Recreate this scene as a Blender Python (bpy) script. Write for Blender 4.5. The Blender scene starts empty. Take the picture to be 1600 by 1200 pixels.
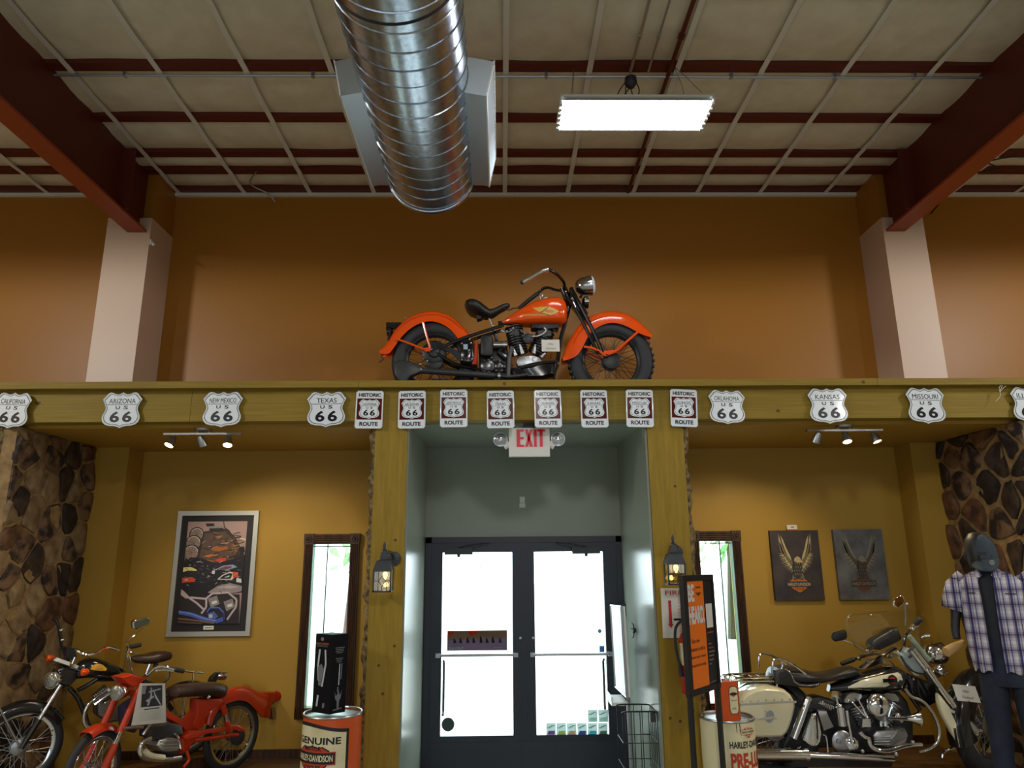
import bpy, bmesh, math, random
from math import pi, sin, cos, radians
from mathutils import Vector, Matrix
from mathutils.bvhtree import BVHTree

S = bpy.context.scene
COL = S.collection
RND = random.Random(7)

# ------------------------------------------------------------------ camera
FPX = 1109.0                                     # focal length in pixels of a 1600 px wide frame
PITCH, YAW, ROLL = radians(13.77), radians(.9), radians(-.47)
EYE = Vector((0, 0, 2.0))
FW = Vector((sin(YAW)*cos(PITCH), cos(YAW)*cos(PITCH), sin(PITCH)))
_r = Vector((cos(YAW), -sin(YAW), 0)); _u = _r.cross(FW)
RT = cos(ROLL)*_r + sin(ROLL)*_u; UP = -sin(ROLL)*_r + cos(ROLL)*_u
cam = bpy.data.cameras.new('camera'); cam_ob = bpy.data.objects.new('camera', cam); COL.objects.link(cam_ob)
cam.sensor_width = 36; cam.sensor_fit = 'HORIZONTAL'; cam.lens = FPX/1600*36; cam.clip_end = 300; cam.clip_start = .05
cam_ob.matrix_world = Matrix(((RT.x, UP.x, -FW.x, EYE.x), (RT.y, UP.y, -FW.y, EYE.y), (RT.z, UP.z, -FW.z, EYE.z), (0, 0, 0, 1)))
S.camera = cam_ob

# ------------------------------------------------------------------ exposure, sky, lamps
S.view_settings.view_transform = 'Standard'; S.view_settings.look = 'None'
S.view_settings.gamma = 1; S.view_settings.use_curve_mapping = False
S.view_settings.exposure = 0.0
wd = bpy.data.worlds.new('sky'); S.world = wd; wd.use_nodes = True
wd.node_tree.nodes['Background'].inputs[0].default_value = (.80, .92, 1.0, 1)
wd.node_tree.nodes['Background'].inputs[1].default_value = 7.0

def area(name, loc, sx, sy, power, spread=170, col=(1, .93, .82), rot=(0, 0, 0)):
    l = bpy.data.lights.new(name, 'AREA'); l.shape = 'RECTANGLE'; l.size = sx; l.size_y = sy
    l.energy = power; l.color = col; l.spread = radians(spread)
    o = bpy.data.objects.new(name, l); o.location = loc; o.rotation_euler = rot; COL.objects.link(o); return o
# the hall's other ceiling fixtures, hung in rows behind the photographer and in the side bays
LAMP_Z = 5.34
for _x, _y, _p in ((-7.0, 1.5, 510), (7.5, 3.0, 380), (1.0, -1.6, 340), (-7.0, -4.5, 150), (7.5, -4.5, 150)):
    _l = bpy.data.lights.new('ceiling_fixture_light', 'SPOT'); _l.energy = _p; _l.color = (1, .985, .94); _l.spot_size = radians(179); _l.spot_blend = .07; _l.shadow_soft_size = .34
    _o = bpy.data.objects.new('ceiling_fixture_light', _l); _o.location = (_x, _y, LAMP_Z); COL.objects.link(_o)
# added bluish area light behind the camera, front fill for signs and duct
area('bluish_front_fill', (0, -7.7, 1.9), 11, 2.4, 115, 180, (.72, .86, 1.0), (radians(90), 0, 0))

# ------------------------------------------------------------------ pixel <-> place helpers (photograph read at 1600x1200)
def ray(u, v): return FW + RT*((u-800)/FPX) + UP*((600-v)/FPX)
def at(u, v, Y):
    r = ray(u, v); return EYE + r*(Y/r.y)
def at_z(u, v, Z):
    r = ray(u, v); return EYE + r*((Z-EYE.z)/r.z)
def at_x(u, v, X):
    r = ray(u, v); return EYE + r*(X/r.x)
class Crop:
    """reads points off an enlarged detail onto an upright plane (point P0, normal n towards the viewer), moved l along n"""
    def __init__(s, P0, n, u0, v0, k): s.P0, s.n, s.u0, s.v0, s.k = Vector(P0), Vector(n).normalized(), u0, v0, k
    def __call__(s, x, y, l=0):
        r = ray(s.u0+x/s.k, s.v0+y/s.k); q = s.P0 + s.n*l
        return EYE + r*((q-EYE).dot(s.n)/r.dot(s.n))
    def flat(s, p): return p - s.n*((p-s.P0).dot(s.n))
    def mir(s, p): return p - 2*s.n*((p-s.P0).dot(s.n))

# ------------------------------------------------------------------ materials
MATS = {}
def mat(name, col, rough=.5, metal=0, noise=None, bump=None, emit=None, coat=0, spec=None, alpha=None, col2=None, stretch=(1, 1, 1), nscale=8, detail=4, lo=.35, hi=.65):
    if name in MATS: return MATS[name]
    m = bpy.data.materials.new(name); m.use_nodes = True; nt = m.node_tree; b = nt.nodes['Principled BSDF']
    c = (*col, 1); b.inputs['Base Color'].default_value = c
    b.inputs['Roughness'].default_value = rough; b.inputs['Metallic'].default_value = metal
    if coat: b.inputs['Coat Weight'].default_value = coat; b.inputs['Coat Roughness'].default_value = .06
    if spec is not None: b.inputs['Specular IOR Level'].default_value = spec
    if emit: b.inputs['Emission Color'].default_value = (*emit[0], 1); b.inputs['Emission Strength'].default_value = emit[1]
    if col2 or bump:
        tc = nt.nodes.new('ShaderNodeTexCoord'); mp = nt.nodes.new('ShaderNodeMapping'); mp.inputs['Scale'].default_value = stretch
        nt.links.new(tc.outputs['Object'], mp.inputs['Vector'])
        n = nt.nodes.new('ShaderNodeTexNoise'); n.inputs['Scale'].default_value = nscale; n.inputs['Detail'].default_value = detail
        nt.links.new(mp.outputs[0], n.inputs['Vector'])
        if col2:
            r = nt.nodes.new('ShaderNodeValToRGB'); r.color_ramp.elements[0].position = lo; r.color_ramp.elements[1].position = hi
            r.color_ramp.elements[0].color = (*col2, 1); r.color_ramp.elements[1].color = c
            nt.links.new(n.outputs['Fac'], r.inputs[0]); nt.links.new(r.outputs[0], b.inputs['Base Color'])
        if bump:
            bp = nt.nodes.new('ShaderNodeBump'); bp.inputs['Strength'].default_value = bump; bp.inputs['Distance'].default_value = .02
            nt.links.new(n.outputs['Fac'], bp.inputs['Height']); nt.links.new(bp.outputs[0], b.inputs['Normal'])
    MATS[name] = m; return m
def glass(name, tint=(1, 1, 1), gloss=.06, rough=.02):
    if name in MATS: return MATS[name]
    m = bpy.data.materials.new(name); m.use_nodes = True; nt = m.node_tree; nt.nodes.clear()
    o = nt.nodes.new('ShaderNodeOutputMaterial'); t = nt.nodes.new('ShaderNodeBsdfTransparent'); g = nt.nodes.new('ShaderNodeBsdfGlossy')
    t.inputs[0].default_value = (*tint, 1); g.inputs['Roughness'].default_value = rough
    x = nt.nodes.new('ShaderNodeMixShader'); x.inputs[0].default_value = gloss
    nt.links.new(t.outputs[0], x.inputs[1]); nt.links.new(g.outputs[0], x.inputs[2]); nt.links.new(x.outputs[0], o.inputs[0])
    MATS[name] = m; return m
def srgb(r, g, b):
    f = lambda c: (c/255/12.92) if c <= 10 else ((c/255+.055)/1.055)**2.4
    return (f(r), f(g), f(b))

# ------------------------------------------------------------------ mesh builder
V3 = lambda p: Vector(p)
def smooth_path(pts, n=6, closed=False):
    """Catmull-Rom through the points (tuples of any length)"""
    P = [tuple(p) for p in pts]; m = len(P); out = []
    rng = range(m if closed else m-1)
    for i in rng:
        g = (lambda k: P[k % m]) if closed else (lambda k: P[max(0, min(m-1, k))])
        a, b, c, d = g(i-1), g(i), g(i+1), g(i+2)
        for j in range(n):
            t = j/n
            out.append(tuple(.5*((2*B)+(-A+Cc)*t+(2*A-5*B+4*Cc-D)*t*t+(-A+3*B-3*Cc+D)*t**3) for A, B, Cc, D in zip(a, b, c, d)))
    if not closed: out.append(P[-1])
    return out
def frame_of(ax):
    ax = Vector(ax).normalized(); h = Vector((0, 0, 1)) if abs(ax.z) < .9 else Vector((1, 0, 0))
    x = ax.cross(h).normalized(); y = ax.cross(x).normalized(); return x, y, ax
LOC = {}
_font = {}
def text_geo(s, bold=0):
    key = s; s = (s, bold)
    if s not in _font:
        c = bpy.data.curves.new('t', 'FONT'); c.body = key; c.offset = bold; c.resolution_u = 3; c.fill_mode = 'FRONT'
        o = bpy.data.objects.new('t', c); me = o.to_mesh()
        v = [(q.co.x, q.co.y) for q in me.vertices]; f = [tuple(p.vertices) for p in me.polygons]
        o.to_mesh_clear(); bpy.data.objects.remove(o); bpy.data.curves.remove(c)
        x0 = min(p[0] for p in v); x1 = max(p[0] for p in v); y0 = min(p[1] for p in v); y1 = max(p[1] for p in v)
        _font[s] = ([((x-x0)/(x1-x0)-.5, (y-y0)/(y1-y0)-.5) for x, y in v], f, (x1-x0)/(y1-y0))
    return _font[s]
class MB:
    def __init__(s): s.v, s.f, s.m = [], [], []
    def add(s, vs, fs, mi=0):
        o = len(s.v); s.v += [Vector(p) for p in vs]; s.f += [tuple(i+o for i in f) for f in fs]; s.m += [mi]*len(fs); return s
    def box(s, a, b, mi=0):
        (x0, y0, z0), (x1, y1, z1) = a, b
        return s.add([(x, y, z) for x in (x0, x1) for y in (y0, y1) for z in (z0, z1)],
                     [(0, 1, 3, 2), (4, 6, 7, 5), (0, 4, 5, 1), (2, 3, 7, 6), (0, 2, 6, 4), (1, 5, 7, 3)], mi)
    def obox(s, c, ax, ay, az, mi=0):
        c, ax, ay, az = map(Vector, (c, ax, ay, az))
        return s.add([c+ax*i+ay*j+az*k for i in (-.5, .5) for j in (-.5, .5) for k in (-.5, .5)],
                     [(0, 1, 3, 2), (4, 6, 7, 5), (0, 4, 5, 1), (2, 3, 7, 6), (0, 2, 6, 4), (1, 5, 7, 3)], mi)
    def prism(s, pts, vec, mi=0):
        n = len(pts); P = [Vector(p) for p in pts]; vec = Vector(vec)
        return s.add(P+[p+vec for p in P], [tuple(range(n-1, -1, -1)), tuple(range(n, 2*n))]+[(i, (i+1) % n, n+(i+1) % n, n+i) for i in range(n)], mi)
    def poly(s, pts, mi=0): return s.add(pts, [tuple(range(len(pts)))], mi)
    def loft(s, rings, caps=True, mi=0, ring_closed=True, closed=False):
        n = len(rings[0]); vs = [p for r in rings for p in r]; fs = []; m = len(rings)
        for i in range(m if closed else m-1):
            a, b = i*n, ((i+1) % m)*n
            for j in range(n if ring_closed else n-1):
                k = (j+1) % n; fs.append((a+j, a+k, b+k, b+j))
        if caps and ring_closed and not closed: fs += [tuple(range(n-1, -1, -1)), tuple(range((m-1)*n, m*n))]
        return s.add(vs, fs, mi)
    def tube(s, pts, r, seg=8, closed=False, mi=0, flat=None):
        P = [Vector(p) for p in pts]; m = len(P); rings = []; x = None
        for i, p in enumerate(P):
            t = (P[(i+1) % m]-P[i-1]) if closed else (P[min(i+1, m-1)]-P[max(i-1, 0)])
            if t.length < 1e-9: t = Vector((0, 0, 1))
            t.normalize()
            if x is None: x = frame_of(t)[0]
            x = (x - t*x.dot(t)).normalized(); y = t.cross(x)
            rr = r[i] if isinstance(r, (list, tuple)) else r
            rings.append([p+(x*cos(2*pi*j/seg)+y*sin(2*pi*j/seg)*(flat or 1))*rr for j in range(seg)])
        return s.loft(rings, True, mi, closed=closed)
    def cyl(s, a, b, ra, rb=None, seg=16, mi=0): return s.tube([a, b], [ra, ra if rb is None else rb], seg, mi=mi)
    def lathe(s, o, ax, prof, seg=20, mi=0, caps=True):
        """prof: (distance along ax, radius)"""
        x, y, a = frame_of(ax); o = Vector(o)
        return s.loft([[o+a*h+(x*cos(2*pi*j/seg)+y*sin(2*pi*j/seg))*max(r, 1e-4) for j in range(seg)] for h, r in prof], caps, mi)
    def ball(s, c, r, seg=12, rings=8, mi=0, axes=None):
        c = Vector(c); rx, ry, rz = (r, r, r) if not isinstance(r, (tuple, list)) else r
        X, Y, Z = axes or (Vector((1, 0, 0)), Vector((0, 1, 0)), Vector((0, 0, 1)))
        return s.loft([[c+X*rx*cos(2*pi*j/seg)*sin(t)+Y*ry*sin(2*pi*j/seg)*sin(t)+Z*rz*cos(t) for j in range(seg)]
                       for t in [max(.02, min(pi-.02, pi*i/rings)) for i in range(rings+1)]], True, mi)
    def torus(s, c, ax, R, r, seg=40, rs=10, ry=None, mi=0, a0=0, a1=2*pi, x=None):
        fx, fy, a = frame_of(ax); c = Vector(c)
        if x is not None: fx = Vector(x).normalized(); fy = a.cross(fx)
        full = abs(a1-a0-2*pi) < 1e-6; n = seg if full else seg+1; rings = []
        for i in range(n):
            t = a0+(a1-a0)*i/seg; d = fx*cos(t)+fy*sin(t)
            rings.append([c+d*(R+r*cos(2*pi*j/rs))+a*((ry or r)*sin(2*pi*j/rs)) for j in range(rs)])
        return s.loft(rings, True, mi, closed=full)
    def text(s, t, o, ux, uy, h, w=None, mi=0, fn=None, bold=0):
        """flat lettering centred on o: cap height h along uy, width w along ux"""
        v, f, asp = text_geo(t, bold); w = w or h*asp
        if fn: return s.add([fn(x*w, y*h) for x, y in v], f, mi)
        o, ux, uy = Vector(o), Vector(ux).normalized(), Vector(uy).normalized()
        return s.add([o+ux*(x*w)+uy*(y*h) for x, y in v], f, mi)
    def build(s, name, m, parent=None, smooth=True, angle=38, recalc=True):
        P = LOC[parent.name] if parent else None
        if P is None:
            xs = [p.x for p in s.v]; ys = [p.y for p in s.v]; P = Vector(((min(xs)+max(xs))/2, (min(ys)+max(ys))/2, min(p.z for p in s.v)))
        me = bpy.data.meshes.new(name); me.from_pydata([p-P for p in s.v], [], s.f)
        for q in (m if isinstance(m, (list, tuple)) else [m]): me.materials.append(q)
        me.polygons.foreach_set('material_index', s.m)
        if recalc:
            bm = bmesh.new(); bm.from_mesh(me); bmesh.ops.recalc_face_normals(bm, faces=bm.faces); bm.to_mesh(me); bm.free()
        if smooth: me.shade_smooth(); me.set_sharp_from_angle(angle=radians(angle))
        o = bpy.data.objects.new(name, me); COL.objects.link(o)
        LOC[o.name] = P
        if parent: o.parent = parent
        else: o.location = P
        return o
    def bvh(s): return BVHTree.FromPolygons([tuple(p) for p in s.v], [tuple(f) for f in s.f])
def tag(o, label=None, cat=None, group=None, kind=None):
    for k, x in (('label', label), ('category', cat), ('group', group), ('kind', kind)):
        if x: o[k] = x
    return o
def thing(name, loc, label, cat, group=None, kind=None):
    o = bpy.data.objects.new(name, None); COL.objects.link(o); o.location = loc; o.empty_display_size = .1
    LOC[o.name] = Vector(loc); return tag(o, label, cat, group, kind)
def struct(o): o['kind'] = 'structure'; return o
def decal(mb, bvh, px, poly, off=.0015, sub=1, mi=0):
    """lays a flat outline (read off the photograph) onto a curved surface"""
    pts = []
    n = len(poly)
    for i in range(n):
        a, b = poly[i], poly[(i+1) % n]
        for j in range(sub): t = j/sub; pts.append((a[0]+(b[0]-a[0])*t, a[1]+(b[1]-a[1])*t))
    cx = sum(p[0] for p in pts)/len(pts); cy = sum(p[1] for p in pts)/len(pts)
    rings = [[(cx+(x-cx)*k, cy+(y-cy)*k) for x, y in pts] for k in (1, .66, .33, .04)]
    def hit(q):
        p = px(*q); d = (p-EYE).normalized(); h = bvh.ray_cast(EYE, d)
        return (h[0]-d*off*1.5) if h[0] else p
    R = [[hit(q) for q in r] for r in rings]; c = len(pts)
    vs = [p for r in R for p in r]
    fs = [(i*c+j, i*c+(j+1) % c, (i+1)*c+(j+1) % c, (i+1)*c+j) for i in range(3) for j in range(c)]+[tuple(range(3*c, 4*c))]
    mb.add(vs, fs, mi)
def resample(pts, n):
    P = [Vector(p) for p in pts]; L = [0]
    for a, b in zip(P, P[1:]): L.append(L[-1]+(b-a).length)
    out = []; k = 0
    for i in range(n):
        t = L[-1]*i/(n-1)
        while k < len(P)-2 and L[k+1] < t: k += 1
        out.append(P[k].lerp(P[k+1], (t-L[k])/max(1e-9, L[k+1]-L[k])))
    return out
# ------------------------------------------------------------------ palette
M_upper = mat('brown_orange_wall_paint', srgb(166, 110, 34), .40, spec=.35, bump=.03, nscale=60)
M_must = mat('mustard_wall_paint', srgb(176, 139, 56), .5, spec=.3, bump=.04, nscale=60)
M_sage = mat('sage_grey_gloss_paint', srgb(138, 146, 132), .24)
M_ceilp = mat('insulation_facing', srgb(232, 226, 204), .7, bump=.12, nscale=5, col2=srgb(220, 212, 188))
M_tape = mat('insulation_tape', srgb(226, 224, 214), .6)
M_red = mat('red_oxide_steel', srgb(96, 34, 20), .5)
M_floor = mat('shop_floor', srgb(176, 176, 164), .4, col2=srgb(156, 156, 144), nscale=3)
M_deck = mat('alcove_floor_boards', srgb(104, 74, 44), .5, col2=srgb(66, 46, 28), nscale=6, stretch=(.4, 5, 1))
M_woodx = mat('rough_pine_along', srgb(150, 126, 44), .6, spec=.3, col2=srgb(132, 108, 34), nscale=7, stretch=(.3, 9, 9), bump=.1, detail=6, lo=.3, hi=.7)
M_woodz = mat('rough_pine_upright', srgb(158, 130, 44), .6, spec=.3, col2=srgb(142, 115, 36), nscale=9, stretch=(4, 4, .5), bump=.1, detail=6, lo=.3, hi=.7)
M_knot = mat('pine_knot', srgb(88, 56, 24), .6)
M_bark = mat('bark_edge', srgb(150, 128, 84), .8, col2=srgb(58, 42, 26), nscale=22, bump=.6)
M_dkwood = mat('dark_oak', srgb(76, 46, 24), .4, col2=srgb(44, 26, 14), nscale=8, stretch=(6, 6, .5), bump=.15)
M_stone = [mat('stone_dark_brown', srgb(76, 58, 44), .75, col2=srgb(38, 28, 24), nscale=9, bump=.8),
           mat('stone_tan', srgb(152, 130, 96), .75, col2=srgb(112, 86, 60), nscale=8, bump=.8),
           mat('stone_rust', srgb(122, 84, 52), .75, col2=srgb(66, 42, 30), nscale=9, bump=.8),
           mat('stone_mottled', srgb(120, 92, 66), .75, col2=srgb(46, 34, 30), nscale=7, bump=.8, lo=.44, hi=.58),
           mat('stone_charcoal', srgb(58, 46, 42), .7, col2=srgb(26, 20, 20), nscale=10, bump=.8)]
M_mortar = mat('stone_mortar', srgb(158, 130, 86), .85, col2=srgb(128, 100, 64), nscale=14, bump=.4)
M_black = mat('black_gloss', (.008, .008, .009), .18, coat=.5)
M_sat = mat('black_satin', (.012, .012, .014), .42)
M_door = mat('dark_door_aluminium', srgb(38, 44, 56), .38)
M_rub = mat('tyre_rubber', (.022, .024, .028), .6)
M_chrome = mat('chrome', (.78, .79, .82), .09, 1)
M_steel = mat('dull_steel', (.42, .43, .45), .34, 1)
M_alu = mat('cast_aluminium', (.55, .56, .57), .38, 1, bump=.15, nscale=40)
M_galv = mat('galvanised_duct', (.50, .57, .66), .25, 1, bump=.05, nscale=30, col2=(.38, .44, .52), stretch=(1, 1, 1))
M_galvb = mat('galvanised_sheet', (.58, .66, .75), .45, 1)
M_orange = mat('orange_lacquer', srgb(244, 84, 10), .16, coat=.8)
M_ored = mat('orange_red_paint', srgb(190, 50, 16), .3, coat=.3)
M_gold = mat('gold_leaf_paint', srgb(214, 176, 72), .35)
M_cream = mat('cream_lacquer', srgb(226, 220, 188), .22, coat=.5)
M_leath = mat('black_leather', (.016, .014, .014), .34, bump=.15, nscale=60)
M_brleath = mat('dark_brown_leather', srgb(54, 36, 28), .4, bump=.15, nscale=50)
M_white = mat('white_plastic', srgb(226, 226, 222), .4)
M_paper = mat('white_card', srgb(222, 220, 210), .6)
M_ink = mat('black_ink', srgb(24, 24, 28), .5)
M_sign = mat('sign_white_enamel', srgb(234, 242, 250), .2, coat=.4)
M_signbr = mat('sign_brown_enamel', srgb(88, 26, 24), .18, coat=.4)
M_signbk = mat('sign_black_enamel', srgb(22, 22, 34), .25)
M_exit = mat('exit_red', srgb(214, 16, 40), .4, emit=((.9, .01, .04), .06))
M_tube = mat('lamp_tube', (1, 1, 1), .5, emit=((.90, .95, 1.0), 13))
M_spot = mat('lit_spot_lens', (1, 1, 1), .3, emit=((1.0, .70, .34), 14))
M_bulb = mat('warm_bulb', (1, 1, 1), .3, emit=((1.0, .86, .55), 3))
M_refl = mat('lamp_reflector', (.8, .81, .82), .2, 1)
M_iron = mat('grey_black_iron', srgb(52, 56, 62), .45)
M_denim = mat('dark_denim', srgb(36, 46, 66), .85, col2=srgb(24, 32, 48), nscale=10, bump=.2)
M_tee = mat('charcoal_tee', srgb(40, 44, 52), .9)
M_capf = mat('slate_cap_cloth', srgb(58, 68, 78), .85, bump=.1, nscale=80)
M_skin = mat('black_mannequin', (.012, .012, .014), .5)
M_tan = mat('turned_pale_wood', srgb(196, 160, 104), .5)
M_tin = mat('orange_tin_paint', srgb(206, 84, 30), .3)
M_creamp = mat('cream_tin_paint', srgb(224, 216, 178), .32, col2=srgb(198, 182, 128), nscale=3, lo=.3, hi=.5)
M_redp = mat('brick_red_print', srgb(186, 62, 36), .4)
M_amber = mat('amber_lens', srgb(230, 84, 14), .2, coat=.6)
M_yel = mat('yellow_badge', srgb(226, 168, 30), .3)
M_gal = glass('clear_glass', (.97, 1, 1), .05)
M_galt = glass('pale_green_glass', (.70, .86, .76), .08)
M_lamp = glass('lantern_glass', (.92, .86, .62), .12, .05)
M_screen = glass('windshield_acrylic', (.90, .93, .90), .10, .02)
M_extgr = mat('pale_pavement', srgb(206, 206, 200), .8)
M_leaf = mat('tree_leaves', srgb(150, 190, 130), .8, col2=srgb(110, 160, 96), nscale=4)
M_siding = mat('pale_siding', srgb(206, 214, 210), .7)
def backlit(name, col, k=.55):
    """thin paper or film on glass: part of the daylight behind it comes through"""
    if name in MATS: return MATS[name]
    m = bpy.data.materials.new(name); m.use_nodes = True; nt = m.node_tree; nt.nodes.clear()
    o = nt.nodes.new('ShaderNodeOutputMaterial'); d = nt.nodes.new('ShaderNodeBsdfDiffuse'); t = nt.nodes.new('ShaderNodeBsdfTranslucent'); x = nt.nodes.new('ShaderNodeMixShader')
    d.inputs[0].default_value = (*col, 1); t.inputs[0].default_value = (*col, 1); x.inputs[0].default_value = k
    nt.links.new(d.outputs[0], x.inputs[1]); nt.links.new(t.outputs[0], x.inputs[2]); nt.links.new(x.outputs[0], o.inputs[0]); MATS[name] = m; return m
# ------------------------------------------------------------------ room shell
YB = 7.4          # back wall
YP = 5.9          # front of posts and beam
ZC = 6.071        # ceiling
XL, XR = -9.0, 9.6
b = MB().box((XL, -8, -.1), (XR, YB+.25, 0)); struct(b.build('floor', M_floor, smooth=False))
b = MB().box((XL, YB, 3.38), (XR, YB+.25, 6.35)); struct(b.build('wall_back_upper', M_upper, smooth=False))
b = MB()                                                   # lower back wall with its door and window openings
DX0, DX1, DZ = -.77, 1.216, 2.21
W1, W2 = (-1.94, -1.49), (1.965, 2.38); WZ0, WZ1 = .6, 2.2
for x0, x1, z0, z1 in ((XL, W1[0], 0, 3.38), (W1[1], DX0, 0, 3.38), (DX1, W2[0], 0, 3.38), (W2[1], XR, 0, 3.38),
                       (W1[0], W1[1], WZ1, 3.38), (W1[0], W1[1], 0, WZ0), (W2[0], W2[1], WZ1, 3.38), (W2[0], W2[1], 0, WZ0), (DX0, DX1, DZ, 3.38)):
    b.box((x0, YB, z0), (x1, YB+.2, z1))
struct(b.build('wall_back_lower', M_must, smooth=False))
b = MB().box((XL-.2, -8, 0), (XL, YB, 6.35)); struct(b.build('wall_left', mat('plain_beige_wall', srgb(158, 142, 112), .6), smooth=False))
b = MB().box((XR, -8, 0), (XR+.2, YB, 6.35)); struct(b.build('wall_right', MATS['plain_beige_wall'], smooth=False))
b = MB().box((XL-.2, -8.2, 0), (XR+.2, -8, 6.35)); struct(b.build('wall_front', MATS['plain_beige_wall'], smooth=False))
# ceiling: deck, purlins, insulation panels that sag between them, tape strips
ce = struct(MB().box((XL, -8, 6.2), (XR, YB+.2, 6.35)).build('ceiling', M_ceilp, smooth=False))
PUR = [7.32, 6.915, 6.58, 5.97, 5.24, 4.38, 3.5, 2.6, 1.7, .8, -.4, -1.6, -2.8, -4.0, -5.2, -6.4, -7.6]
TAPE = [-3.65+.738*i for i in range(-7, 18)]
for y in PUR:
    MB().box((XL, y-.05, ZC-.012), (XR, y+.05, ZC+.14)).build('purlin', M_red, ce, smooth=False)
for ya, yb in zip(PUR[:9], PUR[1:10]):
    y0, y1 = yb+.05, ya-.05
    for x0, x1 in zip(TAPE, TAPE[1:]):
        b = MB(); N = 5; sag = .03+.02*RND.random(); q = RND.uniform(-.01, .01)
        vs = [(x0+(x1-x0)*i/N, y0+(y1-y0)*j/N, ZC+.03-sag*(sin(pi*j/N)*(.6+.4*sin(pi*i/N)))+q*sin(pi*i/N)) for i in range(N+1) for j in range(N+1)]
        b.add(vs, [(i*(N+1)+j, (i+1)*(N+1)+j, (i+1)*(N+1)+j+1, i*(N+1)+j+1) for i in range(N) for j in range(N)])
        b.build('insulation_panel', M_ceilp, ce, recalc=False)
for x in TAPE:
    b = MB()
    pts = []
    for ya, yb in zip(PUR[:9], PUR[1:10]):
        pts += [(ya, ZC-.018), ((ya+yb)/2, ZC-.03)]
    pts.append((PUR[9], ZC-.018)); pts[0] = (7.39, ZC-.018); xw = RND.uniform(-.012, .012)
    b.loft([[Vector((x+xw-.024, y, z)), Vector((x+xw+.024, y, z)), Vector((x+xw+.024, y, z+.004)), Vector((x+xw-.024, y, z+.004))] for y, z in pts])
    b.build('tape_strip', M_tape, ce, smooth=False)
# wall angle at the foot of the ceiling
struct(MB().box((XL, 7.36, ZC-.05), (XR, YB, ZC-.012)).build('trim_1', M_tape, smooth=False))
# boxed columns and steel rafters
for nm, x0, x1 in (('column_left', -4.14, -3.68), ('column_right', 4.09, 4.535)):
    b = MB().box((x0, 6.92, 3.42), (x1, YB, 5.52)); struct(b.build(nm, mat('column_paint', srgb(214, 184, 160), .42), smooth=False))
    b = MB().box((x0+.01, 6.985, 5.5), (x1-.01, YB, ZC)); struct(b.build(nm+'_head', M_upper, smooth=False))
for nm, xw, s in (('rafter_left', -3.82, 1), ('rafter_right', 4.22, -1)):
    r = thing(nm, (xw, 0, 5.36), None, None, kind='structure')
    MB().box((xw-.012, -8, 5.38), (xw+.012, 6.98, 6.08)).build('web', M_red, r, smooth=False)
    MB().box((xw-.10, -8, 5.355), (xw+.10, 6.95, 5.38)).build('bottom_flange', mat('rafter_flange_lit', srgb(156, 66, 32), .45), r, smooth=False)  # floor bounce light put into the flange colour, a lighter orange than the web
    MB().box((xw-.012, 6.45, 5.38), (xw+s*.14, 6.47, 6.05)).build('stiffener', M_red, r, smooth=False)
# display deck over the alcoves, its cap board and header beam
struct(MB().box((-7.5, 6.04, 3.33), (7.6, YB, 3.42)).build('trim_2', M_deck, smooth=False))
bm_ = thing('header_beam', (0, YP, 3.134), None, None, kind='structure')
for x0, x1 in ((-7.5, -2.62), (-2.617, .10), (.103, 4.9), (4.903, 7.6)):
    MB().box((x0, YP, 3.134), (x1, YP+.14, 3.405)).build('beam_board', M_woodx, bm_, smooth=False)
for x0, x1 in ((-7.5, -1.2), (-1.197, 3.2), (3.203, 7.6)):
    MB().box((x0, YP-.08, 3.405), (x1, YP+.2, 3.462)).build('cap_board', M_woodx, bm_, smooth=False)
for i in range(12):
    x = RND.uniform(-4.6, 4.6)
    z = RND.choice((3.43, 3.2, 3.3, 3.25)); y = (YP-.08 if z > 3.4 else YP)
    MB().lathe((x, y-.0005, z), (0, -1, 0), [(0, .011+.006*RND.random()), (.001, .006)], 8).build('knot', M_knot, bm_)
# posts with a bark edge
def post(nm, x0, x1, bark):
    p = thing(nm, ((x0+x1)/2, YP+.1, 0), None, None, kind='structure')
    MB().box((x0, YP, 0), (x1, YP+.26, 3.134)).build('post_timber', M_woodz, p, smooth=False)
    b = MB(); rings = []; n = 64; xe = x0 if bark < 0 else x1
    for i in range(n+1):
        z = 3.13*i/n; w = .022+.03*abs(sin(i*1.3)*sin(i*.37+1))+RND.uniform(0, .018); d = RND.uniform(-.012, .012)
        rings.append([Vector((xe+bark*a*w, YP+.012+d*(a > .5)+c, z)) for a, c in ((-.2, -.006), (.5, -.004), (1, .03), (1.15, .09), (.9, .16), (-.2, .2))])
    b.loft(rings); b.build('bark_edge', M_bark, p, angle=20)
    for i in range(4):
        z = RND.uniform(.7, 3.0); x = RND.uniform(x0+.05, x1-.05)
        MB().lathe((x, YP-.0005, z), (0, -1, 0), [(0, .012), (.001, .007)], 8).build('knot', M_knot, p)
post('post_left', -1.058, -.79, -1); post('post_right', 1.232, 1.535, 1); post('post_far_left', -4.52, -4.19, 1); post('post_far_right', 4.60, 4.9, -1)
# doorway recess
for nm, x0, x1 in (('wall_recess_left', -1.0, -.79), ('wall_recess_right', 1.23, 1.44)):
    struct(MB().box((x0, YP+.26, 0), (x1, YB, 3.3)).build(nm, [M_sage, M_must], smooth=False))
struct(MB().box((-.79, YP+.02, 0), (-.775, YB, 3.13)).build('wall_recess_left_lining', M_sage, smooth=False))
struct(MB().box((1.212, YP+.02, 0), (1.2299, YB, 3.13)).build('wall_recess_right_lining', M_sage, smooth=False))
struct(MB().box((-.775, YB-.02, DZ+.0), (1.212, YB-.001, 3.13)).build('wall_recess_back', M_sage, smooth=False))
struct(MB().box((-1.0, YP+.14, 3.12), (1.44, YB-.001, 3.3)).build('ceiling_recess', M_sage, smooth=False))
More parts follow.
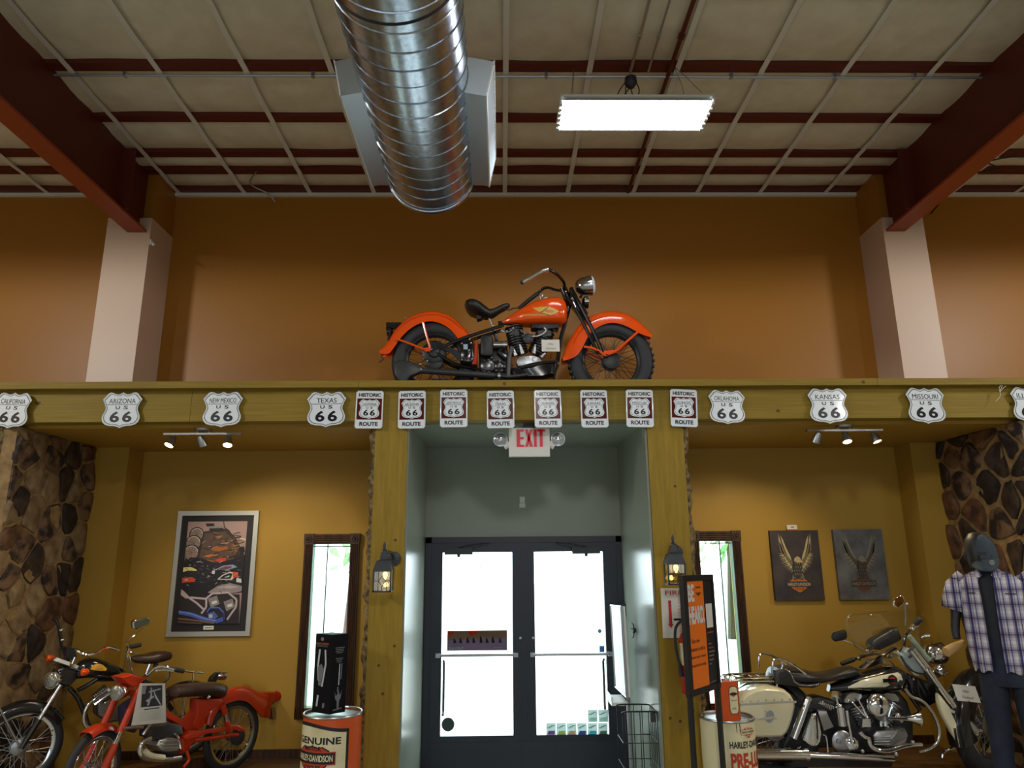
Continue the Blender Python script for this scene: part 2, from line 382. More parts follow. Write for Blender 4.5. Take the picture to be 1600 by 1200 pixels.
# alcoves
for nm, x0, x1 in (('left', -4.3, -1.0), ('right', 1.44, 4.75)):
    struct(MB().box((x0, YP+.14, 3.105), (x1, YB-.001, 3.32)).build('ceiling_alcove_'+nm, M_must, smooth=False))
struct(MB().box((-4.3, YP, 0), (-1.0, YB-.001, .178)).build('floor_alcove_left', M_deck, smooth=False))
struct(MB().box((1.44, YP, 0), (4.75, YB-.001, .234)).build('floor_alcove_right', M_deck, smooth=False))
struct(MB().box((-4.3, 7.10, .178), (-3.72, YB-.001, 3.105)).build('wall_alcove_left_pier', M_must, smooth=False))
struct(MB().box((4.15, 7.10, .234), (4.7, YB-.001, 3.105)).build('wall_alcove_right_pier', M_must, smooth=False))
struct(MB().box((-3.72, YB-.02, .178), (-1.0, YB-.001, .255)).build('baseboard_left', M_dkwood, smooth=False))
struct(MB().box((1.44, YB-.02, .234), (4.15, YB-.001, .31)).build('baseboard_right', M_dkwood, smooth=False))
# field stone walls: every stone is a piece of its own
def stone_wall(nm, X, face, y0, y1, z0, z1, nn, seed):
    rr = random.Random(seed)
    w = struct(MB().box((min(X, X-face*.2), y0, z0), (max(X, X-face*.2), y1, z1)).build(nm, M_mortar, smooth=False))
    pts = []
    tries = 0
    while len(pts) < nn and tries < 6000:
        tries += 1; p = (rr.uniform(y0, y1), rr.uniform(z0, z1)); mind = .235 if tries < 2500 else .15
        if all((p[0]-q[0])**2+(p[1]-q[1])**2 > mind**2 for q in pts): pts.append(p)
    for i, p in enumerate(pts):
        poly = [(y0, z0), (y1, z0), (y1, z1), (y0, z1)]
        for j, q in enumerate(pts):
            if i == j or (p[0]-q[0])**2+(p[1]-q[1])**2 > .8: continue
            mx, my = (p[0]+q[0])/2, (p[1]+q[1])/2; nx, ny = q[0]-p[0], q[1]-p[1]; L = math.hypot(nx, ny)
            off = .008 if face > 0 else .019
            f = lambda a: ((a[0]-mx)*nx+(a[1]-my)*ny)/L+off
            out = []
            for a, c in zip(poly, poly[1:]+poly[:1]):
                fa, fc = f(a), f(c)
                if fa <= 0: out.append(a)
                if fa*fc < 0: t = fa/(fa-fc); out.append((a[0]+(c[0]-a[0])*t, a[1]+(c[1]-a[1])*t))
            poly = out
            if len(poly) < 3: break
        if len(poly) < 3: continue
        # round the corners and roughen
        r = []
        for k in range(len(poly)):
            a, c = poly[k], poly[(k+1) % len(poly)]
            for t in (.18, .5, .82): r.append((a[0]+(c[0]-a[0])*t+rr.uniform(-.007, .007), a[1]+(c[1]-a[1])*t+rr.uniform(-.007, .007)))
        cx = sum(a[0] for a in r)/len(r); cy = sum(a[1] for a in r)/len(r); h = rr.uniform(.012, .03)
        tl = rr.uniform(-.12, .12); tm = rr.uniform(-.12, .12)
        rings = [[Vector((X+face*(hh+(hh > .01)*((a[0]-cx)*tl+(a[1]-cy)*tm+rr.uniform(-.004, .004))), cx+(a[0]-cx)*k, cy+(a[1]-cy)*k)) for a in r] for hh, k in ((-.01, 1), (h*.6, .97), (h, .82), (h*1.12, .4))]
        MB().loft(rings).build('stone', rr.choice([M_stone[k] for k in ((0, 1, 1, 1, 3, 3, 2, 4) if face > 0 else (0, 0, 2, 2, 3, 4, 4, 3))]), w, angle=30)
stone_wall('wall_left_stone', -4.05, 1, YP+.02, 7.12, .178, 3.105, 62, 3)
stone_wall('wall_right_stone', 4.43, -1, YP+.0, 7.12, .234, 3.105, 54, 5)
# ------------------------------------------------------------------ doors, windows, outside
y0, y1 = YB-.03, YB+.05
fr = thing('trim_door_frame', (.22, YB, 0), None, None, kind='structure')
for x0, x1, z0, z1 in ((DX0, DX0+.06, 0, 2.21), (DX1-.06, DX1, 0, 2.21), (DX0, DX1, 2.15, 2.21)):
    MB().box((x0, y0-.01, z0), (x1, y1, z1)).build('frame_bar', M_door, fr, smooth=False)
for k, (xa, xb, ga, gb, s) in enumerate(((-.7099, .2119, -.598, .102, 1), (.2121, 1.1559, .323, 1.02, -1))):
    d = thing('door_%d' % (k+1), ((xa+xb)/2, YB, 0), None, None, kind='structure')
    for nm, x0, x1, z0, z1 in (('stile', xa, ga, .012, 2.1499), ('stile', gb, xb, .012, 2.1499), ('top_rail', ga, gb, 2.058, 2.1499), ('bottom_rail', ga, gb, .012, .355)):
        MB().box((x0, y0, z0), (x1, y1-.02, z1)).build(nm, M_door, d, smooth=False)
    MB().box((ga-.002, y0+.02, .353), (gb+.002, y0+.028, 2.06)).build('glass_pane', M_gal, d, smooth=False)
    hb = MB().cyl((ga-.03, y0-.05, 1.085), (gb+.03, y0-.05, 1.085), .013)
    for x in (ga-.03, gb+.03): hb.box((x-.02, y0-.06, 1.065), (x+.02, y0, 1.105))
    hb.build('push_bar', M_steel, d)
    hx = ga+.02 if k == 0 else gb-.02
    MB().tube([(hx, y0+.06, 1.02), (hx, y0+.11, 1.0), (hx, y0+.11, .56), (hx, y0+.06, .53)], .013).build('pull_handle', mat('pull_handle_bronze', srgb(70, 34, 26), .4) if k else M_sat, d)
    cx = at(717 if k == 0 else 915, 860, y0).x
    c = MB().box((cx-.14, y0-.07, 2.035), (cx+.14, y0, 2.10)); c.cyl((cx, y0-.035, 2.035), (cx, y0-.035, 2.01), .016); cl = c.build('door_closer', M_iron, d, smooth=False)
    MB().tube([(cx, y0-.04, 2.10), (cx+s*.12, y0-.10, 2.125), (cx+s*.3, y0-.02, 2.145)], .009, 6).build('closer_arm', M_iron, cl)
    MB().box((xa+.02, y0-.004, .02), (xb-.02, y0, .30)).build('kick_plate', M_door, d, smooth=False)
    lk = at(813, 997, y0) if k == 0 else at(833, 997, y0)
    MB().lathe((lk.x, y0, lk.z), (0, -1, 0), [(0, .014), (.01, .013), (.012, .008)], 12).build('lock_cylinder', M_steel, d)
def sidelight(n, xa, xb, came_x, tint_left):
    w = thing('window_%d' % n, ((xa+xb)/2, YB, WZ0), None, None, kind='structure')
    xo0, xo1, zt = xa-.05, xb+.05, WZ1+.05
    yf = YB-.04
    for nm, x0, x1 in (('left_casing', xo0, xa+.04), ('right_casing', xb-.04, xo1)):
        c = MB().box((x0, yf, WZ0-.08), (x1, YB+.05, zt-.10)); 
        for q in (.2, .4, .6, .8): xx = x0+(x1-x0)*q; c.cyl((xx, yf, WZ0-.08), (xx, yf, zt-.10), .008, seg=6)
        c.build(nm, M_dkwood, w)
    c = MB().box((xo0+.09, yf, zt-.10), (xo1-.09, YB+.05, zt))
    for q in (.2, .4, .6, .8): zz = zt-.10+.1*q; c.cyl((xo0+.09, yf, zz), (xo1-.09, yf, zz), .007, seg=6)
    c.build('head_casing', M_dkwood, w)
    for xx in (xo0+.045, xo1-.045):
        rb = MB().box((xx-.048, yf-.012, zt-.102), (xx+.048, YB+.05, zt+.004)).build('corner_block', M_dkwood, w, smooth=False)
        MB().torus((xx, yf-.014, zt-.05), (0, 1, 0), .028, .008, 20, 6).ball((xx, yf-.012, zt-.05), .014, 8, 6).build('rosette', M_dkwood, rb)
    MB().box((xo0, yf, WZ0-.08), (xo1, YB+.05, WZ0+.02)).build('sill_casing', M_dkwood, w, smooth=False)
    a, bb = (xa+.04, xb-.04)
    MB().box((a, YB+.03, WZ0), (came_x, YB+.036, WZ1-.045)).build('glass_pane', M_galt if tint_left else M_gal, w, smooth=False)
    MB().box((came_x, YB+.03, WZ0), (bb, YB+.036, WZ1-.045)).build('glass_pane', M_gal if tint_left else M_galt, w, smooth=False)
    MB().box((came_x-.005, YB+.025, WZ0), (came_x+.005, YB+.04, WZ1)).box((a, YB+.025, WZ1-.075), (bb, YB+.04, WZ1-.065)).build('lead_came', M_sat, w, smooth=False)
sidelight(1, W1[0], W1[1], -1.77, True); sidelight(2, W2[0], W2[1], 2.23, False)
struct(MB().box((-30, YB+.25, -.12), (30, 60, -.04)).build('ground_outside', M_extgr, smooth=False))
def tree(x, y, h, r, seed, label):
    rr = random.Random(seed); t = thing('tree', (x, y, -.04), label, 'tree', 'trees outside the entrance')
    MB().tube([(x, y, -.04), (x+.1, y, h*.3), (x, y+.1, h*.6)], [.16, .12, .06], 8).build('trunk', M_dkwood, t)
    b = MB()
    for i in range(420):
        d = Vector((rr.gauss(0, 1), rr.gauss(0, 1), rr.gauss(0, 1))).normalized()*r*rr.uniform(.35, 1); c = Vector((x, y, h*.68))+Vector((d.x, d.y, d.z*1.2))
        a = Vector((rr.gauss(0, 1), rr.gauss(0, 1), rr.gauss(0, 1))).normalized(); e = a.orthogonal().normalized(); s = rr.uniform(.12, .28)
        b.add([c-a*s, c+e*s*.5, c+a*s, c-e*s*.5], [(0, 1, 2, 3)])
    o = b.build('foliage', M_leaf, t, smooth=False, recalc=False); o['kind'] = 'stuff'
tree(-3.6, 17.5, 6, 2.1, 1, 'green leafy tree outside, seen through the left narrow window')
tree(5.9, 19, 6.5, 2.3, 2, 'green leafy tree outside, seen through the right narrow window')
# ------------------------------------------------------------------ spiral duct with its two side registers
DXC = -.525; DZC = 4.86; DR = .33; DY1 = 4.9
du = thing('spiral_duct', (DXC, 1.5, DZC-DR), 'large round galvanised spiral duct hanging under the ceiling', 'air duct')
MB().lathe((DXC, .2, DZC), (0, 1, 0), [(0, DR), (DY1-.2, DR), (DY1-.2, DR-.012), (0, DR-.012)], 72).build('duct_shell', M_galv, du, angle=50)
pitch = .14
b = MB(); n = 36*34; pts = [(DXC+(DR+.001)*cos(2*pi*i/36), .25+pitch*i/36, DZC+(DR+.001)*sin(2*pi*i/36)) for i in range(n+1)]
pts = [p for p in pts if p[1] < DY1-.02]
b.tube(pts, .0055, 4); b.build('spiral_seam', M_galv, du)
MB().torus((DXC, 2.95, DZC), (0, 1, 0), DR+.002, .006, 60, 6).build('joint_band', M_sat, du)
MB().lathe((DXC, DY1-.035, DZC), (0, 1, 0), [(0, DR), (.004, DR+.008), (.035, DR+.008), (.035, DR-.012)], 60).build('end_band', M_galv, du)
for s in (-1, 1):
    ya, yb, ph = 3.78, 4.86, .20
    o_ = Vector((s*cos(ph), 0, -sin(ph))); d_ = Vector((-s*sin(ph), 0, -cos(ph))); c_ = Vector((DXC, (ya+yb)/2, DZC)); L_ = Vector((0, yb-ya, 0))
    h0, h1, r0, r1 = -.21, .04, .22, .455; hm, hh = (h0+h1)/2, h1-h0
    rg = MB().obox(c_+o_*((r0+r1)/2)+d_*hm, o_*(r1-r0), L_, d_*hh).build('register_box', M_galvb, du, smooth=False)
    b = MB()
    for q, w_, l_ in ((h0+.012, .026, 1.02), (h1-.012, .026, 1.02)): b.obox(c_+o_*(r1+.004)+d_*q, o_*.008, L_*l_, d_*w_)
    for q in (ya+.012, (ya+yb)/2, yb-.012): b.obox(Vector((DXC, q, DZC))+o_*(r1+.004)+d_*hm, o_*.008, (0, .026, 0), d_*hh)
    b.build('register_rim', M_white, rg, smooth=False)
    b = MB()
    for i in range(30):
        y = ya+.04+i*(yb-ya-.08)/29; b.obox(Vector((DXC, y, DZC))+o_*(r1+.003)+d_*hm, o_*.010+Vector((0, .01, 0)), (0, .004, 0), d_*(hh-.04))
    g = b.build('louvre_blades', M_galvb, rg, smooth=False); g['kind'] = 'stuff'
for y in (2.2, 4.3):
    for s in (-1, 1): MB().cyl((DXC+s*.25, y, DZC+.2), (DXC+s*.25, y, ZC), .004, seg=6).build('hanger_rod', M_galvb, du)
# ------------------------------------------------------------------ ceiling fixture in view
FX, FY, FZ = 1.06, 4.97, 5.40
fx = thing('high_bay_fixture', (FX, FY, FZ), 'bright six tube fluorescent fixture hanging below the ceiling', 'ceiling light')
MB().box((FX-.60, FY-.205, FZ+.045), (FX+.60, FY+.205, FZ+.06)).box((FX-.60, FY-.205, FZ+.01), (FX-.585, FY+.205, FZ+.05)).box((FX+.585, FY-.205, FZ+.01), (FX+.60, FY+.205, FZ+.05)).build('housing', M_white, fx, smooth=False)
for i in range(6):
    y = FY-.165+i*.066
    MB().cyl((FX-.575, y, FZ+.012), (FX+.575, y, FZ+.012), .012, seg=10).build('fluorescent_tube', M_tube, fx)
    MB().add([(FX+sx*.58, y+dy, z) for sx in (-1, 1) for dy, z in ((-.037, FZ+.012), (-.02, FZ+.035), (.02, FZ+.035), (.037, FZ+.012))], [(0, 1, 5, 4), (1, 2, 6, 5), (2, 3, 7, 6)]).build('reflector_trough', M_refl, fx, smooth=False, recalc=False)
    for sx in (-1, 1): MB().box((FX+sx*.59-.012, y-.016, FZ-.006), (FX+sx*.59+.012, y+.016, FZ+.03)).build('lamp_holder', M_white, fx, smooth=False)
for sx in (-.5, .5):
    for sy in (-.2, .2): MB().tube([(FX+sx, FY+sy, FZ+.08), (FX+sx*.92, FY+.1+sy*.3, FZ+.4), (FX+sx*.86, 5.22, ZC-.01)], .003, 5).build('hanging_wire', M_steel, fx)
# junction box, its cables, and the conduits under the ceiling
p = at_z(985, 118, ZC-.03)
jb = MB().lathe((p.x, p.y-.0, ZC-.056), (0, 0, -1), [(0, .05), (.05, .055), (.09, .03), (.1, .01)], 12)
for i in range(5): jb.tube(smooth_path([(p.x+.05*cos(i*2), p.y+.03, ZC-.06), (p.x+.12*cos(i+1), p.y-.02, ZC-.2-.03*i), (p.x+.02+.04*i, p.y-.04, ZC-.3-.02*i)], 5), .005, 5)
tag(jb.build('junction_box', M_iron), 'dark junction box with loose cables above the bright ceiling fixture', 'junction box')
a = at_z(93, 119, ZC-.05); c = at_z(1531, 123, ZC-.05)
pb = MB().cyl((-3.8, a.y, ZC-.04), (4.2, c.y, ZC-.04), .011, seg=8)
for x in (-3.2, -1.6, .4, 2.0, 2.9, 3.6): pb.box((x-.012, a.y-.02, ZC-.055), (x+.012, a.y+.02, ZC-.008))
tag(pb.build('conduit', M_galvb), 'thin grey conduit running across the ceiling from steel rafter to steel rafter', 'conduit')
for u0, u1, m, r, lab in ((1012, 986, M_galvb, .013, 'grey conduit on the ceiling ending at the junction box'), (1046, 1012, M_galvb, .010, 'thin grey conduit on the ceiling beside the dark red pipe'), (1082, 1046, M_red, .019, 'dark red sprinkler pipe on the ceiling above the bright fixture')):
    p0 = at_z(u0, 4, ZC-.04); p1 = at_z(u1, 113, ZC-.04); x = (p0.x+p1.x)/2
    cb = MB().cyl((x, -2, ZC-.04), (x, p1.y if m is not M_red else 7.3, ZC-.04), r, seg=8); cb.lathe((x, 4.8, ZC-.04), (0, 1, 0), [(0, r*1.05), (.0, r*1.5), (.04, r*1.5), (.04, r*1.05)], 8)
    tag(cb.build('ceiling_pipe' if m is M_red else 'conduit', m), lab, 'pipe' if m is M_red else 'conduit')
p0, p1 = at_z(1505, 278, 5.9), at_z(1612, 241, 5.9)
tag(MB().tube(smooth_path([(p0.x, YB-.02, 5.80), tuple(p0), tuple(p0.lerp(p1, .5)-Vector((0, 0, .03))), tuple(p1), (9.5, p1.y-.6, 5.95)], 6), .008, 6).build('ceiling_cable', M_sat), 'dark cable strung across the right bay beyond the steel rafter', 'cable')
p0 = at(432, 268, 7.3)
tag(MB().tube(smooth_path([(at_z(400, 268, ZC-.02).x, 6.9, ZC-.02), (-2.75, 7.1, ZC-.05), (-2.62, 7.3, ZC-.06), (-2.56, 7.38, 5.95)], 6), .008, 6).build('ceiling_cable', M_galvb), 'short grey cable bending down at the top of the brown wall', 'cable')
p = at_x(238, 379, -3.66)
sc = thing('wall_bracket', (-3.68, p.y, p.z), 'small white bracket on the side of the left painted column', 'bracket')
MB().box((-3.68, p.y-.02, p.z-.03), (-3.665, p.y+.02, p.z+.03)).build('back_plate', M_white, sc, smooth=False)
MB().cyl((-3.665, p.y, p.z), (-3.63, p.y-.03, p.z-.03), .012, seg=8).ball((-3.63, p.y-.03, p.z-.035), .018, 8, 6).build('arm', M_white, sc)
# ------------------------------------------------------------------ route signs along the beam
SH = [(0, 1.0), (.10, .965), (.22, .94), (.36, .95), (.50, .985), (.62, 1.0), (.74, .965), (.98, .80), (.88, .70), (.80, .58), (.80, .50), (.86, .42), (.93, .33), (.94, .25), (.88, .155), (.74, .085), (.52, .05), (.28, .045), (.12, .02), (0, -.01)]
def shield_pts(cx, cz, w, h, k=1):
    P = [(x, z) for x, z in SH]+[(-x, z) for x, z in SH[-2:0:-1]]
    return [(cx+x*w/2*k, cz+(z-.5)*h*k) for x, z in P]
def sign_frame(u, v, Y, roll, lean=0):
    c = at(u, v, Y); ux = Vector((cos(roll), lean, -sin(roll))).normalized(); uz = Vector((sin(roll), 0, cos(roll)))
    return c, ux, uz, ux.cross(uz).normalized()*1.0
def put(c, ux, uz, n, pts, d): return [c+ux*x+uz*z+n*d for x, z in pts]
def ring_outline(mb, c, ux, uz, n, po, pi_, d, mi=0):
    A, B = put(c, ux, uz, n, po, d), put(c, ux, uz, n, pi_, d); k = len(A)
    mb.add(A+B, [(i, (i+1) % k, k+(i+1) % k, k+i) for i in range(k)], mi)
def shield_marks(mb, c, ux, uz, n, w, h, state, d, cz=0, thin=1):
    ring_outline(mb, c, ux, uz, n, shield_pts(0, cz, w, h, .915), shield_pts(0, cz, w, h, .885), d)
    mb.add(put(c, ux, uz, n, [(-w*.37, cz+h*.157), (w*.37, cz+h*.157), (w*.37, cz+h*.145), (-w*.37, cz+h*.145)], d), [(0, 1, 2, 3)])
    tw = min(w*.66, w*.10*len(state))
    mb.text(state, c+uz*(cz+h*.25)+n*d, ux, uz, h*.135, tw)
    mb.text('U', c+ux*(-w*.10)+uz*(cz+h*.065)+n*d, ux, uz, h*.095, w*.105, bold=.02); mb.text('S', c+ux*(w*.10)+uz*(cz+h*.065)+n*d, ux, uz, h*.10, w*.105, bold=.02)
    for s in (-1, 1): mb.text('6', c+ux*(s*w*.155)+uz*(cz-h*.195)+n*d, ux, uz, h*.31, w*.235, bold=.03)
for i, (st, u, v, roll, w) in enumerate((('CALIFORNIA', 18, 641, .06, .335), ('ARIZONA', 190, 640.5, -.01, .335), ('NEW MEXICO', 347.5, 639.5, -.01, .335), ('TEXAS', 510, 639.5, -.02, .335),
                          ('OKLAHOMA', 1136, 636, .03, .325), ('KANSAS', 1294, 634, .01, .34), ('MISSOURI', 1447, 633.5, .015, .345), ('ILLINOIS', 1611, 632, .02, .34))):
    c, ux, uz, n = sign_frame(u, v, YP-.03, roll, (-.10, 0, .03, .02, .05, -.03, .04, 0)[i]); n = -n if n.y > 0 else n; h = w*.90
    nm = st.title()
    t = thing('route_shield_sign', c, 'white enamel highway shield lettered %s on the wooden beam' % nm, 'sign', 'white shield signs along the beam')
    MB().prism(put(c, ux, uz, n, shield_pts(0, 0, w, h), -.002), n*.003).build('shield_plate', M_sign, t, smooth=False)
    P = put(c, ux, uz, n, shield_pts(0, 0, w, h, .975), .001); MB().tube(P, .0035, 5, closed=True).build('raised_rim', M_sign, t)
    b = MB(); shield_marks(b, c, ux, uz, n, w, h, st, .0022); b.build('lettering', M_signbk, t, smooth=False, recalc=False)
for i, (st, u, v, roll) in enumerate((('CALIFORNIA', 577, 640, .01), ('ARIZONA', 643.5, 640, -.005), ('NEW MEXICO', 709, 638, -.01), ('TEXAS', 782, 639.5, -.01), ('OKLAHOMA', 856, 638.5, -.015), ('KANSAS', 928.5, 638.5, -.01), ('MISSOURI', 999.5, 638, .02), ('ILLINOIS', 1068.5, 637.5, .04))):
    c, ux, uz, n = sign_frame(u, v, YP-.035, roll, (.02, -.03, .03, -.02, .06, .05, -.02, .03)[i]); n = -n if n.y > 0 else n; w, h = .225, .318
    t = thing('historic_route_sign', c, 'small brown and white Historic Route sign with %s on its shield' % st.title(), 'sign', 'brown and white historic route signs on the beam')
    q = .012; R = [(-w/2+q, -h/2), (w/2-q, -h/2), (w/2, -h/2+q), (w/2, h/2-q), (w/2-q, h/2), (-w/2+q, h/2), (-w/2, h/2-q), (-w/2, -h/2+q)]
    MB().prism(put(c, ux, uz, n, R, -.002), n*.003).build('plate', M_sign, t, smooth=False)
    MB().tube(put(c, ux, uz, n, R, .001), .003, 5, closed=True).build('raised_rim', M_sign, t)
    MB().poly(put(c, ux, uz, n, [(-w*.46, -h*.27), (w*.46, -h*.27), (w*.46, h*.30), (-w*.46, h*.30)], .0018)).build('brown_field', M_signbr, t, smooth=False, recalc=False)
    MB().poly(put(c, ux, uz, n, shield_pts(0, h*.015, w*.80, h*.52), .0026)).build('shield', M_sign, t, smooth=False, recalc=False)
    b = MB(); shield_marks(b, c, ux, uz, n, w*.80, h*.52, st, .0034, cz=h*.015)
    b.text('HISTORIC', c+uz*(h*.395)+n*.0034, ux, uz, h*.10, w*.82, bold=.03); b.text('ROUTE', c+uz*(-h*.385)+n*.0034, ux, uz, h*.11, w*.68, bold=.03)
    b.build('lettering', M_signbk, t, smooth=False, recalc=False)
p = [at(u, v, YP-.06) for u, v in ((1556, 627), (1563, 618), (1561, 606), (1566, 602), (1562, 612), (1568, 606), (1572, 603))]
tag(MB().tube(smooth_path(p, 5), .0022, 5).build('dangling_string', M_paper), 'curly white string dangling on the beam near the Missouri shield', 'string')
# ------------------------------------------------------------------ exit sign
c = at(827, 690, 6.02)
ex = thing('exit_sign', c, 'white exit sign with red letters under the beam', 'exit sign')
X0, X1, z0, z1 = c.x-.175, c.x+.175, c.z-.125, c.z+.118
MB().box((X0, 6.02, z0), (X1, 6.08, z1)).build('sign_body', M_white, ex, smooth=False)
b = MB()
zt, zb = c.z+.105, c.z-.045
def bars(L):
    for q in L: b.prism([(x, 6.018, z) for x, z in q], (0, -.004, 0))
s = .030
def rect(x0, z0_, x1, z1_): return [(x0, z0_), (x1, z0_), (x1, z1_), (x0, z1_)]
e0 = c.x-.108
bars([rect(e0, zb, e0+s, zt)]+[rect(e0+s, z-.009, e0+.062, z+.009) for z in (zb+.009, (zb+zt)/2, zt-.009)])
x0 = c.x-.036; bars([[(x0, zb), (x0+s*.8, zb), (x0+.066, zt), (x0+.066-s*.8, zt)], [(x0+.066-s*.8, zb), (x0+.066, zb), (x0+s*.8, zt), (x0, zt)]])
bars([rect(c.x+.040, zb, c.x+.040+s*.8, zt)])
bars([rect(c.x+.090, zb, c.x+.090+s*.8, zt), rect(c.x+.070, zt-.018, c.x+.134, zt)])
b.build('exit_lettering', M_exit, ex, smooth=False)
MB().box((c.x-.05, 6.03, z1), (c.x+.05, 6.07, 3.13)).build('mount', M_iron, ex, smooth=False)
for sx in (-1, 1):
    lx = c.x+sx*.247
    MB().tube([(c.x+sx*.17, 6.05, c.z-.01), (lx-sx*.03, 6.05, c.z-.04)], .03, 10).build('lamp_arm', M_white, ex)
    hd = MB().lathe((lx, 6.06, c.z+.022), (0, -1, 0), [(-.03, .02), (-.01, .055), (.03, .063), (.034, .06), (.034, .01)], 20).build('emergency_lamp', M_galvb, ex)
    MB().lathe((lx, 6.025, c.z+.022), (0, -1, 0), [(0, .057), (.016, .052), (.028, .03), (.03, .004)], 20).build('lens', glass('frosted_lens', (.8, .8, .8), .3, .15), hd)
    MB().lathe((lx, 6.03, c.z+.022), (0, -1, 0), [(0, .02), (.012, .01)], 10).build('bulb', M_refl, hd)
# ------------------------------------------------------------------ track lights in the alcoves
def track(u0, u1, v, spots, lab):
    y = 6.1; a, c = at(u0, v, y), at(u1, v, y); z = 3.062
    t = thing('track_light', ((a.x+c.x)/2, y, 3.105), lab, 'track light', 'track lights in the alcoves'); cx = (a.x+c.x)/2
    MB().lathe((cx, y, 3.105), (0, 0, -1), [(0, .075), (.018, .07), (.022, .02)], 20).build('ceiling_canopy', M_steel, t)
    for s in (-.05, .05): MB().cyl((cx+s, y, 3.095), (cx+s, y, z), .006, seg=8).build('stem', M_steel, t)
    MB().box((a.x, y-.016, z-.008), (c.x, y+.016, z+.008)).build('track_bar', M_steel, t, smooth=False)
    for u, d, lit in spots:
        x = at(u, v, y).x; d = Vector(d).normalized()
        hd = MB().cyl((x, y, z), (x, y, z-.03), .006, seg=8)
        o = Vector((x, y, z-.055))-d*.045
        h_ = hd.lathe(o, d, [(0, .012), (.004, .022), (.04, .034), (.095, .040), (.098, .037), (.05, .03)], 20).build('spot_head', M_steel, t)
        MB().lathe(o+d*.068, d, [(0, .032), (.020, .036), (.024, .03), (.026, .004)], 16).build('lens', M_spot, h_)
        if lit:
            l = bpy.data.lights.new('track_lamp', 'SPOT'); l.energy = lit; l.color = (1, .78, .45); l.spot_size = radians(118); l.spot_blend = .7; l.shadow_soft_size = .035
            lo = bpy.data.objects.new('track_lamp', l); lo.location = o+d*.11; lo.rotation_euler = d.to_track_quat('-Z', 'Y').to_euler(); COL.objects.link(lo)
track(257, 378, 674, ((270, (-.25, -.5, -1), 26), (316, (.3, .55, -1), 42), (358, (.1, -.45, -1), 20)), 'three headed track light on the alcove ceiling above the framed poster')
track(1260, 1378, 671, ((1276, (-.3, .5, -1), 42), (1320, (0, -.4, -1), 26), (1365, (.25, -.3, -1), 26)), 'three headed track light on the alcove ceiling above the two eagle canvases')
# ------------------------------------------------------------------ lanterns on the posts
def lantern(cx, lab, dz=0):
    y = 5.755; t = thing('wall_lantern', (cx, YP, 1.75), lab, 'lantern', 'grey wall lanterns on the posts'); w = .066
    MB().lathe((cx+.055, YP, 2.0), (0, -1, 0), [(0, .058), (.012, .055), (.02, .035)], 20).build('wall_plate', M_iron, t)
    MB().tube(smooth_path([(cx+.055, YP-.015, 2.0), (cx+.045, YP-.06, 2.045), (cx+.01, y, 2.055), (cx, y, 2.03)], 5), .012, 8).build('arm', M_iron, t)
    MB().lathe((cx, y, 2.06), (0, 0, 1), [(0, .014), (.012, .016), (.02, .008), (.045, .011), (.06, .007), (.075, .002)], 10).build('finial', M_iron, t)
    f = lambda k, z: [(cx-w*k, y-w*k, z), (cx+w*k, y-w*k, z), (cx+w*k, y+w*k, z), (cx-w*k, y+w*k, z)]
    MB().loft([[Vector(p) for p in f(k, z)] for k, z in ((1.12, 1.905), (1.1, 1.918), (.78, 1.985), (.40, 1.998), (.42, 2.02), (.28, 2.055))]).build('roof', M_iron, t, angle=20)
    for sx in (-1, 1):
        for sy in (-1, 1): MB().box((cx+sx*w-.006, y+sy*w-.006, 1.755), (cx+sx*w+.006, y+sy*w+.006, 1.908)).build('corner_bar', M_iron, t, smooth=False)
    MB().box((cx-w-.006, y-w-.006, 1.75), (cx+w+.006, y+w+.006, 1.764)).build('base_plate', M_iron, t, smooth=False)
    for a, c in (((-w, -w), (w, -w+.002)), ((-w, w-.002), (w, w)), ((-w, -w), (-w+.002, w)), ((w-.002, -w), (w, w))):
        MB().box((cx+a[0], y+a[1], 1.764), (cx+c[0], y+c[1], 1.905)).build('glass_pane', M_lamp, t, smooth=False)
    b = MB()
    for s in ((-.03, 1.905, -.03, 1.764), (.034, 1.82, .034, 1.764), (0, 1.80, 0, 1.764), (-w, 1.835, -.028, 1.835), (.028, 1.835, w, 1.835), (-.028, 1.835, 0, 1.875), (0, 1.875, .028, 1.835), (.028, 1.835, 0, 1.795), (0, 1.795, -.028, 1.835)):
        b.cyl((cx+s[0], y-w-.003, s[1]), (cx+s[2], y-w-.003, s[3]), .002, seg=5)
    b.build('lead_came', M_sat, t)
    MB().lathe((cx+.012, y, 1.902), (0, 0, -1), [(0, .012), (.015, .02), (.04, .016), (.06, .004)], 10).build('flame_bulb', M_bulb, t)
    for o_ in t.children_recursive: o_.data.transform(Matrix.Translation((0, 0, dz)))
    l = bpy.data.lights.new('lantern_lamp', 'POINT'); l.energy = .3; l.color = (1, .83, .5); l.shadow_soft_size = .02
    lo = bpy.data.objects.new('lantern_lamp', l); lo.location = (cx, y, 1.80+dz); COL.objects.link(lo)
lantern(-.925, 'grey iron wall lantern on the left wooden post')
lantern(at(1054, 890, 5.755).x, 'grey iron wall lantern on the right wooden post above the fire sign', .035)
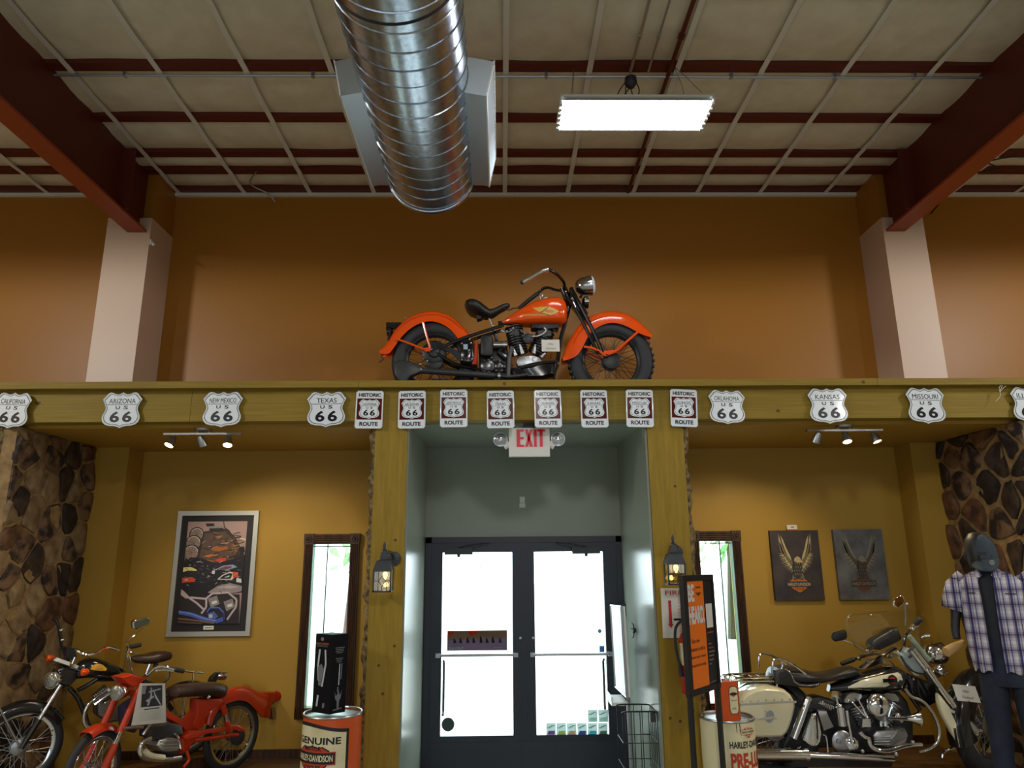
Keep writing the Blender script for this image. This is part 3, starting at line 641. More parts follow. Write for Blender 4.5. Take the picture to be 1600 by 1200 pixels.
# ------------------------------------------------------------------ small things in the doorway
c = at(816, 785, YB-.02)
t = thing('motion_sensor', c, 'small white sensor on the grey wall above the doors', 'sensor')
MB().box((c.x-.026, YB-.045, c.z-.008), (c.x+.026, YB-.02, c.z+.056)).build('housing', M_white, t, smooth=False)
MB().box((c.x-.030, YB-.05, c.z-.055), (c.x+.030, YB-.02, c.z-.012)).build('lens_window', M_white, t, smooth=False)
XRV = 1.212
p = at_x(977, 953, XRV)
tag(MB().box((XRV-.03, p.y-.05, p.z-.055), (XRV, p.y+.05, p.z+.06)).box((XRV-.035, p.y-.03, p.z-.03), (XRV-.03, p.y+.03, p.z+.03)).build('card_reader', M_iron, smooth=False), 'small grey box on the right doorway wall beside the white panel', 'reader')
p = at_x(993, 985, XRV); b = MB()
b.lathe((XRV, p.y, p.z), (-1, 0, 0), [(0, .02), (.01, .018), (.015, .008)], 12)
for k in range(4): d = Vector((0, cos(k*pi/2+.2), sin(k*pi/2+.2)*1.6)); b.tube([(XRV-.012, p.y, p.z), Vector((XRV-.02, p.y, p.z))+d*.034, Vector((XRV-.035, p.y, p.z))+d*.042], [.007, .005, .003], 6)
tag(b.build('wall_hook', M_sat), 'dark star shaped hook on the right doorway wall', 'hook')
# white display panel on its pole with a little tray
pa, pb = at(954.5, 945.7, 7.0), at(971, 947.5, 6.3); pc, pd = at(980, 1090, 6.3), at(962, 1073, 7.0)
ax = (pb-pa); ax.z = 0; nrm = Vector((-ax.y, ax.x, 0)).normalized(); nrm = nrm if nrm.x < 0 else -nrm
t = thing('whiteboard_stand', ((pa.x+pb.x)/2, 6.65, 0), 'tall white display panel on a pole beside the right door', 'display board')
MB().prism([pa, pb, pc, pd], -nrm*.03).build('panel', M_white, t, smooth=False)
MB().tube([pa, pb, pc, pd], .011, 6, closed=True).build('panel_frame', M_steel, t)
m = (pc+pd)/2
MB().box((m.x-.12, 6.42, m.z-.07), (m.x+.02, 6.78, m.z-.045)).box((m.x-.12, 6.42, m.z-.045), (m.x-.11, 6.78, m.z)).build('tray', M_white, t, smooth=False)
MB().cyl((m.x+.05, 6.6, .02), (m.x+.05, 6.6, m.z+.05), .016).build('pole', M_steel, t)
MB().lathe((m.x+.05, 6.6, 0), (0, 0, 1), [(0, .11), (.015, .105), (.025, .02)], 20).build('base', M_sat, t)
# wire cart
t = thing('wire_cart', (1.05, 6.15, 0), 'dark wire basket cart beside the right wooden post', 'cart')
xa, xb, ya, yb, zt = .935, 1.205, 5.98, 6.26, .825
b = MB().tube(smooth_path([(xa, ya, zt-.02), (xa+.02, ya, zt), (xb-.03, ya, zt), (xb, ya+.03, zt-.012), (xb, yb-.03, zt-.012), (xb-.03, yb, zt), (xa+.02, yb, zt), (xa, yb, zt-.02)], 4), .006, 6)
b.build('top_rim', M_sat, t)
for i in range(5):
    x = xa+(xb-xa)*i/4
    for y in (ya, yb): MB().cyl((x, y, .30), (x, y, zt), .0035, seg=6).build('wire', M_sat, t)
for i in range(1, 4):
    y = ya+(yb-ya)*i/4; MB().cyl((xb, y, .30), (xb, y, zt-.012), .0035, seg=6).build('wire', M_sat, t)
for z in (.60, .42, .30): MB().tube([(xa, ya, z), (xb, ya, z), (xb, yb, z), (xa, yb, z)], .0045, 6, closed=True).build('hoop', M_sat, t)
for i in range(5):
    x = xa+.0+(xb-xa)*i/4.2; MB().cyl((x, ya+.02, .435), (x+.03, ya-.05, .40), .004, seg=6).build('label_clip', M_chrome, t)
for x in (xa, xb):
    for y in (ya, yb): MB().cyl((x, y, .0), (x, y, .32), .008, seg=8).build('leg', M_sat, t)
MB().box((xb-.05, ya+.015, zt-.08), (xb-.012, ya+.09, zt-.01)).build('price_tag', M_iron, t, smooth=False)
# stickers and prints on the door glass
yg = YB-.013
def onglass(u, v): return at(u, v, yg)
a, c = onglass(699, 985.5), onglass(792.5, 1016)
t = thing('door_poster', (a.x, yg, c.z), 'dark sunset poster strip stuck on the left door glass', 'poster')
MB().box((a.x, yg-.002, c.z), (c.x, yg, a.z)).build('sheet', backlit('dusk_print', srgb(120, 108, 118), .6), t, smooth=False)
b = MB(); w, h = c.x-a.x, a.z-c.z
def q(x, z, d=.004): return (a.x+w*x, yg-d, a.z-h*z)
b.poly([q(0, 0), q(1, 0), q(1, .35), q(.8, .42), q(.6, .36), q(.45, .45), q(.25, .40), q(0, .48)], 0)
b.poly([q(.02, .0, .005), q(.12, .0, .005), q(.09, .2, .005), q(.03, .3, .005)], 1); b.poly([q(.34, .0, .005), q(.55, .0, .005), q(.47, .18, .005), q(.38, .26, .005)], 1)
for x, k in ((.12, .5), (.22, .7), (.34, 1), (.44, .8), (.56, 1.3), (.66, .6), (.76, 1.1), (.88, .6)): b.poly([q(x-.02, .62, .006), q(x-.015, .5-.1*k, .006), q(x, .44-.15*k, .006), q(x+.015, .5-.08*k, .006), q(x+.035, .62, .006)], 2)
b.text('2016 LINEUP', q(.15, .88, .006), (1, 0, 0), (0, 0, 1), h*.14, w*.24, 3); b.text('JOIN THE RIDE', q(.84, .86, .006), (1, 0, 0), (0, 0, 1), h*.05, w*.13, 3)
b.build('print', [backlit('dusk_sky_print', srgb(150, 124, 100), .5), backlit('sunset_red_print', srgb(214, 60, 34), .4), backlit('silhouette_print', srgb(62, 56, 66), .5), backlit('pale_print', srgb(170, 172, 176), .4)], t, smooth=False, recalc=False)
a = onglass(700, 1132); tag(MB().lathe(a, (0, -1, 0), [(0, .062), (.002, .061)], 28).lathe(a-Vector((0, .002, 0)), (0, -1, 0), [(0, .045), (.0008, .044)], 24).build('round_sticker', backlit('grey_sticker', srgb(96, 112, 112), .4)), 'round grey sticker low on the left door glass', 'sticker')
a = onglass(745, 884); b = MB()
for i in range(4): b.box((a.x-.04+i*.024, yg-.002, a.z-.018), (a.x-.032+i*.024, yg, a.z+.018))
tag(b.build('number_decal', backlit('faint_decal', srgb(160, 200, 200), .4), smooth=False), 'faint four stroke number decal high on the left door glass', 'decal')
cols = ((150, 90, 160), (200, 210, 110), (236, 180, 150), (84, 90, 170), (60, 200, 210), (120, 140, 120))
for k in range(8):
    u, v = ((861+k*16.2, 1139.5) if k < 6 else (926+(k-6)*16.5, 1118.5)); a = onglass(u, v); w = .046; cc = srgb(*cols[k]) if k < 6 else srgb(196, 220, 206)
    nm = ('purple', 'yellow', 'peach', 'indigo', 'turquoise', 'grey green', 'pale mint', 'pale aqua')[k]
    t = thing('event_card', (a.x, yg, a.z-.05), 'small %s printed card in the %s on the right door glass' % (nm, 'bottom row' if k < 6 else 'short upper row'), 'card', 'printed cards on the right door glass')
    MB().box((a.x-w, yg-.0015, a.z-.055), (a.x+w, yg, a.z+.055)).build('card', backlit('card_stock', srgb(214, 228, 224), .4), t, smooth=False)
    b = MB().poly([(a.x-w*.8, yg-.003, a.z-.045), (a.x+w*.7, yg-.003, a.z-.045), (a.x+w*.8, yg-.003, a.z-.012), (a.x-w*.5, yg-.003, a.z-.012)], 0)
    for i in range(3): b.box((a.x-w*.8+i*.02, yg-.003, a.z+.01+.01*i), (a.x-w*.8+i*.02+.03, yg-.0025, a.z+.016+.01*i), 1)
    b.build('card_print', [backlit('card_ink_%s' % nm.replace(' ', '_'), cc, .5), M_iron], t, smooth=False, recalc=False)
a = onglass(937, 986); tag(MB().lathe(a, (0, -1, 0), [(0, .02), (.002, .019)], 16).build('door_decal', backlit('blue_grey_decal', srgb(128, 150, 176), .4)), 'small round blue grey decal at the edge of the right door glass', 'decal')
a = onglass(940.5, 1014); tag(MB().box((a.x-.025, yg-.002, a.z-.03), (a.x+.025, yg, a.z+.03)).box((a.x-.018, yg-.0035, a.z-.012), (a.x+.018, yg-.002, a.z+.012)).build('door_decal', backlit('blue_decal', srgb(96, 140, 190), .4), smooth=False), 'small square blue decal by the right door handle', 'decal')
# ------------------------------------------------------------------ fire sign and extinguisher on the right post
a, c = at(1032.5, 919, YP-.006), at(1036, 997, YP-.006); w = .275; h = a.z-c.z; x0 = 1.268; ys = YP-.008
t = thing('fire_sign', (x0+w/2, YP, c.z), 'white sign reading FIRE with a red down arrow on the right post', 'sign')
MB().box((x0, ys, c.z), (x0+w, YP-.0005, a.z)).build('sign_plate', M_paper, t, smooth=False)
b = MB(); red = mat('sign_red_ink', srgb(196, 44, 52), .5)
b.text('FIRE', (x0+.104, ys-.002, a.z-.036), (1, 0, 0), (0, 0, 1), .034, .135)
for i, ch in enumerate('EXTINGUISHER'): b.text(ch, (x0+.142-.0*i, ys-.002, a.z-.068-.0235*i), (1, .0, .35), (-.35, 0, 1), .018)
z1, z0 = a.z-.095, c.z+.075
b.poly([(x0+.055, ys-.002, z1), (x0+.078, ys-.002, z1), (x0+.078, ys-.002, z0+.03), (x0+.088, ys-.002, z0+.03), (x0+.0665, ys-.002, z0), (x0+.045, ys-.002, z0+.03), (x0+.055, ys-.002, z0+.03)])
b.build('sign_print', red, t, smooth=False, recalc=False)
e = at(1072, 1040, 5.8); ex0 = e.x+.02
t = thing('fire_extinguisher', (ex0, 5.81, .98), 'red fire extinguisher with black hose hung on the right post behind the standing sign', 'fire extinguisher')
er = mat('extinguisher_red', srgb(186, 28, 24), .25, coat=.4)
MB().lathe((ex0, 5.81, .98), (0, 0, 1), [(0, .05), (.01, .06), (.40, .06), (.44, .045), (.46, .02), (.48, .018)], 20).build('cylinder', er, t)
MB().lathe((ex0, 5.81, 1.19), (0, 0, 1), [(0, .0612), (.16, .0612)], 20).build('label', mat('yellow_white_label', srgb(222, 206, 110), .5, col2=srgb(230, 230, 220), nscale=14), t)
MB().box((ex0-.02, 5.79, 1.455), (ex0+.02, 5.83, 1.51)).box((ex0-.09, 5.80, 1.515), (ex0+.02, 5.82, 1.53)).build('valve', M_sat, t, smooth=False)
MB().tube(smooth_path([(ex0, 5.80, 1.49), (ex0-.04, 5.79, 1.51), (ex0-.085, 5.79, 1.46), (ex0-.095, 5.79, 1.36), (ex0-.085, 5.79, 1.26), (ex0-.07, 5.785, 1.19)], 6), .011, 8).build('hose', M_rub, t)
MB().lathe((ex0-.07, 5.785, 1.20), (.1, 0, -1), [(0, .012), (.02, .016), (.09, .02)], 10).build('nozzle', M_sat, t)
MB().box((ex0-.03, 5.86, 1.3), (ex0+.03, 5.9, 1.36)).build('wall_hanger', M_steel, t, smooth=False)
# ------------------------------------------------------------------ framed poster of a line of motorcycles
x0, x1, z0, z1 = -3.289, -2.473, 1.279, 2.489; yf = YB-.035
t = thing('framed_poster', ((x0+x1)/2, YB, z0), 'silver framed poster of a receding line of motorcycles on the mustard wall', 'framed poster')
fw = .045; sil = mat('brushed_silver_frame', (.62, .63, .60), .35, .7)
for nm, a, c in (('frame_rail', (x0, z1-fw), (x1, z1)), ('frame_rail', (x0, z0), (x1, z0+fw)), ('frame_stile', (x0, z0+fw), (x0+fw, z1-fw)), ('frame_stile', (x1-fw, z0+fw), (x1, z1-fw))):
    MB().box((a[0], yf, a[1]), (c[0], YB-.001, c[1])).build(nm, sil, t, smooth=False)
MB().box((x0+fw, yf+.012, z0+fw), (x1-fw, YB-.001, z1-fw)).build('black_mat', mat('poster_mat_black', (.012, .01, .012), .5), t, smooth=False)
PX0, PX1, PZ0, PZ1 = x0+.108, x1-.112, z0+.115, z1-.105; PW, PH = PX1-PX0, PZ1-PZ0
MB().box((PX0, yf+.010, PZ0), (PX1, yf+.012, PZ1)).build('print_sheet', mat('print_mauve_ground', srgb(178, 148, 144), .45), t, smooth=False)
lay = [0]; b = MB(); pc = {}; plist = []
def ink(c):
    if c not in pc: pc[c] = len(plist); plist.append(mat('print_%02x%02x%02x' % c, srgb(*c), .45))
    return pc[c]
def PP(x, z):
    return (PX0+PW*min(1, max(0, x)), yf+.009-lay[0], PZ1-PH*min(1, max(0, z)))
def shape(c, pts): lay[0] += .00006; b.poly([PP(*p) for p in pts], ink(c))
def line(c, pts, w):
    for p, q2 in zip(pts, pts[1:]):
        dx, dz = (q2[0]-p[0])*PW, (q2[1]-p[1])*PH; L = math.hypot(dx, dz) or 1; nx, nz = -dz/L*w/2/PW, dx/L*w/2/PH
        shape(c, [(p[0]+nx, p[1]+nz), (q2[0]+nx, q2[1]+nz), (q2[0]-nx, q2[1]-nz), (p[0]-nx, p[1]-nz)])
def ringp(c, cx, cz, r, w, a0=0, a1=2*pi, n=22):
    lay[0] += .00006
    for i in range(n):
        A, B = a0+(a1-a0)*i/n, a0+(a1-a0)*(i+1)/n
        b.poly([PP(cx+rr*cos(t_)/PW, cz-rr*sin(t_)/PH) for t_, rr in ((A, r), (B, r), (B, r-w), (A, r-w))], ink(c))
rr = random.Random(4)
shape((60, 46, 44), [(.10, .30), (.28, .10), (.66, .07), (.82, .16), (1, .34), (1, .62), (0, .66), (0, .38)])
shape((92, 70, 54), [(.30, .12), (.64, .10), (.80, .20), (.86, .34), (.5, .42), (.24, .36)])
for cx, cz, r in ((.16, .13, .075), (.12, .215, .08), (.10, .31, .08)):
    shape((150, 126, 118), [(cx+r*cos(k*pi/9)/PW, cz-r*sin(k*pi/9)/PH) for k in range(18)])
    ringp((40, 32, 34), cx, cz, r, .010); ringp((214, 206, 194), cx, cz, r-.012, .007, .2, 2.6)
    for k in range(9): line((70, 56, 52), [(cx, cz), (cx+(r-.01)*cos(k*.7)/PW, cz-(r-.01)*sin(k*.7)/PH)], .002)
ringp((220, 212, 200), .92, .28, .11, .012, .3, 1.9)
shape((30, 26, 30), [(.30, .02), (.44, .02), (.45, .045), (.32, .05)]); shape((150, 140, 136), [(.34, .05), (.60, .04), (.66, .06), (.40, .09)]); shape((44, 38, 40), [(.36, .07), (.60, .065), (.62, .10), (.38, .10)])
line((30, 26, 30), [(.60, .0), (.62, .06), (.72, .10)], .008)
for k in range(60):
    x, z = rr.uniform(.28, .85), rr.uniform(.10, .42); L = rr.uniform(.04, .16)
    line(rr.choice(((128, 92, 62), (40, 32, 32), (168, 130, 96), (84, 60, 46), (150, 104, 60), (58, 44, 40))), [(x, z), (x+L, z+rr.uniform(-.03, .02))], rr.uniform(.004, .012))
for c_, P_ in (((170, 92, 40), [(.42, .285), (.52, .255), (.70, .25), (.72, .275), (.56, .305)]), ((186, 110, 48), [(.30, .345), (.44, .325), (.56, .335), (.40, .36)]), ((206, 70, 34), [(.50, .385), (.60, .36), (.70, .365), (.69, .395), (.58, .405)])): shape(c_, P_)
shape((26, 24, 34), [(0, .40), (.25, .36), (.55, .42), (1, .34), (1, .70), (.7, .72), (0, .78)])
shape((20, 18, 22), [(.90, .26), (.98, .25), (1, .30), (.94, .34)])
shape((22, 20, 26), [(.03, .40), (.10, .355), (.22, .36), (.30, .42), (.28, .47), (.05, .47)])
for k in range(46):
    x, z = rr.uniform(.05, .95), rr.uniform(.40, .62)
    line(rr.choice(((90, 96, 130), (150, 150, 160), (50, 50, 74), (190, 190, 196), (40, 36, 50), (110, 80, 70))), [(x, z), (x+rr.uniform(.02, .08), z+rr.uniform(-.015, .015))], rr.uniform(.003, .008))
shape((222, 216, 130), [(.0, .455), (.12, .45), (.22, .475), (.23, .49), (.08, .485), (0, .50)]); shape((30, 28, 36), [(.04, .50), (.14, .485), (.24, .50), (.25, .56), (.06, .56)])
shape((206, 70, 36), [(0, .555), (.16, .55), (.22, .57), (.20, .595), (.08, .60), (0, .605)]); shape((190, 180, 170), [(.04, .565), (.09, .563), (.09, .585), (.04, .587)])
shape((150, 154, 190), [(.54, .475), (.66, .44), (.82, .43), (.90, .455), (.74, .485)]); shape((112, 70, 60), [(.58, .474), (.68, .45), (.80, .445), (.80, .462), (.70, .48)])
shape((226, 214, 200), [(.58, .575), (.66, .53), (.78, .50), (.86, .51), (.86, .56), (.82, .58)]); shape((24, 22, 26), [(.615, .568), (.68, .535), (.78, .513), (.83, .52), (.80, .572)]); shape((214, 84, 40), [(.83, .50), (.92, .505), (.93, .55), (.84, .56)]); shape((190, 200, 190), [(.70, .55), (.78, .535), (.78, .55), (.71, .562)])
shape((216, 216, 220), [(.90, .56), (.98, .57), (.99, .61), (.90, .60)]); shape((220, 220, 226), [(.48, .49), (.53, .485), (.53, .52), (.49, .52)])
shape((18, 18, 24), [(0, .62), (.5, .60), (.60, .66), (.42, .74), (0, .74)])
shape((150, 138, 142), [(.44, .70), (.60, .635), (.80, .61), (1, .64), (1, .69), (.9, .705), (.6, .72)]); shape((184, 174, 176), [(.58, .655), (.78, .63), (.95, .65), (.8, .665)])
shape((40, 34, 40), [(0, .72), (.3, .74), (.5, .72), (.97, .72), (1, 1), (0, 1)])
shape((186, 166, 166), [(0, .665), (.06, .69), (.14, .735), (.10, .76), (.0, .72)])
for P_ in ([(.12, .74), (.28, .80), (.40, .86)], [(.16, .745), (.42, .76), (.52, .71), (.78, .70), (.93, .77), (.93, .84), (.80, .96)], [(.43, .76), (.44, .84), (.37, .90)]): line((176, 160, 162), P_, .020); line((206, 194, 194), P_, .006)
for x, z in ((.46, .74), (.72, .77)):
    shape((150, 146, 146), [(x, z+.02), (x+.14, z-.01), (x+.2, z+.07), (x+.06, z+.11)])
    for k in range(6): line((60, 56, 60), [(x+.01+.01*k, z+.03+.014*k), (x+.15+.01*k, z+.0+.014*k)], .003)
    shape((220, 218, 212), [(x+.06, z+.05), (x+.14, z+.035), (x+.16, z+.06), (x+.08, z+.075)])
for k in range(110):
    x, z = rr.uniform(.02, .96), rr.uniform(.16, .70); L = rr.uniform(.01, .05)
    line(rr.choice(((206, 200, 196), (34, 28, 32), (120, 110, 112), (150, 96, 60), (70, 70, 92), (92, 60, 46))), [(x, z), (x+L, z+rr.uniform(-.02, .02))], rr.uniform(.002, .005))
line((70, 92, 178), [(0, .885), (.2, .905), (.45, .955), (.62, .975), (.74, .955)], .040); line((130, 156, 230), [(0, .88), (.2, .90), (.45, .95), (.62, .97)], .008)
line((50, 60, 120), [(.46, .89), (.50, .85), (.66, .85), (.75, .90), (.76, .96)], .022); line((110, 130, 210), [(.47, .885), (.51, .845), (.66, .845), (.74, .89)], .006)
shape((80, 100, 170), [(.48, .90), (.58, .88), (.66, .93), (.60, .955), (.50, .945)]); shape((190, 190, 196), [(.50, .91), (.56, .905), (.565, .94), (.51, .945)])
line((120, 92, 66), [(0, .945), (.3, .965), (.6, .99)], .016); line((96, 72, 54), [(0, .975), (.4, .995)], .014)
b.build('print', plist, t, smooth=False, recalc=False)
MB().box(((x0+x1)/2-.05, yf+.006, z0+.062), ((x0+x1)/2+.05, yf+.010, z0+.098)).build('caption_plate', M_paper, t, smooth=False)
MB().box(((x0+x1)/2-.035, yf+.0055, z0+.077), ((x0+x1)/2+.035, yf+.006, z0+.083)).build('caption_print', M_ink, t, smooth=False)
# ------------------------------------------------------------------ eagle canvases
def bar_shield(mb, put_, w, m_or, m_bar, m_txt, letters=True):
    """shield with a bar across it; put_(x, y, layer) places a point, width w = bar width"""
    s = w*.36
    sh = [(0, .62), (.25, .50), (.6, .56), (.98, .36), (.9, .1), (.9, -.1), (.86, -.36), (.5, -.62), (0, -.86)]
    P = sh+[(-x, y) for x, y in sh[-2:0:-1]]
    mb.poly([put_(x*s, y*s*1.05, 0) for x, y in P], m_or)
    mb.poly([put_(x*w, y*w, 1) for x, y in ((-.5, -.115), (.5, -.115), (.5, .115), (-.5, .115))], m_bar)
    if letters:
        for tx, yy, hh, ww, mm in (('HARLEY-DAVIDSON', 0, .13, .92, m_txt), ('MOTOR', .19*1.0, .085, .40, m_bar), ('CYCLES', -.185, .085, .40, m_bar)):
            v, f, asp = text_geo(tx, .02); mb.add([put_(x*w*ww, yy*w+y*w*hh, 2) for x, y in v], f, mm)
def canvas(u0, v0, u1, v1, base, col2, feather, lab, strong):
    a, c = at(u0, v0, YB-.04), at(u1, v1, YB-.04); x0, x1, z0, z1 = a.x, c.x, c.z, a.z; yf = YB-.045
    t = thing('eagle_canvas', ((x0+x1)/2, YB, z0), lab, 'canvas print', 'eagle canvases in the right alcove')
    MB().box((x0, yf, z0), (x1, YB-.001, z1)).build('stretched_canvas', mat('canvas_'+lab.split()[0], base, .55, col2=col2, nscale=5, lo=.35, hi=.7), t, smooth=False)
    W, H = x1-x0, z1-z0; cx = (x0+x1)/2
    def P(x, y, l=0): return (cx+x*W, yf-.001-.0004*l, z0+y*H)
    b = MB(); dark = 1
    for s in (-1, 1):
        for k in range(15):              # primaries along the raised wing
            q = k/14; bx, by = .10+.20*q**.8, .46+.26*q; L = .10+.17*q; an = radians(20+62*q)
            tx, ty = bx+L*cos(an)*.75, by+L*sin(an)*.9
            wv = .014+.006*q
            nx, ny = -sin(an)*wv, cos(an)*wv
            b.poly([P(s*(bx+nx), by+ny, 1+k % 2), P(s*(bx*.5+tx*.5+nx*1.2), by*.5+ty*.5+ny*1.2, 1+k % 2), P(s*tx, ty, 1+k % 2), P(s*(bx*.5+tx*.5-nx), by*.5+ty*.5-ny, 1+k % 2), P(s*(bx-nx), by-ny, 1+k % 2)], 0 if k % 2 else 2)
        for k in range(12):              # lower row of feathers
            q = k/11; bx, by = .08+.19*q, .44+.22*q; L = .09+.05*sin(pi*q); an = radians(-48+50*q); tx, ty = bx+L*cos(an), by+L*sin(an)*.8; nx, ny = -sin(an)*.012, cos(an)*.012
            b.poly([P(s*(bx+nx), by+ny, 3+k % 2), P(s*tx, ty, 3+k % 2), P(s*(bx-nx), by-ny, 3+k % 2)], 2 if k % 2 else 0)
        b.poly([P(s*x, y, 6) for x, y in ((.02, .42), (.10, .47), (.18, .55), (.25, .66), (.30, .78), (.31, .82), (.27, .78), (.20, .66), (.13, .58), (.04, .52))], 1)
        b.poly([P(s*x, y, 5) for x, y in ((.10, .54), (.17, .62), (.22, .72), (.27, .84), (.29, .93), (.24, .86), (.19, .74), (.12, .62))], 0)
    b.poly([P(x, y, 7) for x, y in ((-.09, .34), (-.11, .46), (-.08, .56), (0, .60), (.08, .57), (.10, .46), (.08, .36), (0, .28))], 5)
    for k in range(18): x = -.09+.011*(k % 16); yy = .53-.05*(k % 4); b.poly([P(x, yy, 8), P(x+.008, yy-.035, 8), P(x+.016, yy, 8)], 2)
    b.poly([P(x, y, 9) for x, y in ((-.06, .56), (-.04, .60), (.02, .625), (.07, .605), (.09, .57), (.13, .555), (.12, .53), (.07, .535), (0, .53))], 3)
    b.poly([P(x, y, 10) for x, y in ((.09, .572), (.135, .552), (.13, .522), (.105, .54))], 4)
    b.poly([P(x, y, 5) for x, y in ((-.16, .24), (-.10, .38), (.10, .38), (.16, .24), (0, .20))], 1)
    bar_shield(b, lambda x, y, l: (cx+x-.0, yf-.006-.0006*l, z0+.225*H+y), W*.50, 4, 5, 3)
    b.build('eagle_print', [mat('feather_light_'+strong, feather, .6), mat('feather_dark_'+strong, tuple(q*.32 for q in feather), .6), mat('feather_mid_'+strong, tuple(q*.62 for q in feather), .6), mat('head_pale_'+strong, tuple(q*.95 for q in feather), .6),
            mat('badge_orange_'+strong, srgb(196, 110, 40) if strong == 'bright' else srgb(120, 70, 46), .6), mat('badge_bar_'+strong, srgb(54, 48, 52) if strong == 'bright' else srgb(66, 56, 54), .6)], t, smooth=False, recalc=False)
    return t, cx, z1, yf
t, cx, z1, yf = canvas(1202, 829, 1289, 937.5, srgb(70, 60, 58), srgb(40, 36, 44), srgb(190, 174, 130), 'dark brown eagle canvas with a bright orange badge, nearer the window', 'bright')
canvas(1301, 827.5, 1391, 936.5, srgb(118, 121, 124), srgb(78, 76, 78), srgb(140, 134, 114), 'worn grey eagle canvas with a faint rust badge', 'faint')
tg = thing('price_card', (cx-.02, YB-.03, z1), 'tiny white price card on top of the dark brown eagle canvas', 'card')
MB().box((cx-.06, YB-.035, z1), (cx+.045, YB-.02, z1+.012)).build('holder', M_redp, tg, smooth=False)
MB().obox((cx-.008, YB-.03, z1+.033), (.105, 0, 0), (0, .003, 0), (0, .01, .045)).build('card', M_paper, tg, smooth=False)
MB().box((cx-.02, YB-.040, z1+.03), (cx+.01, YB-.036, z1+.036)).build('card_print', M_ink, tg, smooth=False)
# ------------------------------------------------------------------ oil drums
def drum(cx, cy, r, h, body, lab, nm='oil_drum'):
    t = thing(nm, (cx, cy, 0), lab, 'drum', 'painted oil drums')
    MB().lathe((cx, cy, 0), (0, 0, 1), [(0, r*.97), (.012, r*1.01), (.025, r), (h*.33-.012, r), (h*.33, r*1.02), (h*.33+.012, r), (h*.64-.012, r), (h*.64, r*1.004), (h*.64+.012, r), (h-.012, r), (h-.02, r*.96), (h-.02, .01)], 48).build('drum_body', body, t)
    MB().torus((cx, cy, h-.006), (0, 0, 1), r, .009, 48, 8).build('top_rim', M_steel, t)
    MB().lathe((cx, cy, h-.02), (0, 0, 1), [(0, r*.96), (.002, r*.955)], 40).build('lid', M_steel, t)
    return t
def wrap(cx, cy, r, a_mid, zc, d=.0015):
    """flat (x, y) -> point on the drum's side; a_mid is the direction of the centre of the print"""
    return lambda x, y, l=0: Vector((cx+(r+d+.0006*l)*sin(a_mid+x/r), cy-(r+d+.0006*l)*cos(a_mid+x/r), zc+y))
def patch(b, fn, poly, mi, l=0, n=10):
    xs = [p[0] for p in poly]; out = []
    for i in range(len(poly)):
        a, c = poly[i], poly[(i+1) % len(poly)]
        for j in range(4): t_ = j/4; out.append((a[0]+(c[0]-a[0])*t_, a[1]+(c[1]-a[1])*t_))
    cx_ = sum(p[0] for p in out)/len(out); cy_ = sum(p[1] for p in out)/len(out); k = len(out); R = [1, .75, .5, .25, .02]
    vs = [fn(cx_+(x-cx_)*q, cy_+(y-cy_)*q, l) for q in R for x, y in out]
    b.add(vs, [(i*k+j, i*k+(j+1) % k, (i+1)*k+(j+1) % k, (i+1)*k+j) for i in range(4) for j in range(k)]+[tuple(range(4*k, 5*k))], mi)
def grid_patch(b, fn, x0, x1, lo, hi, mi, l=0, n=24):
    vs = []
    for i in range(n+1):
        x = x0+(x1-x0)*i/n; vs += [fn(x, lo(x), l), fn(x, hi(x), l)]
    b.add(vs, [(2*i, 2*i+2, 2*i+3, 2*i+1) for i in range(n)], mi)
def badge_on(b, fn, w, mi_or, mi_bar, mi_txt, cx=0, cy=0, l=3):
    s = w*.36; sh = [(0, .62), (.25, .50), (.6, .56), (.98, .36), (.9, .1), (.9, -.1), (.86, -.36), (.5, -.62), (0, -.86)]
    P = [(cx+x*s, cy+y*s*1.05) for x, y in sh+[(-x, y) for x, y in sh[-2:0:-1]]]
    patch(b, fn, [(cx+(x-cx)*1.1, cy+(y-cy)*1.1) for x, y in P], mi_bar, l-1); patch(b, fn, P, mi_or, l)
    grid_patch(b, fn, cx-w*.52, cx+w*.52, lambda x: cy-.13*w, lambda x: cy+.13*w, mi_or, l+1); grid_patch(b, fn, cx-w*.5, cx+w*.5, lambda x: cy-.11*w, lambda x: cy+.11*w, mi_bar, l+2)
    for tx, yy, hh, ww, mm in (('HARLEY-DAVIDSON', 0, .13, .92, mi_txt), ('MOTOR', .19, .09, .42, mi_bar), ('CYCLES', -.185, .09, .42, mi_bar)):
        v, f, asp = text_geo(tx, .025); b.add([fn(cx+x*w*ww, cy+yy*w+y*w*hh, l+3) for x, y in v], f, mm)
DLX, DLY, DLR, DLH = -1.255, 5.70, .212, .905
t = drum(DLX, DLY, DLR, DLH, M_tin, 'orange oil drum with cream GENUINE panel beside the left post')
b = MB(); fn = wrap(DLX, DLY, DLR, -.30, 0)
wave = lambda x: .022*cos((x+.10)*9)
grid_patch(b, fn, -.30, .235, lambda x: .1, lambda x: .846+wave(x), 0, 0, 40); grid_patch(b, fn, -.32, .213, lambda x: .1, lambda x: .823+wave(x), 1, 1, 40)
b.text('GENUINE', None, None, None, .047, .36, 0, lambda x, y: fn(x-.005, .752+y, 3), .03)
badge_on(b, fn, .33, 2, 0, 1, cx=-.03, cy=.64)
v, f, asp = text_geo('R'); b.add([fn(.09+x*.012, .565+y*.014, 3) for x, y in v], f, 0)
for i in range(20): a = 2*pi*i/20; a2 = 2*pi*(i+1)/20; b.add([fn(.09+.016*cos(q)*k, .565+.016*sin(q)*k, 3) for q, k in ((a, 1), (a2, 1), (a2, .85), (a, .85))], [(0, 1, 2, 3)], 0)
b.build('painted_panel', [M_ink, M_creamp, M_redp], t, smooth=False, recalc=False)
DRX, DRY, DRR, DRH = 1.69, 5.78, .198, .83
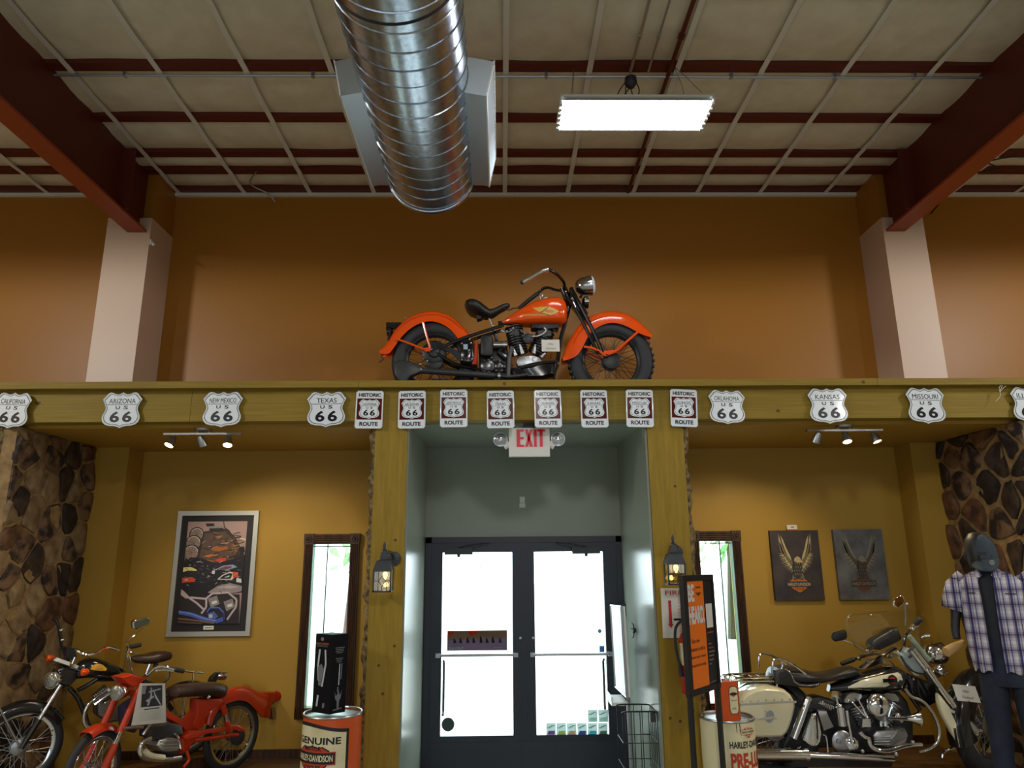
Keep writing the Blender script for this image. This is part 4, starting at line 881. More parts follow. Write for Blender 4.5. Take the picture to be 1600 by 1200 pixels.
t = drum(DRX, DRY, DRR, DRH, M_creamp, 'cream oil drum with red PRE-LUXE lettering behind the standing sign')
b = MB(); fn = wrap(DRX, DRY, DRR, .38, 0)
b.text('HARLEY-DAVIDSON', None, None, None, .046, .36, 0, lambda x, y: fn(x+.055, .672+y, 3), .025)
b.text('PRE-LUXE', None, None, None, .105, .36, 1, lambda x, y: fn(x+.057, .565+y, 3), .04); 
badge_on(b, fn, .13, 1, 2, 0, cx=.03, cy=.755)
for k in (-.07, -.045): patch(b, fn, [(k, .82), (k+.005, .82), (k+.008, .765), (k+.004, .75)], 0, 2)
b.build('painted_print', [M_ink, M_redp, M_creamp], t, smooth=False, recalc=False)
# box with chrome fork pictures on the left drum
t = thing('tall_carton', (DLX, DLY, DLH), 'tall black carton printed with chrome fork tubes, on the orange drum', 'box')
A = [at(487.5, 1110, 5.70), at(514.5, 1117, 5.60), at(539, 1111, 5.69)]; ht = .55
c0, c1, c2 = [Vector((p.x, p.y, DLH)) for p in (A[0], A[1], A[2])]; c3 = c0+c2-c1
blk = mat('carton_black', (.005, .005, .008), .5, spec=.15)
MB().prism([c0, c1, c2, c3], (0, 0, ht)).build('carton', blk, t, smooth=False)
b = MB()
def face(p, q2, x, y, d): n_ = (q2-p).cross(Vector((0, 0, 1))).normalized(); n_ = n_ if n_.y < 0 else -n_; return p.lerp(q2, x)+Vector((0, 0, ht*y))+n_*(.001+.0005*d)
F1 = lambda x, y, d=0: face(c0, c1, x, y, d); F2 = lambda x, y, d=0: face(c1, c2, x, y, d)
def strip(F, pts, w, mi, d=1):
    for p, q2 in zip(pts, pts[1:]): b.poly([F(p[0]-w, p[1], d), F(p[0]+w, p[1], d), F(q2[0]+w, q2[1], d), F(q2[0]-w, q2[1], d)], mi)
strip(F1, [(.28, .80), (.22, .60), (.30, .40)], .05, 0); strip(F1, [(.60, .80), (.66, .62), (.50, .33)], .045, 0); strip(F1, [(.30, .22), (.25, .08)], .05, 0); strip(F1, [(.64, .13), (.62, .07)], .06, 1)
b.poly([F1(x, y, 2) for x, y in ((.22, .58), (.34, .60), (.42, .62), (.56, .56), (.44, .34), (.30, .34))], 1)
b.poly([F1(.40+.09*cos(k*pi/6), .935+.025*sin(k*pi/6), 1) for k in range(12)], 3)
for y, w, m, tx in ((.875, .72, 2, 'HARLEY-DAVIDSON'), (.845, .62, 3, 'GENUINE PARTS')):
    v, f, asp = text_geo(tx); b.add([F1(.42+x*w, y+.5*.05*yy*.9, 2) for x, yy in v], f, m)
strip(F2, [(.52, .62), (.50, .35)], .03, 0); strip(F2, [(.66, .62), (.62, .42)], .03, 1); strip(F2, [(.46, .33), (.45, .27)], .04, 1)
b.poly([F2(x, y, 1) for x, y in ((.25, .28), (.34, .22), (.42, .23), (.50, .30), (.60, .22), (.66, .24), (.74, .30), (.66, .18), (.58, .16), (.56, .06), (.44, .06), (.42, .15), (.32, .18))], 1)
for k in range(7): yy = .83-.022*k-(.05 if k > 3 else 0); w = (.62, .50, .56, .40, .48, .40, .30)[k]; b.poly([F2(.48-w/2, yy, 1), F2(.48+w/2, yy, 1), F2(.48+w/2, yy-.008, 1), F2(.48-w/2, yy-.008, 1)], 3)
strip(F2, [(.25, .03), (.75, .045)], .0, 3); b.poly([F2(.2, .035, 1), F2(.75, .05, 1), F2(.75, .065, 1), F2(.2, .05, 1)], 3)
b.build('carton_print', [mat('print_chrome_pale', srgb(190, 194, 200), .4), mat('print_chrome_mid', srgb(112, 116, 122), .4), mat('print_orange', srgb(210, 120, 70), .4), mat('print_grey', srgb(120, 120, 124), .4)], t, smooth=False, recalc=False)
# tin on the right drum
ct = at(1140, 1130, 5.70); tx, ty, tz = 1.685, 5.72, DRH-.0155; w2 = .075; hh = .275
t = thing('oil_tin', (tx, ty, tz), 'orange oil tin with cream label on the cream drum', 'tin')
ang = .30; ux, uy = Vector((cos(ang), sin(ang), 0)), Vector((-sin(ang), cos(ang), 0)); O = Vector((tx, ty, tz))
b = MB(); rings = [[O+ux*(i*w2*k)+uy*(j*.05*k)+Vector((0, 0, z)) for i, j in ((-1, -1), (1, -1), (1, 1), (-1, 1))] for z, k in ((0, .98), (.004, 1), (hh-.004, 1), (hh, .97))]
b.loft(rings).build('tin_body', M_tin, t, smooth=False)
def T(x, y, l=0): return O+ux*x-uy*(.0508+.0004*l)+Vector((0, 0, y))
b = MB(); lab_ = [(-.03, .06), (-.02, .05), (.02, .05), (.03, .06), (.035, .08), (.035, .20), (.03, .225), (.015, .235), (-.015, .235), (-.03, .225), (-.035, .20), (-.035, .08)]
b.poly([T(x*1.12+.025, (y-.14)*1.05+.14, 1) for x, y in lab_], 0); b.poly([T(x+.025, y, 2) for x, y in lab_], 1)
bar_shield(b, lambda x, y, l: T(x+.025, y+.185, 4+l), .062, 2, 0, 1, False)
for yy, w, tx_ in ((.14, .05, 'Special'), (.085, .04, 'OIL')): b.text(tx_, T(.025, yy, 4), ux, (0, 0, 1), .014, w)
b.build('tin_label', [M_ink, M_creamp, M_redp], t, smooth=False, recalc=False)
MB().lathe(O+Vector((0, 0, hh)), (0, 0, 1), [(0, .03), (.015, .03), (.018, .012), (.04, .012), (.04, .02), (.05, .02)], 16).build('cap', M_chrome, t)
MB().tube(smooth_path([O+ux*-.05+Vector((0, 0, hh)), O+ux*-.045+Vector((0, 0, hh+.03)), O+ux*.045+Vector((0, 0, hh+.03)), O+ux*.05+Vector((0, 0, hh))], 5), .004, 6).build('carry_handle', M_chrome, t)
# ------------------------------------------------------------------ standing sign
P0, P1 = at(1064, 898, 5.20), at(1112, 898.5, 5.58); B0 = at(1074.5, 1088, 5.20); B1 = at(1124.5, 1076, 5.58)
zt, zb = 1.90, (B0.z+B1.z)/2; Lx = Vector((P0.x, P0.y, 0)); Rx = Vector((P1.x, P1.y, 0)); dirx = (Rx-Lx).normalized(); wS = (Rx-Lx).length; nS = dirx.cross(Vector((0, 0, 1))); nS = nS if nS.y < 0 else -nS
zt = (P0.z+P1.z)/2; hS = zt-zb
def SG(x, y, d=0): return Lx+dirx*(wS*x)+Vector((0, 0, zt-hS*y))+nS*d
t = thing('standing_sign', (Lx+Rx)/2, 'black framed orange BE HEARD sign standing on two legs before the right post', 'sign')
MB().prism([SG(0, 0), SG(1, 0), SG(1, 1), SG(0, 1)], -nS*.02).build('backing', M_sat, t, smooth=False)
for nm, a, c in (('frame_rail', (0, 0), (1, .05)), ('frame_rail', (0, .955), (1, 1)), ('frame_stile', (0, .05), (.12, .955)), ('frame_stile', (.94, .05), (1, .955))):
    MB().prism([SG(a[0], a[1], 0), SG(c[0], a[1], 0), SG(c[0], c[1], 0), SG(a[0], c[1], 0)], nS*.012).build(nm, M_sat, t, smooth=False)
for x in (.04, .92): MB().obox(SG(x, 0)+Vector((0, 0, (zb+.02-zt)+(-zb)/2)), dirx*.03, nS*.03, (0, 0, zb+.02)).build('leg', M_sat, t, smooth=False)
for x in (.04, .92): MB().obox(Vector((SG(x, 0).x, SG(x, 0).y, .012)), dirx*.04, nS*.34, (0, 0, .024)).build('foot', M_sat, t, smooth=False)
b = MB(); b.poly([SG(.13, .052, .003), SG(.66, .052, .003), SG(.66, .95, .003), SG(.13, .95, .003)], 0)
b.poly([SG(.66, .052, .003), SG(.94, .052, .003), SG(.94, .95, .003), SG(.66, .95, .003)], 1)
def stext(s, x, y, h, w, mi, d=.005, bold=.015): b.text(s, SG(x, y, d), dirx, (0, 0, 1), h*hS, w*wS, mi, bold=bold)
stext('BE', .25, .155, .15, .20, 2, bold=.04); stext('HEARD.', .40, .345, .155, .50, 2, bold=.05)
for i in range(4): stext(('Take a few', 'minutes to tell us', 'about your recent', 'experience today.')[i], (.30, .37, .37, .37)[i], .56+.068*i, .034, (.26, .44, .46, .46)[i], 3)
bar_shield(b, lambda x, y, l: SG(.49, .135, .005+.0006*l)+dirx*x+Vector((0, 0, y)), .13, 3, 0, 3, False)
b.poly([SG(.69, .26, .006), SG(.90, .26, .006), SG(.90, .47, .006), SG(.69, .47, .006)], 2)
for i in range(8): w_ = (.2, .03, .10, .16, .2, .16, .14, .06)[i]; yy = .505+.034*i+(.03 if i > 0 else 0); b.poly([SG(.70, yy, .005), SG(.70+w_, yy, .005), SG(.70+w_, yy+.012, .005), SG(.70, yy+.012, .005)], 4 if i in (0, 1, 3) else 5)
b.poly([SG(.68, .93, .005), SG(.88, .925, .005), SG(.88, .932, .005), SG(.68, .938, .005)], 5)
b.build('sign_print', [mat('sign_orange', srgb(226, 112, 24), .45), M_sat, mat('sign_pale_letter', srgb(206, 206, 206), .5), mat('sign_dark_letter', srgb(110, 52, 16), .5), mat('sign_rust_letter', srgb(140, 66, 34), .5), mat('sign_grey_letter', srgb(110, 110, 112), .5)], t, smooth=False, recalc=False)
# ------------------------------------------------------------------ motorcycle building blocks
def wheel(root, c, n, R, tw, rimR, nsp, hubR, hubW, rim_m, wall=None, spoke_m=None, label=None, tread=0, tyre_h=None):
    """tyre with rim, spokes and hub; n is the axle direction, R the outer radius"""
    c, n = Vector(c), Vector(n).normalized(); x, y, a = frame_of(n); rt = (R-rimR)/2
    b = MB().torus(c, n, R-rt, rt, 56, 12, ry=tw/2)
    for i in range(tread):
        t = 2*pi*i/tread; d = x*cos(t)+y*sin(t); tg_ = -x*sin(t)+y*cos(t)
        for s in (-1, 1): b.obox(c+d*(R-.006)+a*(s*tw*.24), d*.018, tg_*(R*.055), a*(tw*.34))
    o = b.build('wheel', M_rub, root)
    if label: o['label'] = label
    MB().lathe(c-a*(tw*.32), a, [(0, rimR+.008), (.004, rimR+.014), (tw*.15, rimR-.008), (tw*.5, rimR-.008), (tw*.64-.004, rimR+.014), (tw*.64, rimR+.008), (tw*.62, rimR-.004), (tw*.5, rimR-.016), (tw*.15, rimR-.016), (.004, rimR-.004), (0, rimR+.008)], 56, caps=False).build('rim', rim_m, o)
    if wall:
        w0, w1 = wall[0], wall[1]
        for s in (-1, 1): MB().lathe(c+a*(s*tw*.36), a*s, [(0, w0), (tw*.075, (w0+w1)/2-.004), (tw*.085, (w0+w1)/2), (tw*.075, (w0+w1)/2+.004), (tw*.0, w1)], 56, caps=False).build('white_wall', M_white, o)
    MB().lathe(c-a*(hubW/2), a, [(0, .012), (0, hubR*.55), (.012, hubR), (hubW*.3, hubR), (hubW*.34, hubR*.6), (hubW*.66, hubR*.6), (hubW*.7, hubR), (hubW-.012, hubR), (hubW, hubR*.55), (hubW, .012)], 28).build('hub', M_sat if rim_m is not M_chrome else M_steel, o)
    b = MB()
    for i in range(nsp):
        t = 2*pi*i/nsp; s = 1 if i % 2 else -1; off = .55 if (i//2) % 2 else -.55
        d1 = x*cos(t)+y*sin(t); d0 = x*cos(t+off)+y*sin(t+off)
        b.cyl(c+d0*hubR*.96+a*(s*hubW*.34), c+d1*(rimR-.012)+a*(s*.006), .0028, seg=5)
    b.build('spokes', spoke_m or M_steel, o)
    return o
def fender(cr, outer, inner, w, n=34, px=True, mode=.62):
    """sheet metal mudguard: crown along 'outer' (middle plane), lower edge along 'inner' (near side edge)"""
    O = resample(smooth_path([cr(*p) for p in outer], 6), n)
    I = [cr.flat(p) for p in resample(smooth_path([cr(*p, w) for p in inner], 6), n)]
    rings = []
    for o, i in zip(O, I):
        r = []
        for k, (sh, sw) in enumerate(((1, 1), (.93, .93))):
            q = [i+(o-i)*(max(0, cos(t))**mode*sh)+cr.n*(w*sw*sin(t)) for t in [-pi/2+pi*j/12 for j in range(13)]]
            r += q if k == 0 else q[::-1]
        rings.append(r)
    return MB().loft(rings)
def arc_fender(c, axle, x, R, a0, a1, w, depth, n=28):
    """mudguard from angles alone: x is the direction of angle 0 in the wheel plane"""
    a = Vector(axle).normalized(); x = Vector(x).normalized(); y = a.cross(x); y = y if y.z > 0 else -y; rings = []
    for i in range(n+1):
        t = a0+(a1-a0)*i/n; d = x*cos(t)+y*sin(t); r = []
        for k, s in enumerate((1, .93)):
            q = [Vector(c)+d*(R-depth+depth*(max(0, cos(f))**.6)*(1 if k == 0 else .95))+a*(w*s*sin(f)) for f in [-pi/2+pi*j/12 for j in range(13)]]
            r += q if k == 0 else q[::-1]
        rings.append(r)
    return MB().loft(rings)
def body(cr, st, n=18, e=.7, lat=.75, up=None):
    """rounded body lofted along stations (x, y top, y bottom, half width) read off the side view"""
    rings = []
    for x, yt, yb, w in st:
        T = cr(x, yt, 0); B = cr.flat(cr(x, yb, w*lat)); c = (T+B)/2; u = (T-B)/2
        f = lambda q: math.copysign(abs(q)**e, q)
        rings.append([c+u*f(sin(2*pi*j/n))+cr.n*(w*f(cos(2*pi*j/n))) for j in range(n)])
    return MB().loft(rings)
def rod(cr, pts, r, lat=None, sm=0, seg=8, mb=None):
    P = [tuple(cr(p[0], p[1], p[2] if len(p) > 2 else (lat or 0))) for p in pts]
    if sm: P = smooth_path(P, sm)
    return (mb or MB()).tube(P, r, seg)
def rod2(cr, pts, r, lat, sm=0, seg=8):
    """the same rod on both sides"""
    P = [cr(p[0], p[1], p[2] if len(p) > 2 else lat) for p in pts]; Q = [cr.mir(p) for p in P]
    if sm: P = smooth_path(P, sm); Q = smooth_path(Q, sm)
    return MB().tube(P, r, seg), MB().tube(Q, r, seg)
def plate(cr, pts, l0, l1):
    return MB().prism([cr(x, y, l1) for x, y in pts], cr.n*(l0-l1))
def pillow(cr, pts, l0, l1, ks=((0, .96), (.2, 1), (.75, 1), (.93, .93), (1, .8))):
    """outline thickened along the lateral direction with rounded faces"""
    rings = []
    P = [cr(x, y, l1) for x, y in pts]; c = sum(P, Vector())/len(P); d = cr.n*(l0-l1)
    for t, k in ks: rings.append([c+(p-c)*k+d*(1-t) for p in P])
    return MB().loft(rings)
def cylinder_fins(cr, a, b_, r, lat, n, rt=.72, head=True):
    A, B = cr(*a, lat), cr(*b_, lat); L = (B-A).length; pr = []
    for i in range(n):
        h = L*(i+.2)/n; pr += [(h, r*rt), (h, r), (h+L*.4/n, r), (h+L*.4/n, r*rt)]
    return MB().lathe(A, B-A, pr, 20)
def helix(cr, a, b_, r, lat, turns, wr):
    A, B = cr(*a, lat), cr(*b_, lat); x, y, ax = frame_of(B-A); n = turns*10
    return MB().tube([A.lerp(B, i/n)+(x*cos(2*pi*i/10)+y*sin(2*pi*i/10))*r for i in range(n+1)], wr, 5)
def info_card(o, ux, uy, w, h, lines, lab, stem_to=None, stem_m=None, name='display_card'):
    o, ux, uy = Vector(o), Vector(ux).normalized(), Vector(uy).normalized(); n = ux.cross(uy); n = n if n.y < 0 else -n
    t = thing(name, o-uy*h/2, lab, 'card')
    MB().obox(o, ux*w, uy*h, n*.003).build('card', M_paper, t, smooth=False)
    b = MB()
    for i, (s, k) in enumerate(lines): b.text(s, o+uy*(h*(.12-.36*i))+n*.003, ux, uy, h*.16, w*k)
    b.build('card_print', mat('grey_ink', srgb(120, 116, 112), .6), t, smooth=False, recalc=False)
    if stem_to: MB().tube([o-uy*h*.45-n*-.004, Vector(stem_to)], .004, 6).build('card_stem', stem_m or M_chrome, t)
    return t
# ------------------------------------------------------------------ orange antique motorcycle on the deck
Y1 = 6.6
A = Crop((0, Y1, 0), (0, -1, 0), 580, 450, 6.957); B = Crop((0, Y1, 0), (0, -1, 0), 800, 410, 6.0)
rc = A(690, 765); fc = B(925, 888); DECK = 3.42; rc.z = fc.z = DECK+.418
t1 = thing('motorcycle', ((rc.x+fc.x)/2, Y1, DECK), 'orange antique motorcycle with black sprung saddle up on the deck', 'motorcycle')
R1 = .414
wheel(t1, rc, (0, 1, 0), R1, .115, .268, 40, .085, .11, M_sat, spoke_m=M_sat)
wheel(t1, fc, (0, 1, 0), R1, .115, .268, 40, .085, .13, M_sat, spoke_m=M_sat, tread=44)
f = fender(A, [(88, 690), (150, 632), (215, 520), (300, 415), (400, 330), (500, 282), (620, 258), (740, 265), (850, 300), (950, 372), (1030, 455), (1090, 515)],
           [(95, 712), (190, 712), (262, 625), (330, 530), (420, 445), (520, 388), (620, 362), (720, 372), (810, 412), (880, 470), (930, 530), (960, 560)], .078)
o = f.build('rear_fender', M_orange, t1)
rod(A, [(160, 665, .05), (235, 530, .062), (310, 440, .066), (420, 350, .068), (540, 305, .07), (640, 292, .07), (750, 300, .07), (860, 345, .07), (960, 430, .066), (1030, 515, .06)], .0035, sm=5, seg=6).build('fender_bead', mat('dark_orange_bead', srgb(176, 50, 8), .25), o)  # bead in a darker orange than the fender
f = fender(B, [(466, 902), (492, 830), (530, 745), (585, 650), (650, 565), (735, 505), (850, 470), (960, 464), (1075, 486), (1175, 548), (1255, 620), (1312, 688)],
           [(478, 922), (560, 900), (625, 855), (672, 775), (712, 700), (770, 630), (860, 582), (950, 566), (1050, 588), (1140, 632), (1210, 672), (1308, 704)], .082)
o = f.build('front_fender', M_orange, t1)
rod(B, [(540, 890, .05), (575, 770, .07), (630, 660, .072), (730, 560, .075), (860, 515, .075), (980, 512, .075), (1090, 550, .074), (1180, 610, .07), (1250, 665, .05)], .0035, sm=5, seg=6).build('fender_bead', MATS['dark_orange_bead'], o)
# stays
for pts, r in (([(565, 378), (602, 520), (642, 652)], .012), ([(300, 562), (440, 612), (560, 660), (640, 680)], .011)):
    a, c = rod2(A, pts, r, .088); a.build('fender_stay', M_orange, t1); c.build('fender_stay', M_orange, t1)
plate(A, [(570, 655), (640, 640), (660, 665), (640, 690), (580, 688)], .084, .094).build('axle_plate', M_orange, t1, smooth=False)
MB().ball(A(655, 668, .1), .014).ball(A(275, 570, .09), .010).ball(A(375, 330, .04), .009).ball(A(1070, 495, .06), .012).build('bolt_heads', M_chrome, t1)
for s in (1, -1):
    for pts in ([(672, 790, .09), (760, 805, .092), (820, 832, .092), (880, 862, .092)], [(905, 862, .092), (975, 832, .092), (1080, 740, .09), (1180, 652, .085)]):
        P = [B(*p) for p in pts]; P = P if s > 0 else [B.mir(p) for p in P]
        MB().tube(P, .0125, 8).build('fender_stay', M_orange, t1)
plate(B, [(808, 832), (972, 820), (965, 845), (882, 880), (845, 862)], .088, .10).build('axle_plate', M_orange, t1, smooth=False)
rod(B, [(690, 860), (760, 905), (810, 925)], .009, .085, sm=3).build('brake_rod', mat('dark_red_paint', srgb(90, 26, 16), .4), t1)
# tail bracket, lamp
plate(A, [(160, 372), (325, 372), (300, 400), (270, 432), (250, 440), (185, 425), (165, 440)], -.03, .03).build('tail_bracket', M_black, t1, smooth=False)
MB().lathe(A(205, 470, 0), (-1, 0, -.15), [(-.03, .02), (0, .05), (.03, .05), (.035, .03)], 16).build('tail_lamp', M_black, t1)
plate(A, [(205, 450), (215, 455), (190, 570), (172, 560)], -.07, .07).build('number_plate', M_sat, t1, smooth=False)
rod(A, [(115, 725), (112, 750), (135, 770), (100, 800), (84, 806)], .0045, .03, sm=4).build('tail_wire', M_sat, t1)
# rear drum, sprocket and chain guard
MB().lathe(A(690, 705, .03), (0, -1, 0), [(0, .115), (.02, .118), (.03, .10), (.035, .06), (.05, .05), (.055, .02)], 30).build('rear_drum', M_sat, t1)
plate(A, [(560, 640), (640, 590), (740, 590), (850, 640), (960, 690), (1000, 760), (960, 800), (860, 700), (740, 660), (600, 670)], .06, .075).build('chain_guard', M_black, t1, smooth=False)
MB().torus(A(1010, 690, .065), (0, 1, 0), .01, .008, 12, 6).ball(A(535, 830, .10), .018).ball(A(570, 770, .1), .009).ball(A(610, 795, .1), .009).build('guard_bolts', M_steel, t1)
# frame
for pts, r in (([(660, 690), (830, 615), (1000, 545), (1180, 485), (1340, 435), (1440, 405)], .017), ([(700, 700), (860, 800), (1000, 850), (1200, 890), (1500, 930), (1590, 950)], .016)):
    a, c = rod2(A, pts, r, .07); a.build('frame_tube', M_black, t1); c.build('frame_tube', M_black, t1)
rod(A, [(1330, 440), (1360, 560), (1420, 760), (1450, 900)], .018, 0).build('seat_tube', M_black, t1)
rod(B, [(500, 300), (540, 400), (500, 560), (455, 720), (425, 930)], .02, .02).build('down_tube', M_black, t1)
rod(B, [(430, 650), (400, 640), (370, 600)], .012, .05).build('frame_brace', M_black, t1)
rod(B, [(-130, 570), (100, 572), (300, 580), (490, 555)], .022, 0).build('top_tube', M_black, t1)
pillow(B, [(180, 575), (440, 570), (440, 612), (330, 628), (180, 615)], -.05, .07).build('coil_cover', M_sat, t1)
# exhaust with fishtail
rod(A, [(510, 895), (700, 908), (1000, 928), (1340, 952)], .030, .13, seg=14).build('muffler', mat('grey_black_muffler', (.035, .038, .042), .4), t1)
rod(A, [(1340, 952), (1500, 965), (1600, 955), (1700, 940)], .017, .12, seg=10).build('exhaust_pipe', MATS['grey_black_muffler'], t1)
pillow(A, [(232, 810), (300, 776), (420, 790), (520, 850), (560, 892), (500, 930), (420, 960), (380, 1020), (310, 1020), (250, 940)], .10, .17).build('fishtail', MATS['grey_black_muffler'], t1)
MB().lathe(A(1390, 960, .12), (1, 0, 0), [(-.012, .036), (.012, .036)], 14).lathe(A(545, 893, .13), (1, 0, 0), [(-.01, .036), (.01, .036)], 14).build('pipe_clamp', M_steel, t1)
rod(A, [(1530, 640), (1500, 760), (1490, 960)], .020, .12, seg=10).build('header_pipe', mat('header_grey', (.07, .075, .08), .4), t1)
# toolbox, oil line, oil tank, generator
pillow(A, [(965, 570), (1110, 555), (1118, 790), (1090, 815), (965, 800)], .05, .15).build('tool_box', M_black, t1)
b = MB()
for x, y in ((985, 605), (1070, 560), (1060, 680), (985, 780), (1050, 790), (1085, 600)): b.ball(A(x, y, .155), .012, 8, 6)
b.obox(A(1025, 640, .152), (.04, 0, 0), (0, .004, 0), (0, 0, .05)).build('box_latches', M_chrome, t1)
rod(A, [(1140, 590), (1135, 700), (1120, 835)], [.013, .020, .026], .12).build('oil_line', M_ored, t1)
pillow(A, [(1190, 520), (1210, 505), (1310, 508), (1325, 530), (1322, 720), (1300, 738), (1205, 735), (1185, 715)], .03, .14).build('oil_tank', mat('oil_tank_grey', (.02, .022, .024), .45, bump=.2, nscale=50), t1)
MB().lathe(A(1330, 617, .12), (1, 0, 0), [(0, .02), (0, .034), (.09, .034), (.09, .042), (.13, .042), (.135, .02)], 18).build('horn_barrel', M_chrome, t1)
rod(A, [(1420, 650), (1400, 700), (1470, 770)], .03, .08).build('gear_case', M_black, t1)
b = MB().lathe(A(1265, 845, .12), (0, -1, 0), [(-.1, .07), (0, .072), (.015, .055), (.02, .03), (.03, .028), (.032, .01)], 22).lathe(A(1385, 850, .11), (0, -1, 0), [(-.1, .055), (0, .058), (.02, .035), (.03, .015)], 20)
for i in range(9): t_ = 2*pi*i/9; b.ball(A(1265+66*cos(t_), 845+66*sin(t_), .125), .012, 6, 5)
for x, y in ((1330, 790), (1400, 800), (1360, 900), (1420, 900), (1310, 760), (1450, 860)): b.ball(A(x, y, .12), .016, 7, 5)
b.build('gearbox', mat('oily_steel', (.14, .14, .15), .3, 1), t1)
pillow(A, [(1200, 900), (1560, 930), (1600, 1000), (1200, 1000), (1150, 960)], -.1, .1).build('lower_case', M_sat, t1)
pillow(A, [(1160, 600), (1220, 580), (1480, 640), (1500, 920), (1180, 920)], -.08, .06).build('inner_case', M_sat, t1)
for xx in (860, 940): rod(A, [(xx, 830), (xx+240, 880)], .012, .06).build('chain_stay', M_black, t1)
b = MB()
for i in range(9): b.obox(A(670+i*22, 990+3*(i % 3), .06), (.018, 0, 0), (0, .03, 0), (0, 0, .012))
b.build('drive_chain', M_sat, t1)
# engine: two finned side-valve cylinders, tappets, timing cover
b = cylinder_fins(B, (70, 860), (12, 600), .088, 0, 11); b.build('cylinder', mat('cylinder_black', (.018, .018, .02), .4), t1)
b = cylinder_fins(B, (225, 860), (325, 640), .088, 0, 10); b.build('cylinder', MATS['cylinder_black'], t1)
for P_ in ([(-40, 640), (10, 590), (70, 640), (80, 680), (-30, 690)], [(225, 640), (290, 625), (375, 640), (385, 690), (340, 700), (235, 690)]): pillow(B, P_, -.07, .085).build('cylinder_head', MATS['cylinder_black'], t1)
for a, c, r in (((8, 800), (38, 880), .016), ((72, 770), (104, 862), .018), ((218, 772), (200, 858), .018), ((310, 850), (268, 895), .017)):
    P, Q = B(*a, .10), B(*c, .11); L = (Q-P).length; MB().lathe(P, Q-P, [(0, r*.6), (L*.3, r*.7), (L*.32, r), (L*.6, r), (L*.62, r*1.25), (L, r*1.3)], 14).build('tappet_tube', M_alu, t1)
pillow(B, [(36, 935), (42, 905), (66, 880), (120, 870), (200, 866), (262, 892), (286, 918), (280, 930), (180, 950), (80, 978), (52, 972)], .06, .135).build('timing_cover', M_alu, t1)
MB().lathe(B(212, 905, .13), (0, -1, 0), [(0, .026), (.012, .024), (.014, .01)], 14).build('cover_boss', M_alu, t1)
pillow(B, [(-10, 985), (80, 975), (290, 925), (425, 915), (430, 950), (415, 1050), (300, 1075), (0, 1090), (-20, 1020)], -.09, .12).build('crankcase', M_black, t1)
rod(B, [(80, 985), (200, 965), (300, 940), (425, 925)], .013, .13).build('foot_board_rail', M_sat, t1)
b = MB().lathe(B(150, 720, .05), (0, -1, 0), [(0, .05), (.03, .05), (.04, .03)], 16).cyl(B(110, 690, .05), B(195, 690, .05), .02).ball(B(100, 690, .06), .02).ball(B(185, 740, .08), .015)
b.build('carburettor', M_iron, t1)
rod(B, [(190, 694), (240, 690), (295, 665), (318, 635), (300, 612)], .006, .10, sm=5).build('spark_wire', M_white, t1)
rod(B, [(80, 635), (120, 665), (150, 650), (100, 690)], .005, .10, sm=4).build('fuel_line', M_steel, t1)
b = MB()
for x, y in ((1440, 440), (1475, 470), (1520, 460), (1540, 435), (1415, 470)): b.ball(A(x, y, .1), .012, 6, 5)
rod(A, [(1420, 450), (1450, 480), (1510, 470), (1550, 440)], .007, .1, sm=4, mb=b); b.build('valve_gear', M_steel, t1)
rod(B, [(432, 960), (405, 1030), (395, 1095)], .012, .10).build('side_stand', M_black, t1)
# fuel tank with emblem
tb = body(B, [(-98, 560, 570, .015), (-60, 532, 570, .045), (0, 500, 569, .075), (60, 462, 568, .10), (120, 428, 567, .122), (200, 391, 565, .142), (280, 364, 563, .152), (360, 350, 562, .156), (420, 349, 561, .155), (460, 360, 560, .15), (490, 385, 557, .135), (508, 430, 550, .10), (515, 480, 535, .05)], 24, .62)
o = tb.build('fuel_tank', M_orange, t1)
bv = tb.bvh(); px = lambda x, y: B(x, y, 0)
b = MB()
decal(b, bv, px, [(190, 426), (270, 418), (345, 412), (400, 435), (446, 460), (400, 480), (352, 498), (310, 480), (288, 472), (245, 460)], .002, 3, 0)
decal(b, bv, px, [(90, 489), (200, 484), (330, 486), (330, 491), (200, 490), (92, 493)], .002, 3, 0); decal(b, bv, px, [(92, 497), (330, 494), (330, 499), (94, 502)], .002, 3, 0)
decal(b, bv, px, [(268, 466), (345, 412), (348, 416), (274, 469)], .004, 3, 1); decal(b, bv, px, [(288, 471), (352, 494), (352, 498), (286, 474)], .004, 3, 1)
decal(b, bv, px, [(300, 447), (330, 440), (395, 452), (385, 470), (340, 470), (312, 460)], .004, 2, 2)
b.build('tank_emblem', [M_gold, M_ink, mat('emblem_orange', srgb(214, 120, 40), .4)], o, recalc=False)
MB().lathe(B(305, 356, .06), (0, 0, 1), [(0, .032), (.018, .032), (.022, .026)], 16).lathe(B(320, 352, -.06), (0, 0, 1), [(0, .032), (.018, .032)], 16).build('filler_caps', M_steel, t1)
# saddle and post
sd = body(A, [(1016, 190, 200, .04), (1035, 160, 225, .12), (1070, 150, 250, .165), (1130, 150, 272, .175), (1190, 176, 292, .15), (1240, 210, 312, .115), (1290, 240, 322, .08), (1340, 228, 305, .062), (1400, 196, 262, .058), (1450, 175, 236, .055), (1490, 170, 212, .042), (1508, 182, 198, .015)], 20, .8, .5)
sd.build('saddle', M_leath, t1)
pillow(A, [(1135, 280), (1200, 300), (1205, 330), (1150, 345)], -.04, .04).build('saddle_bracket', M_sat, t1)
rod(A, [(1275, 310), (1300, 360), (1325, 420)], .014, 0).build('seat_post', M_chrome, t1)
rod(A, [(1450, 230), (1500, 240), (1540, 222), (1600, 218)], .006, .03, sm=4).build('saddle_wire', M_sat, t1)
